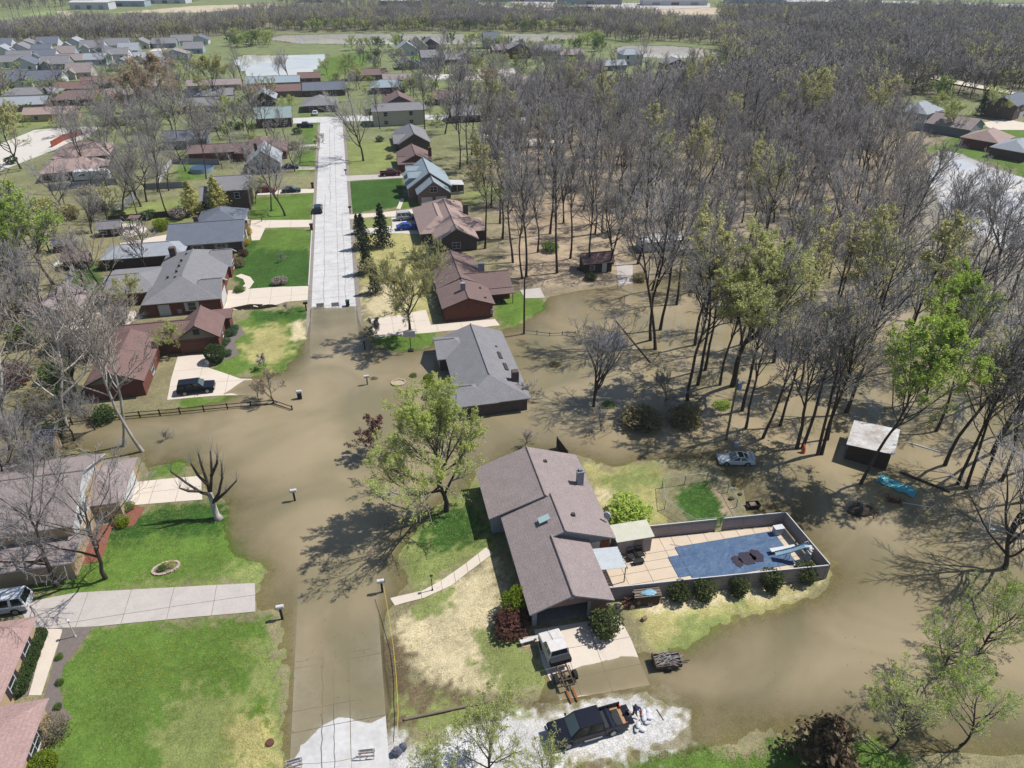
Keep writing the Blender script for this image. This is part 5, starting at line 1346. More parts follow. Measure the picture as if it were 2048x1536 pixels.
# ---------------------------------------------------------------- houses further off, each placed on its own plot
far_h = [
 # u, v, width, depth, eave, ridge, axis, wall, roof, hip, label
 (62, 203, 20, 11, 2.7, 4.6, 'x', w_tanbr, r_grey, 4, 'tan brick ranch house with grey hip roof and cream garage, far left'),
 (168, 212, 22, 12, 2.7, 5.0, 'x', w_dkgr, r_red, 5, 'long dark house with maroon hip roof, far left'),
 (48, 224, 16, 10, 2.7, 4.8, 'x', w_brown, r_lgrey, 0, 'house with pale grey roof and dark chimney at the left edge'),
 (102, 243, 17, 8, 2.7, 4.4, 'x', w_tanbr, r_tan, 0, 'low tan brick house with tan gable roof, left'),
 (150, 190, 15, 10, 2.7, 4.6, 'x', w_brown, r_dkbr, 0, 'low brown roofed house behind the maroon hip roofed one'),
 (198, 178, 14, 10, 2.7, 4.6, 'x', w_brown, r_dkbr, 0, 'brown roofed house near the white picket gardens, left'),
 (258, 202, 14, 9, 2.7, 4.4, 'x', w_brick, r_brown, 0, 'grey-brown roofed house left of the orange tree'),
 (412, 226, 20, 10, 2.7, 4.8, 'x', w_dkgr, r_grey, 0, 'long grey roofed house right of the orange tree, lower'),
 (420, 205, 18, 9, 2.7, 4.6, 'x', w_dkgr, r_grey, 0, 'grey roofed house right of the orange tree, middle'),
 (430, 183, 22, 9, 2.7, 4.4, 'x', w_tanbr, r_brown, 0, 'long low house right of the orange tree, upper'),
 (548, 178, 22, 10, 2.7, 4.6, 'x', w_dkgr, r_blue, 0, 'house with pale blue roof at the near shore of the pond'),
 (552, 196, 22, 9, 2.7, 4.6, 'x', w_brown, r_dkbr, 0, 'house with brown roof below the pale blue roofed one'),
 (530, 213, 9, 11, 2.8, 5.4, 'y', w_dkgr, r_lgrey, 0, 'gabled house at the top left end of the street'),
 (550, 256, 12, 9, 3.4, 6.2, 'x', w_dkgr, r_teal, 0, 'barn shaped house with pale teal roof left of the street'),
 (650, 193, 17, 10, 2.7, 5.0, 'x', w_dkgr, r_slate, 0, 'house with slate roof closing the street, farther one'),
 (642, 225, 13, 12, 2.7, 5.2, 'y', w_dkgr, r_grey, 5, 'grey hip roofed house with open garage at the end of the street'),
 (620, 168, 10, 8, 2.7, 4.4, 'x', w_brick, r_dkbr, 0, 'small brown roofed house beside the pond'),
 (800, 252, 18, 10, 5.2, 6.8, 'x', w_cream, r_grey, 0, 'two storey house with grey roof behind the grey gabled one'),
 (800, 222, 12, 11, 2.7, 5.6, 'y', w_dkgr, r_red, 0, 'gabled house with maroon roof on the right of the street, far up'),
 (778, 188, 14, 10, 2.8, 5.0, 'x', w_dkgr, r_blue, 4, 'house with light blue hip roof right of the street top'),
 (735, 162, 18, 9, 2.7, 4.6, 'x', w_brown, r_red, 0, 'long brown-red roofed house above the street end'),
 (800, 172, 14, 9, 2.7, 4.6, 'x', w_brown, r_brown, 0, 'low brown house right of the street top'),
 (818, 140, 11, 9, 2.8, 4.8, 'y', w_olive, r_slate, 0, 'small olive house with slate roof in the far subdivision'),
 (868, 138, 12, 10, 5.4, 8.2, 'x', w_grey, r_grey, 0, 'grey two storey house with white end wall in the far subdivision'),
 (815, 112, 12, 11, 3.2, 7.0, 'y', w_white, r_lgrey, 0, 'white gabled house in the far subdivision, leftmost of the pair by the field'),
 (838, 106, 11, 11, 3.2, 7.4, 'y', w_cream, r_grey, 0, 'cream gabled house in the far subdivision, right of the white one'),
 (862, 101, 11, 10, 3.0, 6.4, 'y', w_dkgr, r_grey, 0, 'dark gabled house in the far subdivision by the trees'),
 (985, 98, 10, 9, 5.6, 8.6, 'x', w_blue, r_slate, 0, 'pale blue two storey house in front of the river'),
 (930, 128, 12, 10, 2.8, 5.4, 'y', w_brown, r_brown, 0, 'brown gabled house below the pale blue two storey one'),
 (905, 130, 12, 9, 2.8, 5.0, 'x', w_brown, r_grey, 0, 'grey roofed house left of the brown gabled one'),
 (1040, 118, 13, 11, 5.0, 7.8, 'y', w_brick, r_grey, 0, 'dark red two storey house in the far subdivision'),
 (1010, 110, 14, 9, 2.8, 5.2, 'x', w_brown, r_brown, 0, 'brown roofed house behind the dark red two storey one'),
 (1098, 112, 15, 10, 2.8, 5.4, 'x', w_grey, r_grey, 0, 'grey roofed house right of the dark red one'),
 (1145, 120, 13, 10, 2.8, 5.0, 'x', w_brown, r_brown, 0, 'brown house in front of the green shore trees, right'),
 (1265, 132, 11, 10, 5.4, 7.6, 'x', w_white, r_lgrey, 3, 'white two storey house at the right hand lake'),
 (1230, 142, 12, 9, 2.7, 4.6, 'x', w_grey, r_lgrey, 0, 'pale roofed house beside the white two storey one'),
 (1355, 140, 13, 10, 2.8, 5.0, 'y', w_dkgr, r_grey, 0, 'dark gabled house below the right hand lake'),
 (1410, 158, 17, 9, 2.8, 5.0, 'x', w_brown, r_grey, 0, 'grey roofed house right of the dark gabled one by the lake'),
 (950, 245, 16, 10, 2.7, 5.0, 'x', w_dkgr, r_grey, 0, 'grey roofed house seen through the wood, left'),
 (1045, 235, 15, 10, 2.7, 5.0, 'x', w_dkgr, r_grey, 0, 'grey roofed house seen through the wood, right'),
 (900, 210, 14, 9, 2.7, 4.8, 'x', w_dkgr, r_dkbr, 0, 'brown roofed house behind the trees right of the street top'),
 (1050, 180, 15, 10, 2.7, 5.0, 'x', w_brown, r_brown, 0, 'brown house beside the curving far street'),
 (1180, 150, 15, 10, 2.7, 5.0, 'x', w_brown, r_red, 0, 'maroon roofed house at the end of the curving far street'),
 (310, 185, 13, 9, 2.8, 4.8, 'x', w_white, r_brown, 0, 'white house with grey-brown roof behind the orange tree'),
]
for (u, v, w, d, ze, zr, ax, wl, rf, hip, lb) in far_h:
    hp('distant_house', lb, u, v, w, d, ze, zr, ax, wl, rf, hip, hip)
# pale gabled houses of the subdivision in the upper left
sub = [(6, 116), (42, 112), (52, 100), (96, 98), (40, 128), (84, 112), (88, 124), (132, 118), (150, 100), (140, 133), (186, 106), (235, 101), (282, 99), (330, 97), (388, 108), (400, 90), (48, 142), (18, 136), (112, 140),
       (190, 131), (205, 116), (232, 120), (258, 112), (78, 175), (22, 172), (312, 146), (296, 128), (246, 142), (160, 158), (365, 92), (350, 120), (6, 100)]
rs_ = random.Random(8)
sub.sort(key=lambda p: (p[1], p[0]))
wn_ = {w_white: 'white', w_cream: 'cream', w_grey: 'grey', w_blue: 'pale blue'}
rn_ = {r_grey: 'grey', r_lgrey: 'pale grey', r_slate: 'slate', r_brown: 'brown'}
ordn = ['first', 'second', 'third', 'fourth', 'fifth', 'sixth', 'seventh', 'eighth']
for i, (u, v) in enumerate(sub):
    wl = rs_.choice([w_white, w_white, w_cream, w_grey, w_blue])
    rf = rs_.choice([r_grey, r_lgrey, r_slate, r_brown, r_grey])
    ax = 'x' if rs_.random() < 0.7 else 'y'
    w, d = rs_.uniform(10, 14), rs_.uniform(9, 11)
    if (u, v) == (78, 175):
        wl, rf, ax, w, d = w_white, r_slate, 'x', 19, 11
    hp('subdivision_house', '%s house with %s roof, %s counting downwards in the upper left subdivision' % (wn_[wl], rn_[rf], nth(i)), u, v, w, d, 2.9, rs_.uniform(5.2, 6.4), ax, wl, rf, group='pale houses of the upper left subdivision',
       ops=[(0, 'S', -w * 0.22, 0.2, 2.6, 2.1, 'gar'), (0, 'S', w * 0.24, 0.9, 1.3, 1.2)], extra=[(-w * 0.45, -w * 0.05, -2.6, 4.5, 2.8, 4.6, 'y', 0, 0)] if i % 2 else ())
# houses on the far right bank
hp('two_storey_house', 'white two storey house with pale hip roof beyond the wood on the right', 1850, 258, 13, 11, 5.4, 8.0, 'x', w_white, r_lgrey, 4, 4, rz=R(28), ops=[(0, 'S', -4.4, 0.8, 1.2, 1.4), (0, 'S', -4.4, 3.4, 1.2, 1.4), (0, 'S', -0.5, 3.4, 1.2, 1.4), (0, 'W', 3, 3.4, 1.2, 1.4), (0, 'W', 7, 3.4, 1.2, 1.4), (0, 'W', 4, 0.8, 1.2, 1.4)])
hp('bank_house', 'grey gabled house with taupe roof right of the white two storey one', 1935, 274, 12, 14, 2.9, 5.6, 'y', w_grey, r_brown, rz=R(28))
hp('bank_house', 'house with tan hip roof above the grassy pond bank', 1995, 300, 13, 11, 2.9, 5.2, 'x', w_brick, r_tan, 4, 4, rz=R(28))
hp('bank_house', 'house with pale grey hip roof at the right edge above the pond', 2052, 320, 13, 10, 2.9, 5.0, 'x', w_dkgr, r_lgrey, 4, 4, rz=R(28))
hp('two_storey_house', 'dark two storey house with garage at the upper right edge', 2030, 238, 15, 10, 5.2, 7.6, 'x', w_dkgr, r_slate, rz=R(28), ops=[(0, 'S', 1, 0.2, 4.4, 2.1, 'gar'), (0, 'S', 0, 3.4, 1.2, 1.3), (0, 'S', 3.6, 3.4, 1.2, 1.3), (0, 'S', -4.5, 3.4, 1.2, 1.3)])
sheet('driveway', UP([(1960, 248), (2010, 240), (2060, 250), (2060, 262), (1985, 262)]), 0.05, m_conc_p, 4)
# long flat buildings of the business district along the top edge
top = [(180, 20, 34, 14, 6, w_white, 'white barn like hall beyond the field at the upper left'), (240, 14, 46, 14, 5, w_blue, 'pale blue commercial hall beyond the field at the top left'), (330, 8, 40, 16, 5, w_white, 'white commercial hall at the top, fourth from the left'),
       (800, 14, 40, 18, 5, w_grey, 'grey flat roofed store at the top edge above the river'), (900, 9, 50, 18, 5, w_white, 'white flat roofed store at the top edge, centre'), (1040, 4, 70, 22, 6, w_blue, 'pale blue flat roofed store at the top edge'), (1180, 10, 60, 18, 5, w_grey, 'grey flat roofed store right of the roadside sign'),
       (1350, 12, 60, 18, 5, w_white, 'white warehouse at the top edge right of centre'), (1105, 34, 22, 8, 4, w_white, 'filling station canopy at the far road'), (1150, 24, 30, 9, 4, w_dkgr, 'dark long low building under the roadside sign'), (1640, 16, 60, 20, 5, w_white, 'white warehouse at the top right, leftmost'), (1760, 20, 70, 22, 5, w_grey, 'grey warehouse at the top right, second'), (1880, 24, 70, 24, 5, w_white, 'white warehouse at the top right, third'), (2000, 30, 80, 24, 6, w_white, 'white warehouse at the top right corner'), (1520, 8, 60, 20, 5, w_blue, 'pale blue warehouse at the top right of centre'), (640, 6, 40, 16, 5, w_white, 'white hall at the top edge left of centre')]
for u, v, w, d, h, wl, lb in top:
    x, y = U(u, v)
    o = thing('warehouse', lb, 'warehouse', (x, y, 0), R(-12))
    m = MB(); m.box(-w / 2, w / 2, 0, d, -0.3, h); m.build('wall', wl, o)
    m = MB(); m.add([(-w / 2 - 0.4, -0.4, h), (w / 2 + 0.4, -0.4, h), (w / 2 + 0.4, d / 2, h + 1.1), (-w / 2 - 0.4, d / 2, h + 1.1), (w / 2 + 0.4, d + 0.4, h), (-w / 2 - 0.4, d + 0.4, h)], [(0, 1, 2, 3), (3, 2, 4, 5), (0, 3, 5), (1, 4, 2), (0, 5, 4, 1)]); m.build('roof', r_white if wl is not w_dkgr else r_grey, o)
    for k in range(3):
        m = MB(); m.box(-w * 0.36 + k * w * 0.3, -w * 0.36 + k * w * 0.3 + w * 0.12, -0.06, -0.01, 0.3, h * 0.6); m.build('loading_door', m_pane if k == 1 else t_grey, o)
sheet('far_road', UP([(960, 6), (1060, 18), (1120, 26), (1180, 30), (1180, 35), (1090, 30), (1040, 20), (955, 9)]), 0.1, m_conc, 12)
sheet('parking_lot', UP([(1010, 1), (1120, 6), (1420, 8), (1420, 16), (1300, 20), (1120, 18), (1040, 12)]), 0.1, m_conc_g, 14)
hw = sheet('highway', UP([(1250, 40), (1318, 47), (1345, 48), (1420, 62), (1500, 77), (1600, 95), (1760, 128), (1900, 162), (2100, 200), (2100, 207), (1900, 170), (1700, 123), (1500, 84), (1420, 68), (1330, 53), (1250, 46)]), 0.5, m_conc_p, 8)
# roadside billboard, utility poles
x, y = U(1140, 33)
o = thing('roadside_sign', 'teal sign on a pole beside the far road', 'sign', (x, y, 0), R(-12))
m = MB(); m.cyl(0, 0, 0, 11, 0.25, n=8); m.build('pole', t_grey, o)
m = MB(); m.box(-3.2, 3.2, -0.3, 0.3, 8.0, 11.0); m.build('panel', mat('sign_teal', S(120, 200, 206), 0.6), o)
for i, (u, v) in enumerate(((30, 46), (43, 45), (72, 42), (84, 42), (106, 41), (118, 42), (131, 40))):
    x, y = U(u, v)
    o = thing('utility_pole', 'wooden utility pole at the edge of the far field, %s from the left' % ordn[i], 'pole', (x, y, 0), 0.4, 'utility poles by the far field')
    m = MB(); m.cyl(0, 0, -0.2, 10.5, 0.2, 0.14, n=6); m.build('post', m_wood_d, o)
    m = MB(); m.box(-1.2, 1.2, -0.07, 0.07, 9.4, 9.6); m.build('crossarm', m_wood_d, o)
# trees and bushes of the far yards
rt = random.Random(31)
yt = [(20, 190, 'yardbud0'), (100, 215, 'spruce0'), (210, 185, 'yard0'), (240, 160, 'yard1'), (225, 172, 'tall2'), (345, 150, 'vase0'), (335, 138, 'tall0'), (490, 190, 'tall3'), (470, 170, 'vase1'), (500, 215, 'vase0'), (575, 150, 'vase0'), (560, 152, 'vase1'), (180, 225, 'yard3'), (655, 150, 'yardbud0'), (690, 160, 'yardbud1'), (720, 180, 'yardbud0'), (700, 205, 'yard0'), (670, 180, 'yardbud0'), (740, 250, 'yard2'), (760, 260, 'tall2'), (820, 195, 'yardbud1'), (850, 200, 'yardbud0'), (870, 180, 'tall1'), (890, 150, 'tall3'), (912, 115, 'yard1'), (955, 150, 'yardbud0'), (980, 145, 'yardbud1'), (1000, 150, 'yardbud0'), (975, 205, 'orange'), (940, 210, 'yard0'), (1000, 225, 'tall4'), (1020, 240, 'tall1'), (1060, 250, 'tall0'), (1090, 215, 'tall2'), (1120, 225, 'tall3'), (1160, 200, 'tall5'), (1150, 160, 'yard1'), (1200, 190, 'tall0'), (1240, 200, 'tall1'), (1280, 175, 'tall2'), (1320, 185, 'tall4'), (1300, 150, 'yard2'), (1380, 180, 'tallbud0'), (1420, 190, 'tallbud1'), (1070, 130, 'yard3'), (805, 300, 'smallbare'), (640, 300, 'small0'), (350, 190, 'yard3'), (380, 230, 'yard0'), (1865, 245, 'yardbud1'), (1905, 270, 'yardbud0'), (1985, 235, 'yardbud1'), (1960, 232, 'spruce0'), (1780, 215, 'orange'), (1745, 225, 'yardbud0')]
kinds = {'yard': 'bare tree', 'yardbud': 'yellow-green budding tree', 'tall': 'tall bare tree', 'tallbud': 'tall budding tree', 'vase': 'fan shaped bare tree', 'orange': 'orange budding tree', 'spruce': 'dark spruce', 'smallbare': 'small bare tree', 'small': 'small budding tree'}
def where(u):
    return 'upper left subdivision' if u < 450 else 'plots at the street top' if u < 780 else 'plots between street and lake' if u < 1060 else 'plots behind the wood' if u < 1500 else 'right hand pond bank'
cnt = {}
for u, v, k in yt:
    kk = k.rstrip('0123456789')
    cnt.setdefault((kk, where(u)), []).append((u, v, k))
for (kk, wh), L_ in cnt.items():
    L_.sort()
    for i, (u, v, k) in enumerate(L_):
        lb = '%s in the %s' % (kinds[kk], wh) + ('' if len(L_) == 1 else ', %s from the left' % nth(i))
        pt(k, u, v, lb, name='yard_tree', s=rt.uniform(0.6, 0.85) if kk in ('yard', 'yardbud', 'orange', 'vase') else rt.uniform(0.65, 0.95), group='trees of the far yards')

# trees and bushes nobody could count between the far houses, clear of every roof
_hp = np.array([o.location[:2] for o in bpy.data.objects if o.get('category') in ('house', 'shed', 'warehouse', 'garage')])
def clear_of(P, d):
    return P[(((P[:, None] - _hp[None]) ** 2).sum(2).min(1) > d * d)]
_st = UP([(560, 225), (730, 225), (735, 600), (600, 600)])
g1 = clear_of(np.concatenate([fill([(-100, 185), (440, 150), (470, 200), (600, 225), (590, 330), (300, 300), (-100, 250)], 12, 51, AV), fill([(690, 125), (1100, 115), (1190, 135), (1200, 190), (1150, 215), (900, 255), (740, 250)], 12, 52, AV), fill([(0, 380), (230, 380), (330, 560), (250, 800), (-60, 860), (-60, 380)], 13, 53, AV)]), 9.5)
g1 = g1[sdist(g1, _st) < 0]
scatter('yard_woodland', g1, far_col, 'mixed bare trees crowding the far gardens', 0.35, 0.75, 61)
g2 = clear_of(np.concatenate([fill([(-100, 150), (440, 120), (470, 200), (600, 225), (590, 330), (300, 300), (-100, 250)], 17, 55, AV), fill([(690, 125), (1100, 115), (1190, 135), (1200, 190), (1150, 215), (900, 255), (740, 250)], 15, 56, AV)]), 9.5)
g2 = g2[sdist(g2, _st) < 0]
scatter('yard_green_trees', g2, far_grn, 'small fresh green trees and hedges of the far gardens', 0.2, 0.5, 71)
# ---------------------------------------------------------------- vehicles
def paint(name, c):
    m = mat('paint_' + name, c, 0.3, spec=0.22)
    m.node_tree.nodes['Principled BSDF'].inputs['Coat Weight'].default_value = 0.0
    return m
m_glass = mat('car_glass', (0.012, 0.016, 0.02), 0.06, spec=0.7)
m_wind = mat('windshield_glass', (0.06, 0.085, 0.085), 0.08, spec=0.5)
m_tyre = mat('tyre', (0.015, 0.015, 0.016), 0.9)
m_rim = mat('rim_alloy', S(190, 190, 194), 0.35, metal=0.7)
m_lamp = mat('headlight', S(225, 228, 232), 0.15)
m_tail = mat('taillight', (0.35, 0.02, 0.02), 0.3)
m_frame = mat('chassis', (0.03, 0.028, 0.026), 0.7, (0.09, 0.05, 0.03), 4)
def profile_body(mb, prof, w, rnd=0.07, m=0):
    """side profile (x,z) swept across the width, edges rounded"""
    cx = sum(p[0] for p in prof) / len(prof); cz = sum(p[1] for p in prof) / len(prof)
    lx = max(abs(p[0] - cx) for p in prof); lz = max(abs(p[1] - cz) for p in prof)
    ins = [(cx + (x - cx) * (1 - rnd / lx), cz + (z - cz) * (1 - rnd / lz)) for x, z in prof]
    n = len(prof)
    vs = [(x, -w, z) for x, z in ins] + [(x, -w + rnd, z) for x, z in prof] + [(x, w - rnd, z) for x, z in prof] + [(x, w, z) for x, z in ins]
    fs = [tuple(range(n)), tuple(range(4 * n - 1, 3 * n - 1, -1))]
    for l in range(3):
        fs += [(l * n + i, (l + 1) * n + i, (l + 1) * n + (i + 1) % n, l * n + (i + 1) % n) for i in range(n)]
    mb.add(vs, fs, m)
def arch(xc, r, z0, k=6):
    return [(xc + r * math.cos(math.pi * i / k), z0 + r * math.sin(math.pi * i / k)) for i in range(k + 1)]
def wheels(o, xs, w, r=0.34, wd=0.24):
    for x in xs:
        for s in (-1, 1):
            m = MB(); m.tube([(x, s * (w - wd), r), (x, s * (w + 0.02), r)], r, 16); t = m.build('wheel', m_tyre, o)
            m = MB(); m.tube([(x, s * (w + 0.015), r), (x, s * (w + 0.045), r)], r * 0.62, 12); m.build('rim', m_rim, t)
def cabin(o, base, roof, zb, zt, w, tap, pm, npill=2):
    """greenhouse: painted shell, with each pane laid into it"""
    (bf, br), (rf, rr) = base, roof
    wt = w - tap
    v = [(bf, -w, zb), (br, -w, zb), (br, w, zb), (bf, w, zb), (rf, -wt, zt), (rr, -wt, zt), (rr, wt, zt), (rf, wt, zt)]
    m = MB(); m.add(v, [(3, 2, 1, 0), (4, 5, 6, 7), (0, 1, 5, 4), (2, 3, 7, 6), (3, 0, 4, 7), (1, 2, 6, 5)])
    m.build('cabin', pm, o)
    def pane(nm, q, f=0.1, d=0.012, gm=None):
        q = [Vector(p) for p in q]
        c = sum(q, Vector()) / 4
        n = (q[1] - q[0]).cross(q[3] - q[0]).normalized()
        if n.dot(c - Vector(((bf + br) / 2, 0, zb))) < 0: n = -n
        q = [c + (p - c) * (1 - f) + n * d for p in q]
        b = [p - n * 0.02 for p in q]
        g = MB(); g.add(b + q, [(4, 5, 6, 7), (0, 1, 5, 4), (1, 2, 6, 5), (2, 3, 7, 6), (3, 0, 4, 7)]); g.build(nm, gm or m_glass, o)
    pane('windshield', [v[3], v[0], v[4], v[7]], 0.12, 0.012, m_wind)
    pane('rear_window', [v[1], v[2], v[6], v[5]], 0.16)
    for s, (a, b, c, d) in ((-1, (0, 1, 5, 4)), (1, (3, 2, 6, 7))):
        A, B, Cc, D = (Vector(v[k]) for k in (a, b, c, d))
        for k in range(npill):
            f0, f1 = k / npill + 0.02, (k + 1) / npill - 0.02
            pane('side_window', [A.lerp(B, f0), A.lerp(B, f1), D.lerp(Cc, f1), D.lerp(Cc, f0)], 0.14)
def car(name, label, x, y, rz, pm, kind='sedan', L=4.6, W=1.82, H=1.42, cat='car', z=None, group=None):
    o = thing(name, label, cat, (x, y, (hz(x, y) + 0.03) if z is None else z), rz, group)
    w, h = W / 2, L / 2
    wx = (0.305 * L, -0.295 * L)
    if kind == 'sedan':
        hood, belt, top = 0.80, 0.88, H
        up = [(h, 0.30), (h, 0.58), (h - 0.12, 0.70), (0.2 * L, 0.90), (-0.36 * L, 0.93), (-h + 0.12, 0.90), (-h, 0.72), (-h, 0.30)]
        cb = ((0.22 * L, -0.40 * L), (0.05 * L, -0.22 * L), 0.90, H)
    elif kind == 'coupe':
        up = [(h, 0.26), (h, 0.44), (h - 0.25, 0.58), (0.18 * L, 0.78), (-0.30 * L, 0.86), (-h + 0.1, 0.86), (-h, 0.66), (-h, 0.28)]
        cb = ((0.2 * L, -0.34 * L), (0.0, -0.2 * L), 0.79, H)
    elif kind == 'suv':
        up = [(h, 0.36), (h, 0.75), (h - 0.1, 0.94), (0.24 * L, 1.05), (-h + 0.06, 1.06), (-h, 0.9), (-h, 0.4)]
        cb = ((0.23 * L, -0.49 * L), (0.1 * L, -0.44 * L), 1.04, H)
    else:
        up = [(h, 0.45), (h, 0.85), (h - 0.12, 1.02), (0.26 * L, 1.12), (-0.18 * L, 1.12), (-0.18 * L, 0.62), (-h, 0.62), (-h, 0.5)]
        cb = ((0.27 * L, -0.18 * L), (0.14 * L, -0.165 * L), 1.11, H)
    r = 0.34 if kind in ('sedan', 'coupe') else 0.38 if kind == 'suv' else 0.40
    zb = up[0][1]
    prof = list(up) + [(p[0], p[1]) for p in reversed(arch(wx[1], r + 0.06, zb))][0:0]
    prof = up + [(q[0], max(q[1], zb)) for q in reversed(arch(wx[1], r + 0.07, zb))] + [(q[0], max(q[1], zb)) for q in reversed(arch(wx[0], r + 0.07, zb))]
    m = MB(); profile_body(m, prof, w); m.build('body', pm, o)
    cabin(o, cb[0:1][0], cb[1], cb[2], cb[3], w - 0.07, 0.16, pm, 2 if kind in ('sedan', 'coupe') else 3 if kind == 'suv' else 2)
    m = MB(); m.box(-h + 0.3, h - 0.3, -w + 0.28, w - 0.28, 0.22, zb + 0.25); m.build('underbody', m_black, o)
    wheels(o, wx, w, r)
    for s in (-1, 1):
        m = MB(); m.box(h - 0.1, h + 0.015, s * w * 0.72 - 0.2, s * w * 0.72 + 0.2, zb + 0.28, zb + 0.42); m.build('headlight', m_lamp, o)
        m = MB(); m.box(-h - 0.015, -h + 0.08, s * w * 0.78 - 0.14, s * w * 0.78 + 0.14, zb + 0.3, zb + 0.45); m.build('taillight', m_tail, o)
        m = MB(); m.box(cb[0][0] - 0.3, cb[0][0] - 0.16, s * (w + 0.02) - (0 if s > 0 else 0.18), s * (w + 0.02) + (0.18 if s > 0 else 0), cb[2] + 0.03, cb[2] + 0.17); m.build('mirror', pm, o)
    if kind == 'pickup':
        b0, b1 = -h, -0.185 * L
        for nm, (xa, xb, ya, yb, za, zc) in (('bed_side', (b0, b1, w - 0.12, w - 0.004, 0.5, 1.12)), ('bed_side', (b0, b1, -w + 0.004, -w + 0.12, 0.5, 1.12)), ('bed_front', (b1 - 0.06, b1, -w + 0.13, w - 0.13, 0.63, 1.1))):
            m = MB(); m.box(xa, xb, ya, yb, za + 0.13, zc); m.build(nm, pm, o)
        m = MB(); m.box(b0 + 0.02, b1 - 0.07, -w + 0.13, w - 0.13, 0.63, 0.68); m.build('bed_floor', mat('plywood', S(206, 168, 120), 0.85, S(184, 144, 100), 1.5, 0.7), o)
        for x in (wx[1],):
            for s in (-1, 1):
                m = MB(); m.box(x - 0.45, x + 0.45, s * (w - 0.34) - 0.2 * (s > 0), s * (w - 0.34) + 0.2 * (s < 0), 0.681, 0.78); m.build('wheel_well', pm, o)
        m = MB(); m.box(-h - 0.12, -h - 0.01, -w * 0.92, w * 0.92, 0.42, 0.6); m.build('rear_bumper', m_rim, o)
        m = MB(); m.box(h + 0.01, h + 0.14, -w * 0.95, w * 0.95, 0.45, 0.68); m.build('front_bumper', m_rim, o)
        m = MB(); m.box(h - 0.02, h + 0.02, -w * 0.5, w * 0.5, 0.70, 0.94); m.build('grille', m_black, o)
    return o
p_black, p_white, p_blue = paint('black', (0.008, 0.009, 0.016)), paint('white', S(238, 240, 242)), paint('blue', S(40, 84, 190))
p_silver, p_maroon, p_dark, p_red = paint('silver', S(190, 192, 196)), paint('maroon', S(92, 30, 34)), paint('dark_grey', S(64, 68, 78)), paint('dark_red', S(130, 34, 48))
pk = car('pickup_truck', 'black crew cab pickup on the white gravel with its tailgate down', 12.95, 31.35, R(180 + 4), p_black, 'pickup', 6.3, 2.02, 1.92, 'truck')
m = MB(); m.box(-3.75, -3.17, -0.85, 0.85, 0.66, 0.74); m.build('tailgate', p_black, pk)
m = MB(); m.box(-1.6, -1.25, -0.75, 0.75, 0.69, 0.95); m.build('tool_box', m_black, pk)
m = MB(); m.box(-0.9, 0.6, 1.02, 1.1, 0.42, 0.5); m.build('side_step', m_rim, pk)
car('parked_suv', 'white SUV parked at the left edge on the long concrete driveway', -37.3, 54.6, R(180), p_white, 'suv', 5.2, 2.0, 1.88)
car('parked_suv', 'black SUV parked on the driveway behind the rail fence', -25.3, 91.3, R(2), p_black, 'suv', 4.9, 1.95, 1.75)
car('parked_car', 'black car standing on the dry part of the street', -9.6, 166.5, R(90), paint('blue_black', (0.012, 0.016, 0.03)), 'suv', 4.6, 1.85, 1.6)
car('parked_car', 'bright blue sedan under the eave of the light brown roofed house', 9.4, 150.0, R(0), p_blue, 'sedan', 4.6)
car('parked_suv', 'boxy silver SUV beside the blue sedan', 9.9, 156.3, R(0), p_silver, 'suv', 4.75, 1.95, 1.85)
car('pickup_truck', 'maroon pickup on the driveway beside the dark green lawn', 8.8, 192.2, R(0), p_maroon, 'pickup', 5.4, 1.95, 1.8, 'truck')
car('parked_car', 'dark red sedan on a driveway left of the street', -22.4, 184.3, R(0), p_red, 'sedan', 4.5)
car('parked_car', 'dark grey sedan right of the dark red one on the same driveway', -16.3, 182.8, R(0), p_dark, 'sedan', 4.6)
q = U(631, 231); car('parked_car', 'white car in front of the garage closing the street', q[0], q[1], R(90), p_white, 'sedan', 4.5)
q = U(611, 257); car('pickup_truck', 'black pickup parked at the top left of the street', q[0], q[1], R(0), p_black, 'pickup', 5.4, 1.95, 1.8, 'truck')
q = U(640, 330); car('parked_car', 'dark car under the trees at a driveway left of the street', -17.5, 204.5, R(0), p_dark, 'sedan', 4.5)
# white sports coupe standing in the flood
fo = car('flooded_coupe', 'white sports coupe with dark sunroof standing in flood water', 41.1, 60.8, R(180 - 14), p_white, 'coupe', 4.3, 1.75, 1.2, z=-0.12)
m = MB(); m.box(-0.75, -0.15, -0.5, 0.5, 1.19, 1.21); m.build('sunroof', m_glass, fo)
m = MB(); m.box(-2.1, -1.85, -0.8, 0.8, 1.02, 1.07); m.box(-2.0, -1.9, -0.6, -0.5, 0.84, 1.02); m.box(-2.0, -1.9, 0.5, 0.6, 0.84, 1.02); m.build('spoiler', p_white, fo)
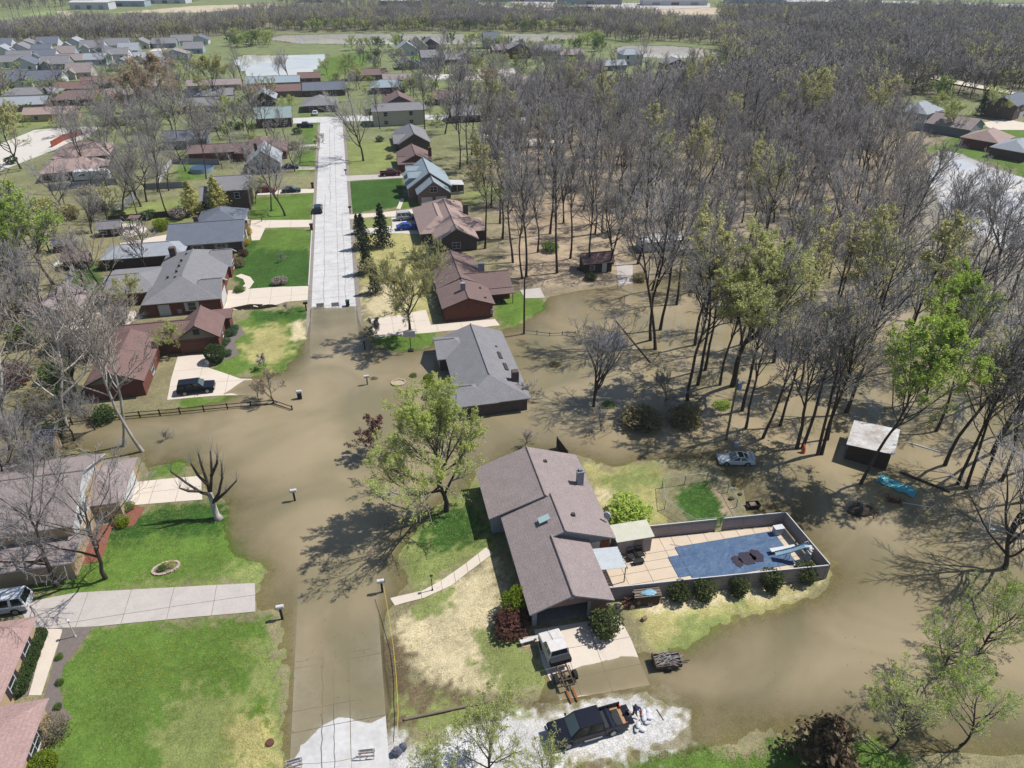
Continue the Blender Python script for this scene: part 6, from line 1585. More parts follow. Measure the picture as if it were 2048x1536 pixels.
# stripped white lorry: cab in front, bare chassis behind
def old_truck():
    x, y = 12.35, 38.55
    o = thing('stripped_truck', 'old white truck with bare rear chassis on the main house driveway', 'truck', (x, y, hz(x, y) + 0.03), R(90 + 5))
    pm = mat('paint_rusty_white', S(248, 246, 244), 0.5, S(224, 214, 206), 2.2, 0.5)
    m = MB(); profile_body(m, [(2.0, 0.45), (2.05, 1.1), (1.9, 1.28), (0.75, 1.42), (-0.85, 1.42), (-0.85, 0.5)], 0.98); m.build('body', pm, o)
    cabin(o, (0.8, -0.85), (0.35, -0.8), 1.41, 2.05, 0.92, 0.12, pm, 2)
    m = MB(); m.box(0.4, 2.0, -0.01, 0.01, 1.42, 1.46); m.build('hood_seam', t_grey, o)
    m = MB(); m.box(-1.35, -0.88, -0.95, 0.95, 0.75, 1.25); m.build('fuel_tank', m_black, o)
    for s in (-1, 1):
        m = MB(); m.box(-3.4, -0.9, s * 0.42 - 0.05, s * 0.42 + 0.05, 0.55, 0.72); m.build('frame_rail', m_frame, o)
        m = MB(); m.tube([(-1.5, s * 0.62, 0.62), (-2.4, s * 0.62, 0.42), (-3.3, s * 0.62, 0.62)], 0.05, 5); m.build('leaf_spring', m_frame, o)
        m = MB(); m.tube([(-2.4, s * 0.72, 0.42), (-2.4, s * 1.02, 0.42)], 0.42, 16); t = m.build('rear_wheel', m_tyre, o)
        m = MB(); m.tube([(-2.4, s * 1.0, 0.42), (-2.4, s * 1.05, 0.42)], 0.22, 10); m.build('rim', m_frame, t)
        m = MB(); m.tube([(1.25, s * 0.76, 0.42), (1.25, s * 1.0, 0.42)], 0.42, 16); m.build('front_wheel', m_tyre, o)
    for xx in (-1.5, -2.0, -2.8, -3.35):
        m = MB(); m.box(xx - 0.05, xx + 0.05, -0.37, 0.37, 0.58, 0.7); m.build('crossmember', m_frame, o)
    m = MB(); m.tube([(-2.4, -0.72, 0.42), (-2.4, 0.72, 0.42)], 0.08, 8); m.blob((-2.4, 0, 0.42), (0.2, 0.2, 0.18)); m.build('rear_axle', m_frame, o)
    for s in (-0.3, 0.25):
        m = MB(); m.box(-4.6, -3.3, s - 0.06, s + 0.06, 0.05, 0.12); m.build('ramp', mat('rust', S(170, 100, 50), 0.9), o)
old_truck()
# camper trailer at the far left
q = U(188, 362)
o = thing('camper_trailer', 'white camper trailer beside the tan roofed house', 'trailer', (q[0], q[1], 0.3), R(0))
m = MB(); profile_body(m, [(-4.2, 0.4), (-4.2, 2.3), (-3.9, 2.6), (3.9, 2.6), (4.3, 1.6), (4.2, 0.4)], 1.2); m.build('body', p_white, o)
m = MB(); m.box(1.6, 3.0, -1.23, -1.19, 1.4, 1.9); m.build('window', m_glass, o)
m = MB(); m.box(-3.0, -1.4, -1.23, -1.19, 1.4, 1.9); m.build('window', m_glass, o)
wheels(o, (-0.5, 0.4), 1.15, 0.33)
# ---------------------------------------------------------------- the two people loading sandbags behind the pickup
def skinned(name, joints, edges, m, parent=None, sub=2):
    me = bpy.data.meshes.new(name)
    me.from_pydata([j[:3] for j in joints], edges, [])
    o = link(bpy.data.objects.new(name, me), parent)
    sk = o.modifiers.new('skin', 'SKIN')
    lay = me.skin_vertices[0].data
    for i, j in enumerate(joints):
        lay[i].radius = (j[3], j[4] if len(j) > 4 else j[3])
    lay[0].use_root = True
    sk.use_smooth_shade = True
    s = o.modifiers.new('sub', 'SUBSURF'); s.levels = s.render_levels = sub
    me.materials.append(m)
    return o
m_skin = mat('skin', S(214, 164, 134), 0.6)
def person(label, x, y, rz, pose, top, legs, hair, hat=None):
    o = thing('person', label, 'person', (x, y, hz(x, y) + 0.03), rz)
    # pelvis, spine, neck, head, shoulder/elbow/hand and hip/knee/ankle/toe for each side, in metres
    P = pose
    J = [P['pel'] + (0.15, 0.12), P['chest'] + (0.17, 0.12), P['neck'] + (0.06,), P['head0'] + (0.075, 0.085), P['head1'] + (0.09, 0.1), P['crown'] + (0.06,)]
    E_ = [(0, 1), (1, 2), (2, 3), (3, 4), (4, 5)]
    for s in 'lr':
        n = len(J)
        J += [P[s + 'sh'] + (0.07,), P[s + 'el'] + (0.048,), P[s + 'wr'] + (0.035,), P[s + 'hand'] + (0.042, 0.02)]
        E_ += [(1, n), (n, n + 1), (n + 1, n + 2), (n + 2, n + 3)]
        n = len(J)
        J += [P[s + 'hip'] + (0.095,), P[s + 'kn'] + (0.065,), P[s + 'an'] + (0.045,), P[s + 'toe'] + (0.045, 0.03)]
        E_ += [(0, n), (n, n + 1), (n + 1, n + 2), (n + 2, n + 3)]
    body = skinned('body', J, E_, m_skin, o)
    f = lambda k, r: P[k] + (r,)
    T = [f('pel', 0.165), P['chest'] + (0.19, 0.135), f('neck', 0.075)] + [f(k, r) for k, r in (('lsh', 0.088), ('lel', 0.064), ('lwr', 0.05), ('rsh', 0.088), ('rel', 0.064), ('rwr', 0.05))]
    skinned('jacket', T, [(0, 1), (1, 2), (1, 3), (3, 4), (4, 5), (1, 6), (6, 7), (7, 8)], top, o)
    B = [P['pel'] + (0.17, 0.13)] + [f(k, r) for k, r in (('lhip', 0.11), ('lkn', 0.08), ('lan', 0.062), ('rhip', 0.11), ('rkn', 0.08), ('ran', 0.062))]
    skinned('trousers', B, [(0, 1), (1, 2), (2, 3), (0, 4), (4, 5), (5, 6)], legs, o)
    for s in 'lr':
        skinned('boot', [P[s + 'an'] + (0.06,), P[s + 'toe'] + (0.055, 0.04)], [(0, 1)], m_black, o)
        w, hd = Vector(P[s + 'wr']), Vector(P[s + 'hand'])
        d = (hd - w).normalized()
        sd = d.cross(Vector((0, 0, 1)) if abs(d.z) < 0.9 else Vector((0, 1, 0))).normalized()
        dn = d.cross(sd)
        for k, (off, ln) in enumerate(((-0.03, 0.065), (-0.01, 0.078), (0.011, 0.072), (0.03, 0.055))):
            a = hd + sd * off
            skinned('finger', [tuple(a) + (0.0095,), tuple(a + d * ln * 0.5 + dn * 0.008) + (0.009,), tuple(a + d * ln * 0.85 + dn * 0.03) + (0.008,)], [(0, 1), (1, 2)], m_skin, o, 1)
        a = w.lerp(hd, 0.4) - sd * 0.035
        skinned('thumb', [tuple(a) + (0.011,), tuple(a - sd * 0.02 + d * 0.035) + (0.01,), tuple(a - sd * 0.015 + d * 0.06 + dn * 0.015) + (0.009,)], [(0, 1), (1, 2)], m_skin, o, 1)
    c, n = Vector(P['head1']), Vector(P['face'])
    up = (Vector(P['crown']) - Vector(P['head0'])).normalized()
    rt_ = n.cross(up).normalized()
    for s in (-1, 1):
        m = MB(); q = c + n * 0.085 + rt_ * 0.032 * s; m.blob(q, (0.012, 0.012, 0.012)); m.build('eye', m_black, o)
        m = MB(); q = c + rt_ * 0.098 * s; m.blob(q, (0.02, 0.02, 0.03)); m.build('ear', m_skin, o)
    m = MB(); m.tube([c + n * 0.085 + up * 0.01, c + n * 0.115 - up * 0.03], [0.012, 0.018], 6); m.build('nose', m_skin, o)
    m = MB(); m.tube([c + n * 0.092 - up * 0.06 - rt_ * 0.025, c + n * 0.092 - up * 0.06 + rt_ * 0.025], 0.007, 5); m.build('mouth', m_tail, o)
    m = MB(); q = c + up * 0.035 - n * 0.02; m.blob(q, (0.105, 0.11, 0.1), 10, 7); m.build('hair', hair, o, True)
    if hat:
        m = MB(); q = c + up * 0.075; m.blob(q, (0.112, 0.112, 0.085), 10, 6); q2 = q + n * 0.11; m.blob(q2, (0.085, 0.085, 0.018), 8, 4); m.build('cap', hat, o, True)
    return o
stoop = dict(pel=(0, 0, 0.82), chest=(0.36, 0, 1.06), neck=(0.52, 0, 1.10), head0=(0.58, 0, 1.10), head1=(0.68, 0, 1.08), crown=(0.78, 0, 1.1), face=(0.25, 0, -0.97),
             lsh=(0.42, 0.19, 1.03), lel=(0.5, 0.24, 0.74), lwr=(0.6, 0.18, 0.5), lhand=(0.65, 0.16, 0.42), rsh=(0.42, -0.19, 1.03), rel=(0.5, -0.24, 0.74), rwr=(0.6, -0.18, 0.5), rhand=(0.65, -0.16, 0.42),
             lhip=(0, 0.1, 0.78), lkn=(0.1, 0.13, 0.45), lan=(-0.02, 0.13, 0.09), ltoe=(0.16, 0.15, 0.04), rhip=(0, -0.1, 0.78), rkn=(0.12, -0.13, 0.45), ran=(0.0, -0.13, 0.09), rtoe=(0.18, -0.15, 0.04))
crouch = dict(pel=(0, 0, 0.5), chest=(0.2, 0, 0.9), neck=(0.28, 0, 1.05), head0=(0.31, 0, 1.1), head1=(0.34, 0, 1.2), crown=(0.35, 0, 1.31), face=(0.95, 0, -0.25),
              lsh=(0.22, 0.19, 0.98), lel=(0.36, 0.26, 0.74), lwr=(0.58, 0.2, 0.66), lhand=(0.66, 0.18, 0.63), rsh=(0.22, -0.19, 0.98), rel=(0.36, -0.26, 0.74), rwr=(0.58, -0.2, 0.66), rhand=(0.66, -0.18, 0.63),
              lhip=(0.02, 0.1, 0.47), lkn=(0.38, 0.15, 0.5), lan=(0.16, 0.14, 0.09), ltoe=(0.34, 0.16, 0.04), rhip=(0.02, -0.1, 0.47), rkn=(0.36, -0.15, 0.44), ran=(0.05, -0.14, 0.09), rtoe=(0.22, -0.16, 0.04))
m_navy, m_greycl, m_dkcl, m_redcl = (mat('cloth_' + n, c, 0.9) for n, c in (('navy', S(48, 52, 84)), ('grey', S(150, 140, 138)), ('charcoal', S(52, 50, 54)), ('red', S(206, 60, 70))))
person('person in grey top and dark trousers crouching right behind the pickup bed', 16.75, 31.75, R(200), crouch, m_greycl, m_dkcl, mat('hair_dark', (0.02, 0.015, 0.012), 0.7))
person('person in navy clothes and red cap stooping over the white sandbags', 17.25, 32.05, R(-75), stoop, m_navy, m_navy, mat('hair_dark', (0.02, 0.015, 0.012), 0.7), m_redcl)
m_bag = mat('sandbag_white', S(240, 240, 242), 0.85, S(220, 220, 224), 3.0, bump=0.02, bscale=8)
rb = random.Random(4)
bags = [(17.6, 31.2, 0), (18.0, 31.0, 0), (18.3, 31.5, 0), (17.9, 31.6, 0), (17.8, 31.25, 1), (18.2, 31.2, 1), (18.0, 31.9, 0), (18.4, 31.9, 0), (16.9, 30.6, 0), (17.3, 30.5, 0), (17.1, 30.8, 1)]
for i, (x, y, l) in enumerate(bags):
    m = MB(); m.blob((0, 0, 0.11), (0.34, 0.21, 0.12), 10, 6, 0.12, rb)
    o = m.build('sandbag', m_bag, smooth=True)
    o.location, o.rotation_euler = (x, y, hz(x, y) + 0.03 + 0.2 * l), (0, 0, rb.uniform(0, 3))
    tag(o, 'full white sandbag in the heap behind the pickup' if i < 8 else 'full white sandbag lying against the pickup rear wheel side', 'sandbag', 'sandbags in the heap' if i < 8 else 'sandbags beside the pickup')
# ---------------------------------------------------------------- pool yard
m_deck = mat('pool_deck', S(242, 222, 196), 0.9, S(226, 204, 178), 0.8, 0.6, fine=(6, 0.05))
m_fence = mat('fence_grey_paint', S(196, 182, 176), 0.85, S(172, 158, 153), 1.2, 0.7, fine=(6, 0.1))
m_cover = mat('pool_cover_blue', S(70, 98, 136), 0.5, S(96, 124, 156), 0.5, 0.6, bump=0.12, bscale=1.3, fine=(2.5, 0.12))
m_puddle = mat('leaf_puddle', S(52, 52, 78), 0.35, S(80, 66, 70), 3.0, 0.6, fine=(9, 0.4))
ZD = 0.34
deck = MB()
deck.prism([(19.3, 43.75), (27.6, 43.1), (40.6, 42.0), (40.5, 49.2), (25.4, 50.4), (21.6, 48.6), (19.3, 48.6)], -0.3, ZD - 0.03)
dk = setting(deck.build('pool_deck', m_joint))
dpoly = [(19.3, 43.75), (27.6, 43.1), (40.6, 42.0), (40.5, 49.2), (25.4, 50.4), (21.6, 48.6), (19.3, 48.6)]
holes = [(28.1, 38.9, 44.0, 48.35), (26.8, 28.1, 44.8, 47.35)]
xs = [19, 21.5, 24.0, 26.8, 28.1, 29.9, 31.7, 33.5, 35.3, 37.1, 38.9, 41]
ys = [41, 44.0, 44.8, 46.2, 47.35, 48.35, 51]
for i in range(len(xs) - 1):
    for j in range(len(ys) - 1):
        cx, cy = (xs[i] + xs[i + 1]) / 2, (ys[j] + ys[j + 1]) / 2
        if any(a < cx < b and c < cy < d for a, b, c, d in holes):
            continue
        p = clip_rect(dpoly, xs[i] + 0.02, xs[i + 1] - 0.02, ys[j] + 0.02, ys[j + 1] - 0.02)
        if len(p) > 2:
            m = MB(); m.prism(p, ZD - 0.029, ZD); m.build('slab', m_deck, dk)
pc = thing('pool_cover', 'blue tarpaulin cover with dark leafy puddles stretched over the pool', 'pool cover', (33.5, 46.2, ZD))
nx, ny = 44, 20
V = []
rp = np.random.RandomState(3)
for j in range(ny + 1):
    for i in range(nx + 1):
        x, y = -5.6 + 11.2 * i / nx, -2.35 + 4.75 * j / ny
        e = min(i, nx - i) / 5.0; f = min(j, ny - j) / 4.0
        sag = -0.02 * min(1, e) * min(1, f)
        V.append((x, y, 0.06 + sag + 0.016 * math.sin(x * 2.2 + y * 3) * min(1, e, f) + 0.006 * rp.randn()))
ix = np.arange((nx + 1) * (ny + 1)).reshape(ny + 1, nx + 1)
qd = np.stack([ix[:-1, :-1], ix[:-1, 1:], ix[1:, 1:], ix[1:, :-1]], -1).reshape(-1, 4)
link(bpy.data.objects.new('cover_sheet', npmesh('cover_sheet', V, [qd], [m_cover], smooth=True)), pc)
m = MB(); m.slab([(-6.85, -1.55, 0.05), (-5.62, -1.55, 0.05), (-5.62, 1.25, 0.05), (-6.85, 1.25, 0.05)], 0.03); m.build('cover_step_flap', m_cover, pc)
for k, (cx, cy, a, b) in enumerate(((-0.2, -0.85, 0.5, 0.8), (0.95, -0.65, 0.9, 0.9), (2.1, -0.55, 0.65, 0.9))):
    m = MB(); n = 18
    m.prism([(cx + a * math.cos(t * 6.283 / n) * (1 + 0.13 * math.sin(3 * t + k)), cy + b * math.sin(t * 6.283 / n) * (1 + 0.12 * math.cos(2 * t + k)) - 0.0) for t in range(n)], 0.03, 0.078); m.build('puddle', m_puddle, pc)
for (x0, y0, x1, y1) in ((-4.5, -0.5, -6.9, -0.55), (-4.5, 0.8, -6.9, 0.75), (-4.5, 2.2, -5.9, 2.9)):
    m = MB(); m.tube([(x0, y0, 0.06), (x1, y1, 0.07)], 0.02, 4); m.build('tie_strap', t_grey, pc)
# slide
o = thing('pool_slide', 'pale blue water slide with steps at the far end of the pool', 'slide', (39.3, 44.6, ZD))
m_sl = mat('slide_blue', S(176, 208, 226), 0.35, S(150, 190, 214), 1.5)
path = [(0.75, -0.5, 1.95), (0.4, -0.42, 1.98), (0.0, -0.3, 1.75), (-0.7, -0.05, 1.25), (-1.5, 0.2, 0.85), (-2.1, 0.35, 0.62)]
m = MB()
for a, b in zip(path[:-1], path[1:]):
    A, B = Vector(a), Vector(b)
    d = (B - A); d.z = 0; sd = Vector((-d.y, d.x, 0)).normalized() * 0.3
    up = Vector((0, 0, 0.16))
    m.add([A - sd, A + sd, B + sd, B - sd], [(0, 1, 2, 3)]); m.add([A - sd, A - sd + up, B - sd + up, B - sd], [(0, 1, 2, 3)]); m.add([A + sd, A + sd + up, B + sd + up, B + sd], [(3, 2, 1, 0)])
so = m.build('chute', m_sl, o)
for k in range(5):
    m = MB(); m.box(0.78 + 0.02 * k, 1.12 + 0.02 * k, -0.85, -0.25, 0.3 + 0.36 * k, 0.38 + 0.36 * k); m.build('step', t_white, o)
for s in (-0.88, -0.22):
    m = MB(); m.tube([(1.1, s, 0), (1.0, s, 1.9), (0.8, s, 2.4), (0.4, s, 2.3)], 0.03, 6); m.build('handrail', t_white, o)
for a in ((-0.7, -0.05), (-1.0, 0.1)):
    m = MB(); m.tube([(a[0], a[1], 0), (a[0], a[1], 1.1)], 0.03, 6); m.build('support_leg', t_grey, o)
o = thing('diving_board', 'white diving board beside the water slide', 'diving board', (39.0, 45.7, ZD))
m = MB(); m.box(-1.9, 0.9, -0.25, 0.25, 0.42, 0.49); m.build('board', t_white, o)
m = MB(); m.box(-0.2, 0.9, -0.22, 0.22, 0, 0.42); m.build('stand', t_grey, o)
o = thing('pool_box', 'pale plastic deck box in the fence corner', 'box', (39.4, 48.2, ZD))
m = MB(); m.box(-0.5, 0.5, -0.3, 0.3, 0, 0.85); m.build('bin', mat('plastic_pale', S(206, 214, 222), 0.5), o); m = MB(); m.box(-0.54, 0.54, -0.34, 0.34, 0.86, 0.93); m.build('lid', t_white, o)
def fence(name, label, pts, h, bay, mp, kind='board', z0=None, post=0.07, mpost=None, rails=2, cat='fence', top=None, gate=None):
    o = thing(name, label, cat, (pts[0][0], pts[0][1], 0))
    X, Y = pts[0]
    for (ax, ay), (bx, by) in zip(pts[:-1], pts[1:]):
        L_ = math.hypot(bx - ax, by - ay); n = max(1, round(L_ / bay)); an = math.atan2(by - ay, bx - ax)
        for k in range(n + 1):
            f = k / n; x, y = ax + (bx - ax) * f, ay + (by - ay) * f
            zg = hz(x, y) if z0 is None else z0
            if k or (ax, ay) == pts[0]:
                m = MB(); m.box(x - X - post, x - X + post, y - Y - post, y - Y + post, zg - 0.3, zg + h + 0.04, 0, an); m.build('post', mpost or mp, o)
            if k == n:
                continue
            g = (k + 1) / n; x2, y2 = ax + (bx - ax) * g, ay + (by - ay) * g
            zg2 = hz(x2, y2) if z0 is None else z0
            l = math.hypot(x2 - x, y2 - y); cx, cy, cz = (x + x2) / 2 - X, (y + y2) / 2 - Y, (zg + zg2) / 2
            if kind == 'board':
                m = MB(); m.box(cx - l / 2 + post, cx + l / 2 - post, cy - 0.025, cy + 0.025, cz + 0.02, cz + h, 0, an); pn = m.build('panel', mp, o)
                for zz in (0.35, h - 0.3):
                    m = MB(); m.box(cx - l / 2 + post, cx + l / 2 - post, cy - 0.07, cy - 0.028, cz + zz - 0.05, cz + zz + 0.05, 0, an, (cx, cy)); m.build('rail', mp, pn)
                if top:
                    m = MB(); m.box(cx - l / 2, cx + l / 2, cy - 0.05, cy + 0.05, cz + h + 0.042, cz + h + 0.08, 0, an); m.build('cap', top, pn)
            elif kind == 'rail':
                for r_ in range(rails):
                    zz = h * (r_ + 0.75) / rails
                    m = MB(); m.tube([(x - X, y - Y, zg + zz), (x2 - X, y2 - Y, zg2 + zz)], 0.065, 5); m.build('rail', mp, o)
            elif kind == 'picket':
                nn = int(l / 0.3)
                m = MB()
                for q in range(nn):
                    t = (q + 0.5) / nn; px, py = x + (x2 - x) * t - X, y + (y2 - y) * t - Y
                    m.box(px - 0.09, px + 0.09, py - 0.02, py + 0.02, cz + 0.05, cz + h, 0, an)
                m.build('picket_panel', mp, o)['kind'] = 'stuff'
                m = MB(); m.box(cx - l / 2, cx + l / 2, cy + 0.021, cy + 0.06, cz + h * 0.7, cz + h * 0.7 + 0.08, 0, an, (cx, cy)); m.build('rail', mp, o)
            else:
                for zz, r_ in ((h, 0.028), (0.06, 0.012)):
                    m = MB(); m.tube([(x - X, y - Y, zg + zz), (x2 - X, y2 - Y, zg2 + zz)], r_, 5); m.build('rail', mp, o)
                m = MB(); dx, dy = (x2 - x) / l, (y2 - y) / l; nn = int(l / 0.16)
                for q in range(-int(h / 0.16), nn):
                    for sg in (1, -1):
                        t0, t1 = q * 0.16, q * 0.16 + h
                        za, zb_ = (0.06, h) if sg > 0 else (h, 0.06)
                        if t0 < 0: za += (zb_ - za) * (-t0) / h; t0 = 0
                        if t1 > l: zb_ -= (zb_ - za) * (t1 - l) / max(t1 - t0, 1e-6); t1 = l
                        if t1 - t0 < 0.02: continue
                        A, B = (x - X + dx * t0, y - Y + dy * t0), (x - X + dx * t1, y - Y + dy * t1)
                        m.add([(A[0], A[1], zg + za), (A[0], A[1], zg + za + 0.012), (B[0], B[1], zg + zb_ + 0.012), (B[0], B[1], zg + zb_)], [(0, 1, 2, 3)])
                if m.v:
                    m.build('wire_mesh', mp, o)['kind'] = 'stuff'
    return o
m_cap = mat('fence_cap_white', S(226, 224, 222), 0.7)
fence('pool_fence', 'taupe board fence along the far side of the pool', [(25.5, 50.55), (33.0, 50.0)], 1.75, 2.5, m_fence, top=m_cap, z0=0.2)
fence('pool_fence', 'taupe board fence panel run at the far right corner of the pool', [(33.9, 49.95), (40.75, 49.4), (41.0, 41.75)], 1.75, 2.4, m_fence, top=m_cap, z0=0.2)
fence('pool_fence', 'taupe board fence along the near side of the pool behind the row of hollies', [(19.0, 43.55), (27.6, 42.85), (40.8, 41.7)], 1.75, 2.45, m_fence, top=m_cap, z0=0.15)
# pool shed, awning, patio chairs
o = thing('pool_shed', 'low taupe shed with pale flat roof between the house and the pool', 'shed', (23.5, 49.7, 0.2))
m = MB(); m.box(-1.9, 1.75, -1.0, 1.0, 0, 2.2); m.build('wall', m_fence, o)
m = MB(); m.slab([(-2.1, -1.15, 2.25), (1.95, -1.15, 2.25), (1.95, 1.2, 2.45), (-2.1, 1.2, 2.45)], 0.1); m.build('roof', mat('roof_cream_metal', S(232, 228, 208), 0.6, S(206, 204, 180), 1.2, 0.6), o)
m = MB(); m.box(-0.2, 0.75, -1.05, -1.003, 0.05, 1.95); d = m.build('door', w_brown, o)
o = thing('patio_awning', 'pale corrugated awning on posts beside the brown roofed house', 'awning', (20.1, 46.6, ZD))
m = MB()
for k in range(7):
    m.slab([(-1.5, -1.4 + 0.4 * k, 2.35), (1.15, -1.4 + 0.4 * k, 2.1), (1.15, -1.02 + 0.4 * k, 2.1 + 0.05), (-1.5, -1.02 + 0.4 * k, 2.35 + 0.05)], 0.03)
m.build('roof_sheet', mat('awning_grey', S(208, 214, 216), 0.5, S(186, 192, 196), 2), o)
for s in (-1.3, 1.3):
    m = MB(); m.cyl(1.05, s, 0, 2.1, 0.05, n=6); m.build('post', m_black, o)
m = MB(); m.box(1.1, 1.18, -1.5, 1.5, 2.0, 2.12); m.build('beam', m_black, o)
for i, (x, y) in enumerate(((22.9, 48.0), (23.9, 48.1))):
    o = thing('patio_chair', ('black padded patio chair nearer the house by the pool shed', 'black padded patio chair on the right by the pool shed')[i], 'chair', (x, y, ZD), 0.1)
    for nm, b in (('seat', (-0.35, 0.35, -0.35, 0.3, 0.38, 0.5)), ('backrest', (-0.35, 0.35, 0.3, 0.42, 0.4, 1.1)), ('armrest', (-0.44, -0.37, -0.35, 0.35, 0.6, 0.66)), ('armrest', (0.37, 0.44, -0.35, 0.35, 0.6, 0.66))):
        m = MB(); m.box(*b); m.build(nm, m_black, o)
    for sx in (-0.38, 0.38):
        for sy in (-0.3, 0.3):
            m = MB(); m.box(sx - 0.025, sx + 0.025, sy - 0.025, sy + 0.025, 0, 0.38); m.build('leg', m_black, o)
o = thing('fire_table', 'small dark table in front of the patio chairs', 'table', (23.4, 47.3, ZD)); m = MB(); m.box(-0.55, 0.55, -0.25, 0.25, 0.36, 0.44); m.build('table_top', m_black, o)
for sx in (-0.45, 0.45):
    m = MB(); m.box(sx - 0.03, sx + 0.03, -0.2, 0.2, 0, 0.36); m.build('leg', m_black, o)
# dog run of chain link
m_wire = mat('chain_link', S(176, 186, 182), 0.6, spec=0.3)
fence('chain_link_run', 'chain link dog run on the grass behind the pool', [(30.4, 58.0), (35.9, 57.9), (37.4, 55.6), (36.9, 50.5), (31.2, 50.9), (29.2, 54.4), (30.4, 58.0)], 1.3, 2.8, m_wire, 'wire', post=0.035)
fence('pipe_fence', 'white pipe lying on the grass between house and dog run', [(25.6, 56.2), (27.1, 53.4)], 0.25, 3, t_white, 'rail', post=0.03, rails=1)
# shrubs of the main garden
for i, (u, v, s) in enumerate(((1360, 1202, 1.05), (1408, 1198, 1.1), (1476, 1190, 1.0), (1541, 1180, 1.15), (1612, 1164, 1.1))):
    p = U(u, v); put_shrub('holly', p[0], p[1] + 0.2, 'dark green holly shrub along the near pool fence, %s from the left' % ordn[i], s, s * 0.95, 'holly_shrub', group='hollies along the pool fence', leaf=leafmat('holly_leaf', S(132, 144, 88), S(84, 98, 54)))
def ps(key, u, v, label, s, sz=None, **k):
    p = U(u, v); return put_shrub(key, p[0], p[1], label, s, sz, **k)
ps('holly', 1208, 1262, 'rounded holly bush at the right side of the garage opening', 1.5, 1.3, name='holly_shrub', leaf=leafmat('holly_leaf', S(132, 144, 88), S(84, 98, 54)))
ps('loose', 1028, 1225, 'lime green bush at the left garage corner', 1.15, 1.5, leaf=m_lf_lm); ps('loose2', 1020, 1260, 'maroon twiggy bush below the lime green one', 1.6, 0.95, leaf=m_lf_mr)
ps('loose', 1255, 1040, 'wide bright green bush behind the pool shed', 2.3, 1.2, leaf=m_lf_bg); ps('round', 433, 725, 'clipped dome shaped dark green bush beside the driveway', 1.5, 1.45, leaf=m_lf_dk)
for i, (u, v, s) in enumerate(((82, 1285, 0.85), (74, 1305, 0.85), (67, 1325, 0.85), (58, 1345, 0.85), (50, 1366, 0.85), (42, 1388, 0.85))):
    ps('round', u, v, 'clipped dark green bush in the row along the tan brick wall, %s from the top' % ordn[i], s, s * 0.75, group='bushes along the tan brick wall', leaf=m_lf_dk)
ps('twiggy', 118, 1475, 'large beige twiggy bush at the corner of the tan brick house', 1.35, 1.05); ps('round', 95, 1545, 'lime green clipped bush at the bottom left corner', 1.0, 0.9, leaf=m_lf_lm)
for u, v, lb in ((123, 1371, 'small green plant in the grey mulch, lower'), (120, 1420, 'tiny green plant in the grey mulch, lowest'), (122, 1320, 'small dry plant in the grey mulch, upper')): ps('loose', u, v, lb, 0.32, 0.25)
ps('round', 858, 762, 'round green bush before the flooded grey house, upper', 0.85, 0.75, leaf=m_lf_lm); ps('round', 861, 778, 'round green bush before the flooded grey house, lower', 0.9, 0.75, leaf=m_lf_lm); ps('round', 858, 795, 'dark round bush before the flooded grey house, lowest', 0.9, 0.7, leaf=m_lf_dk)
ps('loose', 827, 752, 'small leafy plant in the water near the stone ring', 0.55, 0.4); ps('loose', 836, 782, 'low leafy plant in the water right of the stone ring', 0.5, 0.35, leaf=m_lf_gr); ps('loose', 748, 757, 'drooping plant in the water beside the white topped mailbox', 0.6, 0.3, leaf=m_lf_br)
ps('loose', 258, 1022, 'yellow-green bush at the porch, upper', 0.7, 0.55, leaf=m_lf_lm); ps('loose', 247, 1052, 'yellow-green bush at the porch, lower', 0.75, 0.6, leaf=m_lf_lm)
ps('loose', 495, 472, 'yellow flowering bush by the slate roofed house, upper', 1.0, 0.8, leaf=m_lf_ye); ps('loose', 491, 494, 'yellow flowering bush by the slate roofed house, lower', 1.0, 0.75, leaf=m_lf_ye); ps('loose', 488, 515, 'dark red bush below the yellow ones', 0.9, 0.7, leaf=m_lf_mr)
ps('loose', 475, 535, 'grey-green bush at the porch with the curved walk', 1.5, 0.9, leaf=m_lf_br); ps('loose', 560, 570, 'grey rounded shrub low in the striped lawn', 1.3, 0.7, leaf=m_lf_tg); ps('loose', 480, 585, 'low green bush inside the curved walk', 1.0, 0.5); ps('loose', 325, 462, 'lime yellow bush in the yard left of the slate roofed house', 1.7, 1.2, leaf=m_lf_lm)
for i, (u, v, s) in enumerate(((455, 655, 0.9), (460, 672, 1.1), (448, 690, 1.1), (440, 705, 0.9), (468, 662, 0.8), (455, 712, 0.8))): ps('loose', u, v, 'low blue-green ground bush in the curved bed, %s from the top' % ordn[i], s, 0.4, group='ground bushes in the curved bed', leaf=leafmat('juniper', S(108, 138, 96), S(76, 104, 70)))
for i, (u, v, s, lf) in enumerate(((1445, 812, 1.1, m_lf_bg), (1370, 842, 2.2, m_lf_br), (1280, 850, 2.4, m_lf_br), (1215, 812, 0.9, m_lf_gr), (1110, 730, 0.8, m_lf_br), (1470, 745, 0.8, m_lf_br), (1100, 505, 1.6, m_lf_gr), (945, 465, 1.0, m_lf_lm), (1180, 560, 1.1, m_lf_dk), (1280, 560, 1.3, m_lf_br))):
    ps('loose', u, v, ('bright green bush beside the utility pole in the water', 'grey-brown brush at the foot of the flooded wood, right', 'grey-brown brush at the foot of the flooded wood, left', 'floating leafy branch beside the spreading bare tree', 'grey brush behind the flooded grey house', 'small brown bush in the flooded wood by the thick trunk', 'green bush on the leaf covered ground', 'yellow-green bush behind the light brown roofed house', 'dark bush below the brown shed', 'brown bush at the flooded path')[i], s, s * 0.6, leaf=lf)
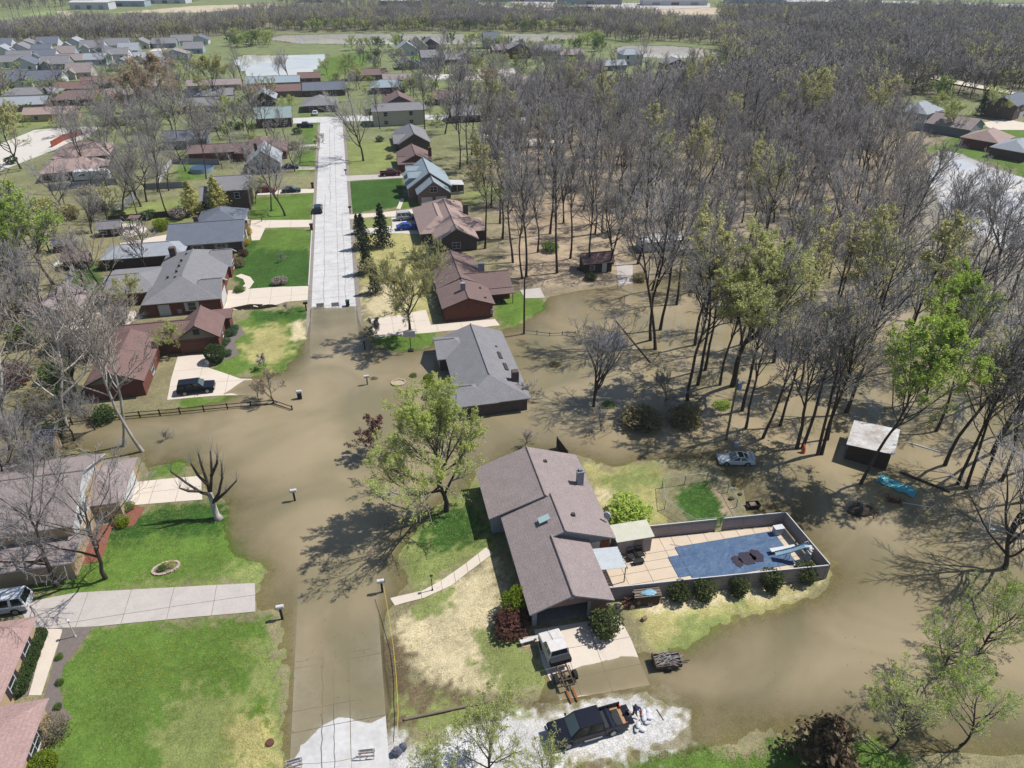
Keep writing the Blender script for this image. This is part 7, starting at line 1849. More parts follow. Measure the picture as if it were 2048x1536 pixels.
for i, (u, v, s, lf) in enumerate(((130, 700, 2.2, m_lf_br), (60, 690, 2.4, m_lf_gr), (125, 760, 2.2, m_lf_gr), (140, 800, 1.8, m_lf_dk), (80, 830, 2.2, m_lf_br), (30, 770, 2.2, m_lf_mr), (100, 880, 1.8, m_lf_dk), (210, 840, 1.5, m_lf_dk), (330, 700, 1.6, m_lf_tg), (320, 660, 1.0, m_lf_br), (235, 655, 1.6, m_lf_tg), (60, 620, 2.0, m_lf_br), (160, 610, 1.6, m_lf_dk), (30, 480, 2.0, m_lf_gr), (20, 540, 2.0, m_lf_dk), (215, 540, 1.5, m_lf_br), (140, 440, 2.2, m_lf_br), (90, 420, 2.0, m_lf_ol), (200, 425, 1.8, m_lf_br), (360, 440, 2.0, m_lf_tg), (300, 440, 1.5, m_lf_dk), (240, 440, 1.5, m_lf_dk), (10, 390, 2.5, m_lf_ol), (25, 330, 1.6, m_lf_dk), (175, 390, 1.6, m_lf_tg), (500, 350, 1.6, m_lf_tg), (470, 395, 1.5, m_lf_gr), (480, 260, 1.6, m_lf_dk), (420, 260, 1.2, m_lf_dk), (595, 270, 1.5, m_lf_dk), (590, 300, 1.6, m_lf_br), (740, 232, 1.6, m_lf_dk), (760, 285, 1.2, m_lf_dk), (800, 290, 1.2, m_lf_gr), (780, 320, 1.0, m_lf_br))):
    ps('bush_far' if v < 420 else 'loose', u, v, '%s bush of the left hand and upper yards, %s counting upwards' % ({m_lf_br: 'beige', m_lf_gr: 'green', m_lf_dk: 'dark green', m_lf_mr: 'maroon', m_lf_tg: 'grey twiggy', m_lf_ol: 'olive'}[lf], nth(i)), s, s * 0.7, name='yard_bush', group='bushes of the yards', leaf=lf)
# ---------------------------------------------------------------- street furniture
def mailbox(u, v, label, body, post, h=1.15, big=False):
    x, y = U(u, v); zg = hz(x, y)
    o = thing('mailbox', label, 'mailbox', (x, y, zg), R(180) if x < -5 else 0, 'mailboxes along the street')
    w = 0.28 if big else 0.1
    m = MB(); m.box(-w, w, -w, w, -0.1, h - zg * 0 + 0.02); m.build('post', post, o)
    m = MB(); n = 8; pr = [(-0.13, 0.0), (0.13, 0.0)] + [(0.13 * math.cos(math.pi * k / n), 0.14 + 0.13 * math.sin(math.pi * k / n)) for k in range(n + 1)]
    s = 1.5 if big else 1.35
    vs = [(xx, s * a, h + 0.02 + s * b) for xx in (-0.38, 0.32) for a, b in pr]; k = len(pr)
    m.add(vs, [tuple(range(k)), tuple(range(2 * k - 1, k - 1, -1))] + [(i, k + i, k + (i + 1) % k, (i + 1) % k) for i in range(k)]); b = m.build('box', body, o)
    m = MB(); m.box(0.32, 0.36, -0.16, 0.16, h + 0.03, h + 0.34); m.build('door', post, b)
    m = MB(); m.box(0.0, 0.03, -0.24, -0.2, h + 0.15, h + 0.45); m.build('flag', m_tail, b)
    return o
mailbox(765, 1184, 'white topped mailbox in the water with yellow tape tied to it', t_white, m_black, 1.5); mailbox(565, 1238, 'white topped mailbox left of the street beside the long driveway', t_white, m_black, 1.5); mailbox(590, 1001, 'white topped mailbox in the water left of the street', t_white, m_black, 1.6)
mailbox(735, 769, 'white topped mailbox in the water near the stone ring', t_white, t_grey, 1.6); mailbox(730, 699, 'dark mailbox standing in tree shadow on the water', t_grey, m_black, 1.7); mailbox(600, 797, 'brick pillar mailbox with pale cap in the water left of the street', t_white, m_black, 1.3, True)
mailbox(613, 622, 'black mailbox at the mouth of the looping driveway', m_black, m_black, 1.3); mailbox(624, 463, 'brown mailbox at the driveway above the striped lawn', m_wood_d, m_wood_d, 1.1, True); mailbox(701, 428, 'black mailbox at the corner of the dark green lawn', m_black, m_black, 1.2); mailbox(692, 352, 'black mailbox by the maroon pickup driveway', m_black, m_black, 1.2); mailbox(631, 294, 'dark mailbox far up the left kerb', m_black, m_black, 1.2); mailbox(626, 379, 'brown mailbox above the parked black car', m_wood_d, m_wood_d, 1.1, True)
m_or = mat('barricade_orange', S(236, 120, 50), 0.6)
def barricade(u, v, label, rz=0.0, w=0.62):
    x, y = U(u, v)
    o = thing('barricade', label, 'barricade', (x, y, hz(x, y) + 0.03), rz, 'flood barricades')
    for sy in (-0.22, 0.22):
        for sx in (-w * 0.85, w * 0.85):
            m = MB(); m.tube([(sx, sy, 0), (sx, sy * 0.1, 1.05)], 0.03, 4); m.build('leg', t_white, o)
        for k, zz in enumerate((0.78, 0.42)):
            m = MB(); yy = sy * (1 - 0.9 * zz / 1.05); d = 0.045 if sy > 0 else -0.045
            m.box(-w, w, yy + d - 0.012, yy + d + 0.012, zz - 0.12, zz + 0.12); b = m.build('board', t_white, o)
            for q in range(3):
                m = MB(); a = -w * 0.8 + q * w * 0.66
                e = yy + d + (0.013 if sy > 0 else -0.013)
                m.add([(a, e, zz - 0.11), (a + 0.1, e, zz - 0.11), (a + 0.22, e, zz + 0.11), (a + 0.12, e, zz + 0.11)], [(0, 1, 2, 3)]); m.build('stripe', m_or, b)
    return o
barricade(641, 616, 'white road barricade at the upper water edge, left one'); barricade(671, 615, 'white road barricade at the upper water edge, right one'); barricade(590, 1534, 'white road barricade at the bottom edge left of the dry patch', 0.1); barricade(735, 1516, 'white road barricade at the bottom edge right of the dry patch', -0.1)
x, y = U(696, 612); o = thing('wheeled_bin', 'dark green wheeled bin right of the upper barricades', 'bin', (x, y, hz(x, y) + 0.03))
m_bin = mat('bin_green', S(40, 74, 52), 0.5)
m = MB(); m.add([(a * q, b * q, z) for z, q in ((0.08, 0.8), (1.0, 1.0)) for a, b in ((-0.32, -0.36), (0.32, -0.36), (0.32, 0.36), (-0.32, 0.36))], [(3, 2, 1, 0), (4, 5, 6, 7), (0, 1, 5, 4), (1, 2, 6, 5), (2, 3, 7, 6), (3, 0, 4, 7)]); m.build('bin_body', m_bin, o)
m = MB(); m.box(-0.35, 0.35, -0.4, 0.42, 1.0, 1.07); m.build('lid', m_bin, o)
for s in (-0.3, 0.3): m = MB(); m.tube([(s - 0.03, 0.34, 0.1), (s + 0.03, 0.34, 0.1)], 0.11, 10); m.build('wheel', m_tyre, o)
m_tape = mat('caution_tape', S(232, 202, 60), 0.5)
def tape(label, pts, w=0.03):
    m = MB()
    for a, b in zip(pts[:-1], pts[1:]): m.add([(a[0], a[1], a[2] - w), (a[0], a[1], a[2] + w), (b[0], b[1], b[2] + w), (b[0], b[1], b[2] - w), (a[0] + w, a[1], a[2] - w), (b[0] + w, b[1], b[2] - w)], [(0, 1, 2, 3), (0, 4, 5, 3)])
    return tag(m.build('caution_tape', m_tape), label, 'tape')
def P3(u, v, z): p = U(u, v, z); return (p[0], p[1], z)
tape('yellow caution tape running from the mailbox along the right street edge', [P3(767, 1172, 1.5), P3(777, 1230, 1.0), P3(786, 1290, 0.6), P3(792, 1350, 0.5), P3(796, 1420, 0.6), P3(794, 1475, 0.7)]); tape('yellow caution tape strung between the two bottom barricades', [P3(592, 1528, 1.0), P3(630, 1527, 0.8), P3(680, 1522, 0.8), P3(733, 1510, 1.0)])
x, y = U(795, 1508); rk = random.Random(2); m = MB(); m.blob((0, 0, 0.25), (0.5, 0.4, 0.3), 9, 6, 0.35, rk); m.blob((0.45, 0.2, 0.3), (0.35, 0.3, 0.32), 8, 6, 0.35, rk); o = m.build('refuse_bags', mat('bin_bag', S(70, 72, 84), 0.4, S(120, 124, 140), 3)); o.location = (x, y, hz(x, y)); tag(o, 'crumpled dark refuse bags at the gravel corner by the bottom barricade', 'bags')
def log(label, a, b, r, m_=None, name='timber', cat='timber', n=8):
    m = MB(); m.tube([a, ((a[0] + b[0]) / 2, (a[1] + b[1]) / 2, (a[2] + b[2]) / 2 + 0.01), b], r, n); return tag(m.build(name, m_ or m_wood), label, cat)
def onw(u, v, z=0.04): p = U(u, v); return (p[0], p[1], max(hz(*p), 0) + z)
log('weathered landscape timber lying beside the gravel drive', onw(808, 1443, 0.1), onw(985, 1404, 0.1), 0.11)
for i, (a, b, r, lb) in enumerate((((1915, 1018), (1958, 1045), 0.16, 'thick floating plank near the right edge, lower'), ((1940, 999), (1964, 1018), 0.12, 'floating plank near the right edge, upper'), ((1908, 988), (1935, 994), 0.1, 'short floating plank above the others at the right'), ((1842, 976), (1856, 984), 0.14, 'short log floating right of the teal tarp'), ((1868, 972), (1888, 978), 0.12, 'short pale log floating by the fallen trunk'), ((1800, 1005), (1866, 1016), 0.05, 'thin white pole floating beside the rusty heap'), ((1800, 945), (1900, 985), 0.2, 'fallen tree trunk lying in the water beyond the teal tarp'), ((1815, 885), (1880, 905), 0.1, 'long pale board floating behind the white roofed shed'), ((1755, 985), (1766, 981), 0.03, 'red paddle floating by the tarp, left'), ((1767, 992), (1777, 987), 0.03, 'red paddle floating by the tarp, right'), ((1313, 1420), (1327, 1442), 0.03, 'thin dark stick on the gravel end'), ((1230, 640), (1300, 725), 0.12, 'thin fallen trunk in the water right of the spreading bare tree'))):
    log(lb, onw(*a), onw(*b), r, t_white if 'white' in lb else m_tail if 'red' in lb else m_bark if 'trunk' in lb or 'dark' in lb else mat('plank_pale', S(214, 200, 170), 0.9, S(178, 162, 134), 2), 'floating_timber')
x, y = U(540, 1487); o = thing('utility_cover', 'round rusty brown cover in the grass by the water at the bottom', 'cover', (x, y, hz(x, y))); m = MB(); m.cyl(0, 0, -0.05, 0.14, 0.33, n=18); m.build('rim', mat('rust_brown', S(128, 82, 66), 0.8, S(100, 66, 54), 4), o); m = MB(); m.cyl(0, 0, 0.14, 0.18, 0.27, n=18); m.build('lid', mat('rust_brown', S(128, 82, 66), 0.8), o)
m_stone = mat('edging_stone', S(222, 202, 176), 0.9, S(186, 166, 142), 3, 0.7, objvar=0.15)
def ring(label, u, v, a, b, n, name, hgt=0.16, fill=m_mulch, an=0.3):
    x, y = U(u, v); zg = max(hz(x, y), -0.02)
    o = thing(name, label, 'stone ring', (x, y, zg), an)
    for k in range(n):
        t = 6.283 * k / n; m = MB(); m.box(-0.16, 0.16, -0.1, 0.1, -0.05, hgt); s = m.build('stone', m_stone, o); s.location = (a * math.cos(t), b * math.sin(t), 0); s.rotation_euler = (0, 0, t + math.pi / 2 + rk.uniform(-0.15, 0.15)); s.scale = (rk.uniform(0.85, 1.1), 1, rk.uniform(0.8, 1.2))
    m = MB(); m.prism([((a - 0.1) * math.cos(6.283 * k / 16), (b - 0.1) * math.sin(6.283 * k / 16)) for k in range(16)], -0.05, 0.07); m.build('soil', fill, o)
    return o
ring('oval stone edged flower bed on the left lawn', 333, 1139, 1.25, 0.8, 22, 'flower_bed', an=0.25); ring('round stone ring rising from the water before the flooded house', 797, 766, 0.95, 0.8, 18, 'stone_ring', 0.2, m_stone, 0)
ps('loose', 326, 1142, 'small green plant in the oval stone bed, left', 0.4, 0.3); ps('loose', 343, 1134, 'small green plant in the oval stone bed, right', 0.45, 0.3, leaf=m_lf_ol)
def lamp(u, v, h, label, mm):
    x, y = U(u, v); o = thing('lamp_post', label, 'lamp post', (x, y, hz(x, y)))
    m = MB(); m.cyl(0, 0, 0, h, 0.05, 0.04, n=8); m.cyl(0, 0, 0, 0.2, 0.11, 0.07, n=8); m.build('post', mm, o); m = MB(); m.cyl(0, 0, h, h + 0.3, 0.08, 0.14, n=6); m.build('lantern', mat('lantern_glass', S(226, 226, 220), 0.2), o); m = MB(); m.cyl(0, 0, h + 0.3, h + 0.42, 0.18, 0.02, n=6); m.build('cap', mm, o)
lamp(153, 1277, 1.9, 'white lamp post at the end of the garden walk on the left', t_white); lamp(865, 1182, 1.7, 'black lamp post beside the curved walk of the main house', m_black)
x, y = U(1056, 1288); o = thing('bench', 'white slab bench on the brick pad left of the stripped truck', 'bench', (x, y, hz(x, y)), 0.1); m = MB(); m.box(-0.75, 0.75, -0.2, 0.2, 0.4, 0.5); m.build('seat', t_white, o)
for s in (-0.55, 0.55): m = MB(); m.box(s - 0.08, s + 0.08, -0.16, 0.16, 0, 0.4); m.build('leg', m_conc_g, o)
sheet('brick_pad', UP([(1036, 1278), (1078, 1272), (1080, 1292), (1045, 1297)]), 0.035, w_tanbr, 1)
m_logend = mat('log_wood', S(232, 206, 168), 0.9, S(196, 160, 118), 3); m_logb = mat('log_bark', S(176, 146, 122), 0.95, S(120, 96, 80), 3)
def cutlog(label, x, y, z, r, l, rz, tilt=0.0, group=None):
    o = thing('log', label, 'log', (x, y, z), rz, group); o.rotation_euler = (0, tilt, rz)
    m = MB(); m.tube([(-l / 2, 0, 0), (l / 2, 0, 0)], r, 10, cap=False); m.build('bark', m_logb, o)
    for s in (-1, 1): m = MB(); m.tube([(s * l / 2 - 0.01, 0, 0), (s * l / 2 + 0.005, 0, 0)], r * 0.98, 10); m.build('cut_end', m_logend, o)
rl = random.Random(6)
for i in range(15):
    p = U(1262 + (i * 37) % 52, 1216 - (i * 11) % 28); r = rl.uniform(0.16, 0.27); cutlog('short sawn log in the heap beside the pool fence', p[0], p[1], hz(*p) + r + (0.3 if i > 10 else 0), r, rl.uniform(0.4, 0.6), rl.uniform(0, 3.1), rl.choice((0, 0, 1.2)), 'sawn logs in the heap')
p = U(1288, 1241); cutlog('single sawn log lying on the dry grass near the driveway', p[0], p[1], hz(*p) + 0.2, 0.2, 0.42, 0.4)
o = thing('wood_rack', 'dark firewood rack with boards and a blue tarp on top by the pool fence', 'rack', (22.4, 42.6, 0.2), -0.08); m = MB(); m.box(-1.15, 1.15, -0.45, 0.45, 0.05, 1.25); m.build('crate', m_wood_d, o)
for k in range(6): m = MB(); m.box(-1.3 + rl.uniform(-0.1, 0.1), 1.3, -0.5 + k * 0.17, -0.38 + k * 0.17, 1.26 + 0.05 * (k % 2), 1.31 + 0.05 * (k % 2)); m.build('board', m_wood, o)
m = MB(); m.blob((0.1, -0.1, 1.36), (0.75, 0.4, 0.12), 12, 6, 0.5, rl); m.build('tarp', mat('tarp_blue', S(140, 186, 206), 0.5), o)
o = thing('scrap_heap', 'heap of reddish scrap wood and branches beside the firewood rack', 'heap', (20.7, 42.7, 0.15))
for k in range(22): m = MB(); a = rl.uniform(0, 6.28); m.tube([(rl.uniform(-0.6, 0.6), rl.uniform(-0.4, 0.4), rl.uniform(0, 0.3)), (rl.uniform(-0.9, 0.9), rl.uniform(-0.6, 0.6), rl.uniform(0.2, 0.9))], rl.uniform(0.03, 0.07), 5); m.build('stick', mat('scrap_red', S(128, 84, 72), 0.9, S(92, 62, 54), 3), o)
o = thing('grill', 'grey covered grill at the right corner of the garage', 'grill', (19.2, 42.0, 0.2)); m = MB(); m.box(-0.35, 0.35, -0.25, 0.25, 0.1, 0.8); m.build('cabinet', t_grey, o); m = MB(); m.blob((0, 0, 0.85), (0.42, 0.3, 0.25), 10, 6); m.build('hood', m_black, o)
# trailer with branches
x, y = U(1332, 1328); o = thing('utility_trailer', 'small dark trailer loaded with logs and branches standing in the water', 'trailer', (x, y, -0.05), R(-6))
for nm, b in (('bed', (-1.15, 1.15, -0.65, 0.65, 0.3, 0.36)), ('side_rail', (-1.15, 1.15, -0.68, -0.62, 0.36, 0.7)), ('side_rail', (-1.15, 1.15, 0.62, 0.68, 0.36, 0.7)), ('end_gate', (-1.2, -1.14, -0.68, 0.68, 0.36, 0.95)), ('end_gate', (1.14, 1.2, -0.68, 0.68, 0.36, 0.8)), ('drawbar', (1.2, 2.1, -0.05, 0.05, 0.25, 0.33))):
    m = MB(); m.box(*b); m.build(nm, m_frame, o)
for s in (-0.78, 0.78): m = MB(); m.tube([(0, s - 0.08, 0.28), (0, s + 0.08, 0.28)], 0.28, 14); m.build('wheel', m_tyre, o)
for k in range(34):
    m = MB(); z = 0.45 + 0.015 * k; m.tube([(rl.uniform(-1.2, 0), rl.uniform(-0.6, 0.6), z), (rl.uniform(0.2, 1.6), rl.uniform(-0.9, 0.7), z + rl.uniform(-0.1, 0.25))], rl.uniform(0.015, 0.04), 4); m.build('branch', m_twig, o)
for k in range(3): m = MB(); m.tube([(-0.7 + 0.1 * k, -0.3 + 0.28 * k, 0.5), (-0.2, -0.25 + 0.28 * k, 0.55)], 0.13, 9); m.build('log', m_logb, o)
# ---------------------------------------------------------------- flooded corner on the right
o = thing('shed', 'flooded dark shed with rusty white metal roof in the wood', 'shed', (57.9, 58.8, 0), R(-43)); m = MB(); m.box(-2.3, 2.3, -2.6, 2.6, -0.6, 2.25); m.build('wall', m_wood_d, o)
m_rroof = mat('roof_rusty_white', S(246, 246, 246), 0.7, S(190, 180, 172), 0.6, 0.35, fine=(3, 0.15))
for k in range(6):
    m = MB(); a = -2.95 + k * 0.985; m.slab([(-2.6, a, 2.3), (2.6, a, 2.75), (2.6, a + 0.97, 2.75), (-2.6, a + 0.97, 2.3)], 0.05); m.build('roof_sheet', m_rroof, o)
m = MB(); n = 20; V, F_ = [], []
for i in range(n + 1):
    for j in range(7):
        V.append((-2.1 + 4.2 * i / n, -0.85 + 1.7 * j / 6 + 0.12 * math.sin(i * 0.9), 0.05 + 0.07 * abs(math.sin(i * 1.7 + j * 1.9)) + 0.03 * rl.random()))
for i in range(n):
    for j in range(6): F_.append((i * 7 + j, (i + 1) * 7 + j, (i + 1) * 7 + j + 1, i * 7 + j + 1))
m.add(V, F_); o = m.build('tarp', mat('tarp_teal', S(96, 206, 220), 0.45, S(56, 166, 186), 1.6, 0.6)); a, b = U(1757, 957), U(1830, 988); o.location = ((a[0] + b[0]) / 2, (a[1] + b[1]) / 2, 0); o.rotation_euler = (0, 0, math.atan2(b[1] - a[1], b[0] - a[0])); tag(o, 'crumpled teal tarpaulin floating on the flood water', 'tarp')
def heap(label, u, v, rx, ry, h, n, mm, name='brush_heap', rad=0.03, core=True):
    x, y = U(u, v); o = thing(name, label, 'heap', (x, y, max(hz(x, y), -0.15)), rl.uniform(-0.5, 0.2))
    m = MB(); m.blob((0, 0, h * 0.25), (rx * 0.85, ry * 0.8, h * 0.6), 12, 7, 0.3, rl); m.build('core', mm, o)
    m = MB()
    for k in range(n):
        t = rl.uniform(0, 6.28); q = rl.uniform(0.4, 1); p = Vector((rx * q * math.cos(t), ry * q * math.sin(t), h * (1 - q * 0.6) * rl.uniform(0.5, 1)))
        d = Vector((rl.uniform(-1, 1), rl.uniform(-1, 1), rl.uniform(-0.3, 0.5))).normalized() * rl.uniform(0.3, 0.9)
        m.tube([p - d, p + d], [rad, rad * 0.4], 4)
    m.build('sticks', mm, o)['kind'] = 'stuff'
heap('dark brush heap standing in the water', 1722, 1024, 1.7, 0.9, 1.0, 120, mat('brush_dark', S(92, 82, 74), 0.95, S(56, 50, 46), 3)); heap('rusty red debris heap below the teal tarp', 1789, 1003, 0.8, 0.35, 0.4, 30, mat('rust_red', S(140, 72, 56), 0.9, S(100, 54, 44), 4), 'debris_heap', 0.04); heap('white plastic scraps floating at the right edge', 1985, 1058, 0.7, 0.4, 0.2, 14, t_white, 'debris_heap', 0.03); heap('brush and debris beside the brown shed', 1175, 540, 2.5, 1.2, 0.8, 60, m_bark)
x, y = U(1505, 1014); o = thing('garden_cart', 'dark garden cart with green edge beside the dog run', 'cart', (x, y, max(hz(x, y), 0)), -0.1)
for b, mm, nm in (((-0.7, 0.7, -0.4, 0.4, 0.2, 0.3), m_black, 'tray'), ((-0.7, 0.7, -0.42, -0.36, 0.3, 0.55), m_black, 'side'), ((-0.7, 0.7, 0.36, 0.42, 0.3, 0.55), m_black, 'side'), ((0.66, 0.72, -0.4, 0.4, 0.3, 0.6), m_bin, 'end_panel'), ((-0.4, 0.3, -0.3, 0.3, 0.3, 0.5), m_wood, 'load')): m = MB(); m.box(*b); m.build(nm, mm, o)
for sx in (-0.45, 0.45):
    for sy in (-0.42, 0.42): m = MB(); m.tube([(sx, sy - 0.04, 0.15), (sx, sy + 0.04, 0.15)], 0.15, 10); m.build('wheel', m_tyre, o)
for i, (u, v, s) in enumerate(((1462, 1000, 0.35), (1480, 990, 0.3), (1468, 972, 0.25))):
    x, y = U(u, v); m = MB(); m.blob((0, 0, 0.1), (s, s * 0.7, s * 0.6), 9, 6, 0.3, rl); o = m.build('rock', mat('rock_dark', S(110, 104, 96), 0.9, S(70, 66, 62), 4)); o.location = (x, y, max(hz(x, y), -0.05)); tag(o, 'dark rock beside the dog run fence, %s from below' % ordn[i], 'rock', 'rocks by the dog run')
x, y = U(1472, 893); o = thing('drum', 'white drum floating above the white coupe', 'drum', (x, y, -0.2)); m = MB(); m.cyl(0, 0, 0, 0.75, 0.28, n=14); m.build('barrel', mat('plastic_pale', S(206, 214, 222), 0.5), o); m = MB(); m.cyl(0, 0, 0.75, 0.8, 0.29, n=14); m.build('lid', t_white, o)
x, y = U(1606, 906); o = thing('kayak_bow', 'orange plastic boat end leaning on a trunk in the water', 'boat', (x, y, -0.1)); m = MB(); m.tube([(0, 0, 0), (0.05, 0.1, 0.5), (0.1, 0.25, 1.0), (0.1, 0.35, 1.25)], [0.26, 0.25, 0.17, 0.04], 8); m.build('hull', mat('plastic_orange', S(236, 110, 66), 0.4), o); m = MB(); m.tube([(0.02, -0.1, 0.3), (0.08, -0.02, 0.8)], 0.07, 6); m.build('rim', m_black, o)
def upole(u, v, h, label, trafo=False):
    x, y = U(u, v); o = thing('utility_pole', label, 'pole', (x, y, hz(x, y)))
    m = MB(); m.cyl(0, 0, -0.3, h, 0.17, 0.12, n=9); m.build('post', m_wood if trafo else m_wood_d, o)
    if trafo:
        m = MB(); m.cyl(0.42, 0, h - 1.6, h - 0.6, 0.28, n=14); t = m.build('transformer', mat('trafo_blue', S(140, 172, 204), 0.5), o); m = MB(); m.box(0.1, 0.3, -0.05, 0.05, h - 1.3, h - 1.15); m.build('bracket', m_metal, t); m = MB(); m.cyl(0.42, 0, h - 0.6, h - 0.4, 0.06, n=6); m.build('bushing', t_white, t)
upole(1452, 879, 9.4, 'wooden utility pole with blue transformer rising from the water', True); upole(1048, 668, 10.0, 'slim dark utility pole at the water edge beside the brick house')
x, y = U(822, 702); o = thing('basketball_hoop', 'basketball hoop with white backboard on the grass point', 'hoop', (x, y, hz(x, y)), R(-8)); m = MB(); m.tube([(0, 0, 0.1), (0, 0, 2.9), (0, -0.5, 3.3)], 0.06, 8); m.build('pole', m_black, o); m = MB(); m.box(-0.9, 0.9, -0.62, -0.57, 2.75, 3.8); m.build('backboard', t_white, o); m = MB(); m.box(-0.4, 0.4, -0.3, 0.5, 0, 0.2); m.build('base', m_black, o)
m = MB(); m.tube([(0.23 * math.cos(k * 0.5236), -0.9 + 0.23 * math.sin(k * 0.5236), 3.05) for k in range(13)], 0.015, 5); m.build('rim', m_or, o)
# submerged roof, sheds and small buildings
hp('submerged_shed', 'grey roofed shed flooded up to its eaves behind the spreading bare tree', 1222, 696, 4.6, 4.4, 0.25, 1.5, 'x', w_grey, r_slate, 0, 0, ops=(), rz=R(20), cat='shed'); hp('shed', 'brown roofed shed among the bare trees', 1196, 545, 6.2, 4.2, 2.3, 3.6, 'x', m_wood_d, r_dkbr, ops=[(0, 'S', 1.2, 0.2, 0.9, 1.8, 'door'), (0, 'S', -1.2, 0.9, 0.8, 0.8)], cat='shed'); hp('shed', 'long white roofed building in the wood', 1322, 502, 9, 4.5, 2.4, 3.2, 'x', w_white, r_white, cat='shed', ops=()); hp('shed', 'white tarp covered shelter deep in the wood', 1170, 318, 5, 4, 2.2, 3.6, 'y', w_white, r_white, cat='shed', ops=()); hp('shed', 'grey roofed shed at the upper edge of the wood', 1005, 318, 7, 5, 2.3, 4.0, 'x', w_grey, r_grey, cat='shed')
hp('garage', 'white garage with grey-brown roof in the left hand trees', 112, 655, 7.5, 9, 2.6, 4.6, 'y', w_white, r_brown, ops=[(0, 'S', 0, 0.2, 2.6, 2.1, 'gar')], cat='garage', rz=R(-10)); hp('shed', 'small brick shed standing in the water at the left', 97, 910, 2.6, 3, 2.2, 3.4, 'x', w_tanbr, r_slate, cat='shed', ops=()); hp('shed', 'small shed with dark roof in the back yard with the stone patio', 222, 474, 5, 3.4, 2.1, 3.3, 'x', m_wood_d, r_grey, cat='shed'); hp('shed', 'tiny red sided shed at the left', 130, 505, 4.5, 3, 1.8, 2.7, 'x', w_brick, r_grey, cat='shed', ops=())
hp('pavilion', 'open garden pavilion with pale roof behind the brick houses', 292, 535, 15, 7.5, 2.5, 3.9, 'x', m_wood_d, r_lgrey, 3, 3, cat='pavilion', ops=()); hp('shed', 'small brown shed left of the pale pavilion', 155, 540, 5, 4, 2.2, 3.2, 'x', m_wood_d, r_red, cat='shed', ops=())
x, y = U(275, 458); o = thing('pergola', 'small dark wooden pergola on the stone patio', 'pergola', (x, y, hz(x, y)))
for sx in (-0.9, 0.9):
    for sy in (-0.9, 0.9): m = MB(); m.box(sx - 0.07, sx + 0.07, sy - 0.07, sy + 0.07, 0, 2.3); m.build('post', m_wood_d, o)
m = MB(); m.box(-1.15, 1.15, -1.15, 1.15, 2.3, 2.45); m.build('roof', r_dkbr, o)
x, y = U(405, 345); o = thing('round_pool', 'round above ground swimming pool in a left hand yard', 'pool', (x, y, hz(x, y))); m = MB(); m.tube([(0, 0, 0), (0, 0, 1.2)], 3.0, 28, cap=False); m.tube([(0, 0, 1.2), (0, 0, 1.22)], [3.1, 3.1], 28, cap=False); m.build('pool_wall', mat('pool_wall_blue', S(150, 180, 196), 0.5), o); m = MB(); m.cyl(0, 0, 1.0, 1.05, 2.97, n=28); m.build('cover', mat('pool_cover_dark', S(70, 96, 122), 0.3), o)
x, y = U(121, 528); o = thing('canoe', 'white upturned canoe lying in a left hand yard', 'canoe', (x, y, hz(x, y)), R(75)); m = MB(); m.blob((0, 0, 0.1), (2.6, 0.5, 0.4), 10, 8); m.build('hull', t_white, o, True); m = MB(); m.tube([(-2.5, 0, 0.2), (0, 0, 0.52), (2.5, 0, 0.2)], 0.03, 5); m.build('keel', t_grey, o)
# fences of the yards
fence('rail_fence', 'dark post and rail fence running through the water on the left', [(-43, 86.5), (-34.3, 86.4), (-26.7, 86.0), (-14.6, 85.8), (-12.1, 83.8)], 1.05, 3.0, m_wood_d, 'rail', post=0.07, rails=2); fence('rail_fence', 'short wire and post fence in the water right of the flooded house', [(23.5, 98.5), (27.3, 96.8), (31.4, 96.4)], 1.0, 2.0, m_wood, 'rail', post=0.05, rails=1); fence('board_fence', 'short dark board fence end behind the brown roofed house', [tuple(U(1114, 895)), tuple(U(1134, 922))], 1.6, 2.2, m_wood_d, z0=0.0); fence('board_fence', 'red stained board fence on the far left', [tuple(U(105, 297)), tuple(U(130, 283)), tuple(U(166, 272))], 1.8, 3, mat('fence_red', S(180, 90, 66), 0.8, S(146, 72, 54), 1), z0=0.3)
def pf(lb, pts, h, bay, mm, kind): fence('board_fence' if kind == 'board' else 'picket_fence', lb, [tuple(U(*q)) for q in pts], h, bay, mm, kind, z0=0.28)
pf('weathered picket fence below the row of bare trees on the left', [(235, 432), (262, 408), (275, 395)], 1.6, 3, t_white, 'picket'); pf('white board fence climbing between the left hand yards', [(318, 372), (330, 350), (345, 332)], 1.6, 3, t_white, 'board'); pf('grey board fence above the round pool yard', [(345, 330), (440, 332)], 1.6, 4, t_grey, 'board'); pf('grey board fence below the round pool yard', [(290, 382), (375, 378)], 1.6, 4, t_grey, 'board'); pf('grey board fence behind the white camper', [(100, 385), (200, 375), (235, 372)], 1.7, 4, t_grey, 'board'); pf('dark hedge like board fence behind the slate roofed house', [(220, 448), (330, 438), (400, 432)], 1.5, 4, m_wood_d, 'board'); pf('grey board fence in the yard beside the white garage', [(118, 598), (145, 565), (150, 545)], 1.6, 3, t_grey, 'board')
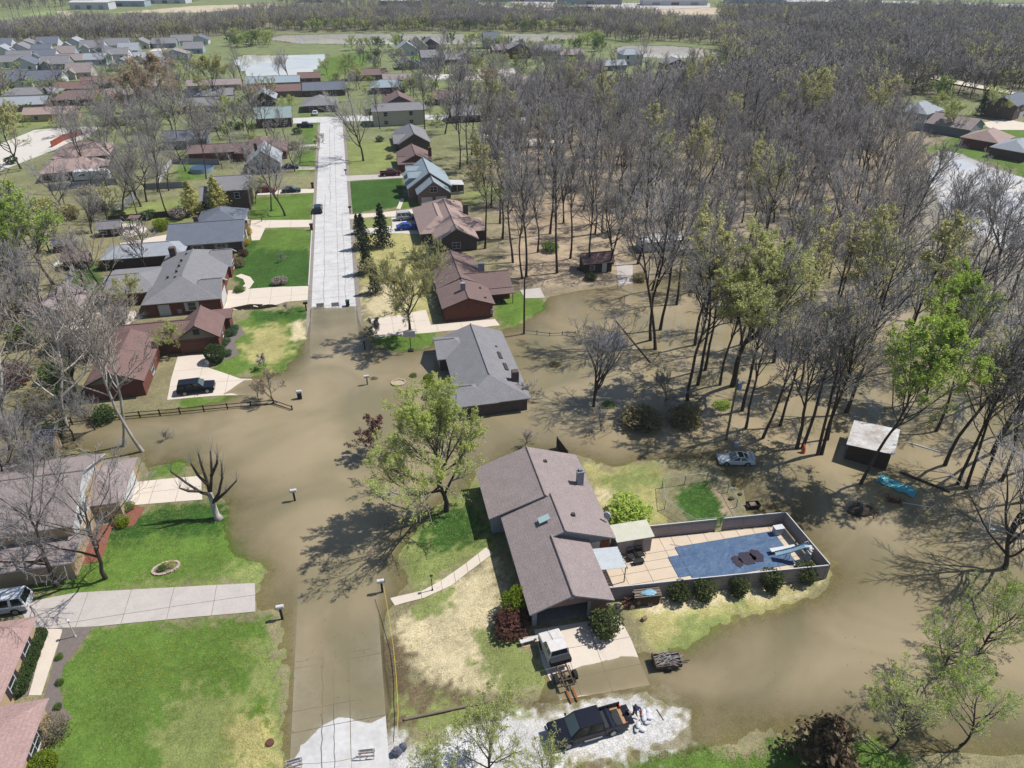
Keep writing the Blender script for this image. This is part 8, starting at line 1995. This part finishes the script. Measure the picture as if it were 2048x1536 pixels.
# kerb remnant, dandelions, drain grass
sheet('kerb', [(-10.95, 124.5), (-10.75, 124.5), (-10.75, 164), (-10.95, 164)], 0.1, m_road, 3)
rg = np.random.RandomState(9)
def dots(name, label, polys, n, s, m_, zoff=0.06):
    Pp = []
    for q in polys:
        w = UP(q); lo, hi = w.min(0), w.max(0)
        c = rg.uniform(lo, hi, (n * 3, 2)); c = c[sdist(c, w) > 0][:n]; Pp.append(c)
    Pp = np.concatenate(Pp); z = height(Pp)
    C = np.column_stack([Pp, z + zoff])
    V_, q_ = leaves(rg, C, s, 2.5)
    o = link(bpy.data.objects.new(name, npmesh(name, V_, [q_], [m_]))); o['kind'], o['label'], o['category'] = 'stuff', label, 'flowers'
dots('dandelions', 'yellow dandelions dotting the lower left lawn', [[(330, 1262), (530, 1240), (548, 1400), (400, 1420)], [(440, 1430), (545, 1400), (545, 1530), (440, 1536)], [(200, 1300), (350, 1290), (330, 1380), (200, 1380)]], 420, 0.045, m_lf_ye)
def tufts(name, label, polys, n, m_, s=0.1):
    Pp = []
    for q in polys:
        w = UP(q); lo, hi = w.min(0), w.max(0)
        c = rg.uniform(lo, hi, (n * 4, 2)); c = c[sdist(c, w) > 0]; k = vnoise(c, 1.3, 31) > 0.42; Pp.append(c[k][:n])
    Pp = np.concatenate(Pp); z = height(Pp); ok = z > -0.02; Pp, z = Pp[ok], z[ok]; N_ = len(Pp)
    a = rg.rand(N_) * 6.28; h = s * (0.5 + rg.rand(N_)); d = np.column_stack([np.cos(a), np.sin(a), np.zeros(N_)]); ln = rg.randn(N_, 3) * np.array([0.5, 0.5, 0]) * h[:, None]
    B = np.column_stack([Pp, z - 0.02])
    V_ = np.concatenate([B - d * 0.03, B + d * 0.03, B + ln + np.column_stack([np.zeros(N_), np.zeros(N_), h])]); i = np.arange(N_)
    o = link(bpy.data.objects.new(name, npmesh(name, V_, [np.stack([i, i + N_, i + 2 * N_], 1)], [m_]))); o['kind'], o['label'], o['category'] = 'stuff', label, 'grass'

tufts('lawn_grass', 'short grass blades of the near lawns and flooded lawn edges', [[(186, 1262), (552, 1228), (570, 1400), (560, 1560), (100, 1560), (128, 1330)], [(0, 1150), (260, 1030), (440, 995), (480, 1060), (540, 1150), (150, 1197)], [(1180, 1560), (1300, 1500), (1600, 1470), (1730, 1465), (1860, 1560)], [(795, 1125), (870, 1000), (960, 960), (985, 1100), (800, 1175)]], 5000, mat('grass_blade', S(186, 206, 112), 0.9, S(140, 168, 80), 0.8, 0.7))
tufts('dry_grass', 'dry straw blades on the lawn of the main house and along the pool fence', [[(800, 1200), (980, 1120), (1095, 1365), (900, 1400), (780, 1330)]], 5000, mat('straw_blade', S(246, 234, 200), 0.9, S(226, 210, 164), 0.8, 0.7))

dots('floating_leaves', 'dark leaves and specks drifting on the flood water', [[(580, 1240), (740, 1240), (740, 1480), (580, 1480)], [(480, 900), (760, 900), (740, 1200), (540, 1200)], [(1300, 1330), (1900, 1200), (1800, 1440), (1350, 1450)], [(1500, 900), (1900, 900), (1900, 1100), (1600, 1080)]], 60, 0.06, m_bark, 0.0)
o = bpy.data.objects['floating_leaves']
_z = np.zeros(len(o.data.vertices) * 3, np.float32); o.data.vertices.foreach_get('co', _z); _z = _z.reshape(-1, 3); _z[:, 2] = np.maximum(_z[:, 2], 0.006 + 0.004 * np.random.RandomState(1).rand(len(_z))); o.data.vertices.foreach_set('co', _z.ravel())
# ---------------------------------------------------------------- thin spring haze
hm = bpy.data.materials.new('haze')
hm.use_nodes = True
hm.node_tree.nodes.clear()
pv = hm.node_tree.nodes.new('ShaderNodeVolumePrincipled')
pv.inputs['Color'].default_value = (0.86, 0.92, 1.0, 1)
pv.inputs['Density'].default_value = 0.0001
ho = hm.node_tree.nodes.new('ShaderNodeOutputMaterial')
hm.node_tree.links.new(pv.outputs[0], ho.inputs['Volume'])
m = MB(); m.box(-6500, 6500, -400, 5200, -2.5, 62.0)
setting(m.build('haze', hm), 'stuff')
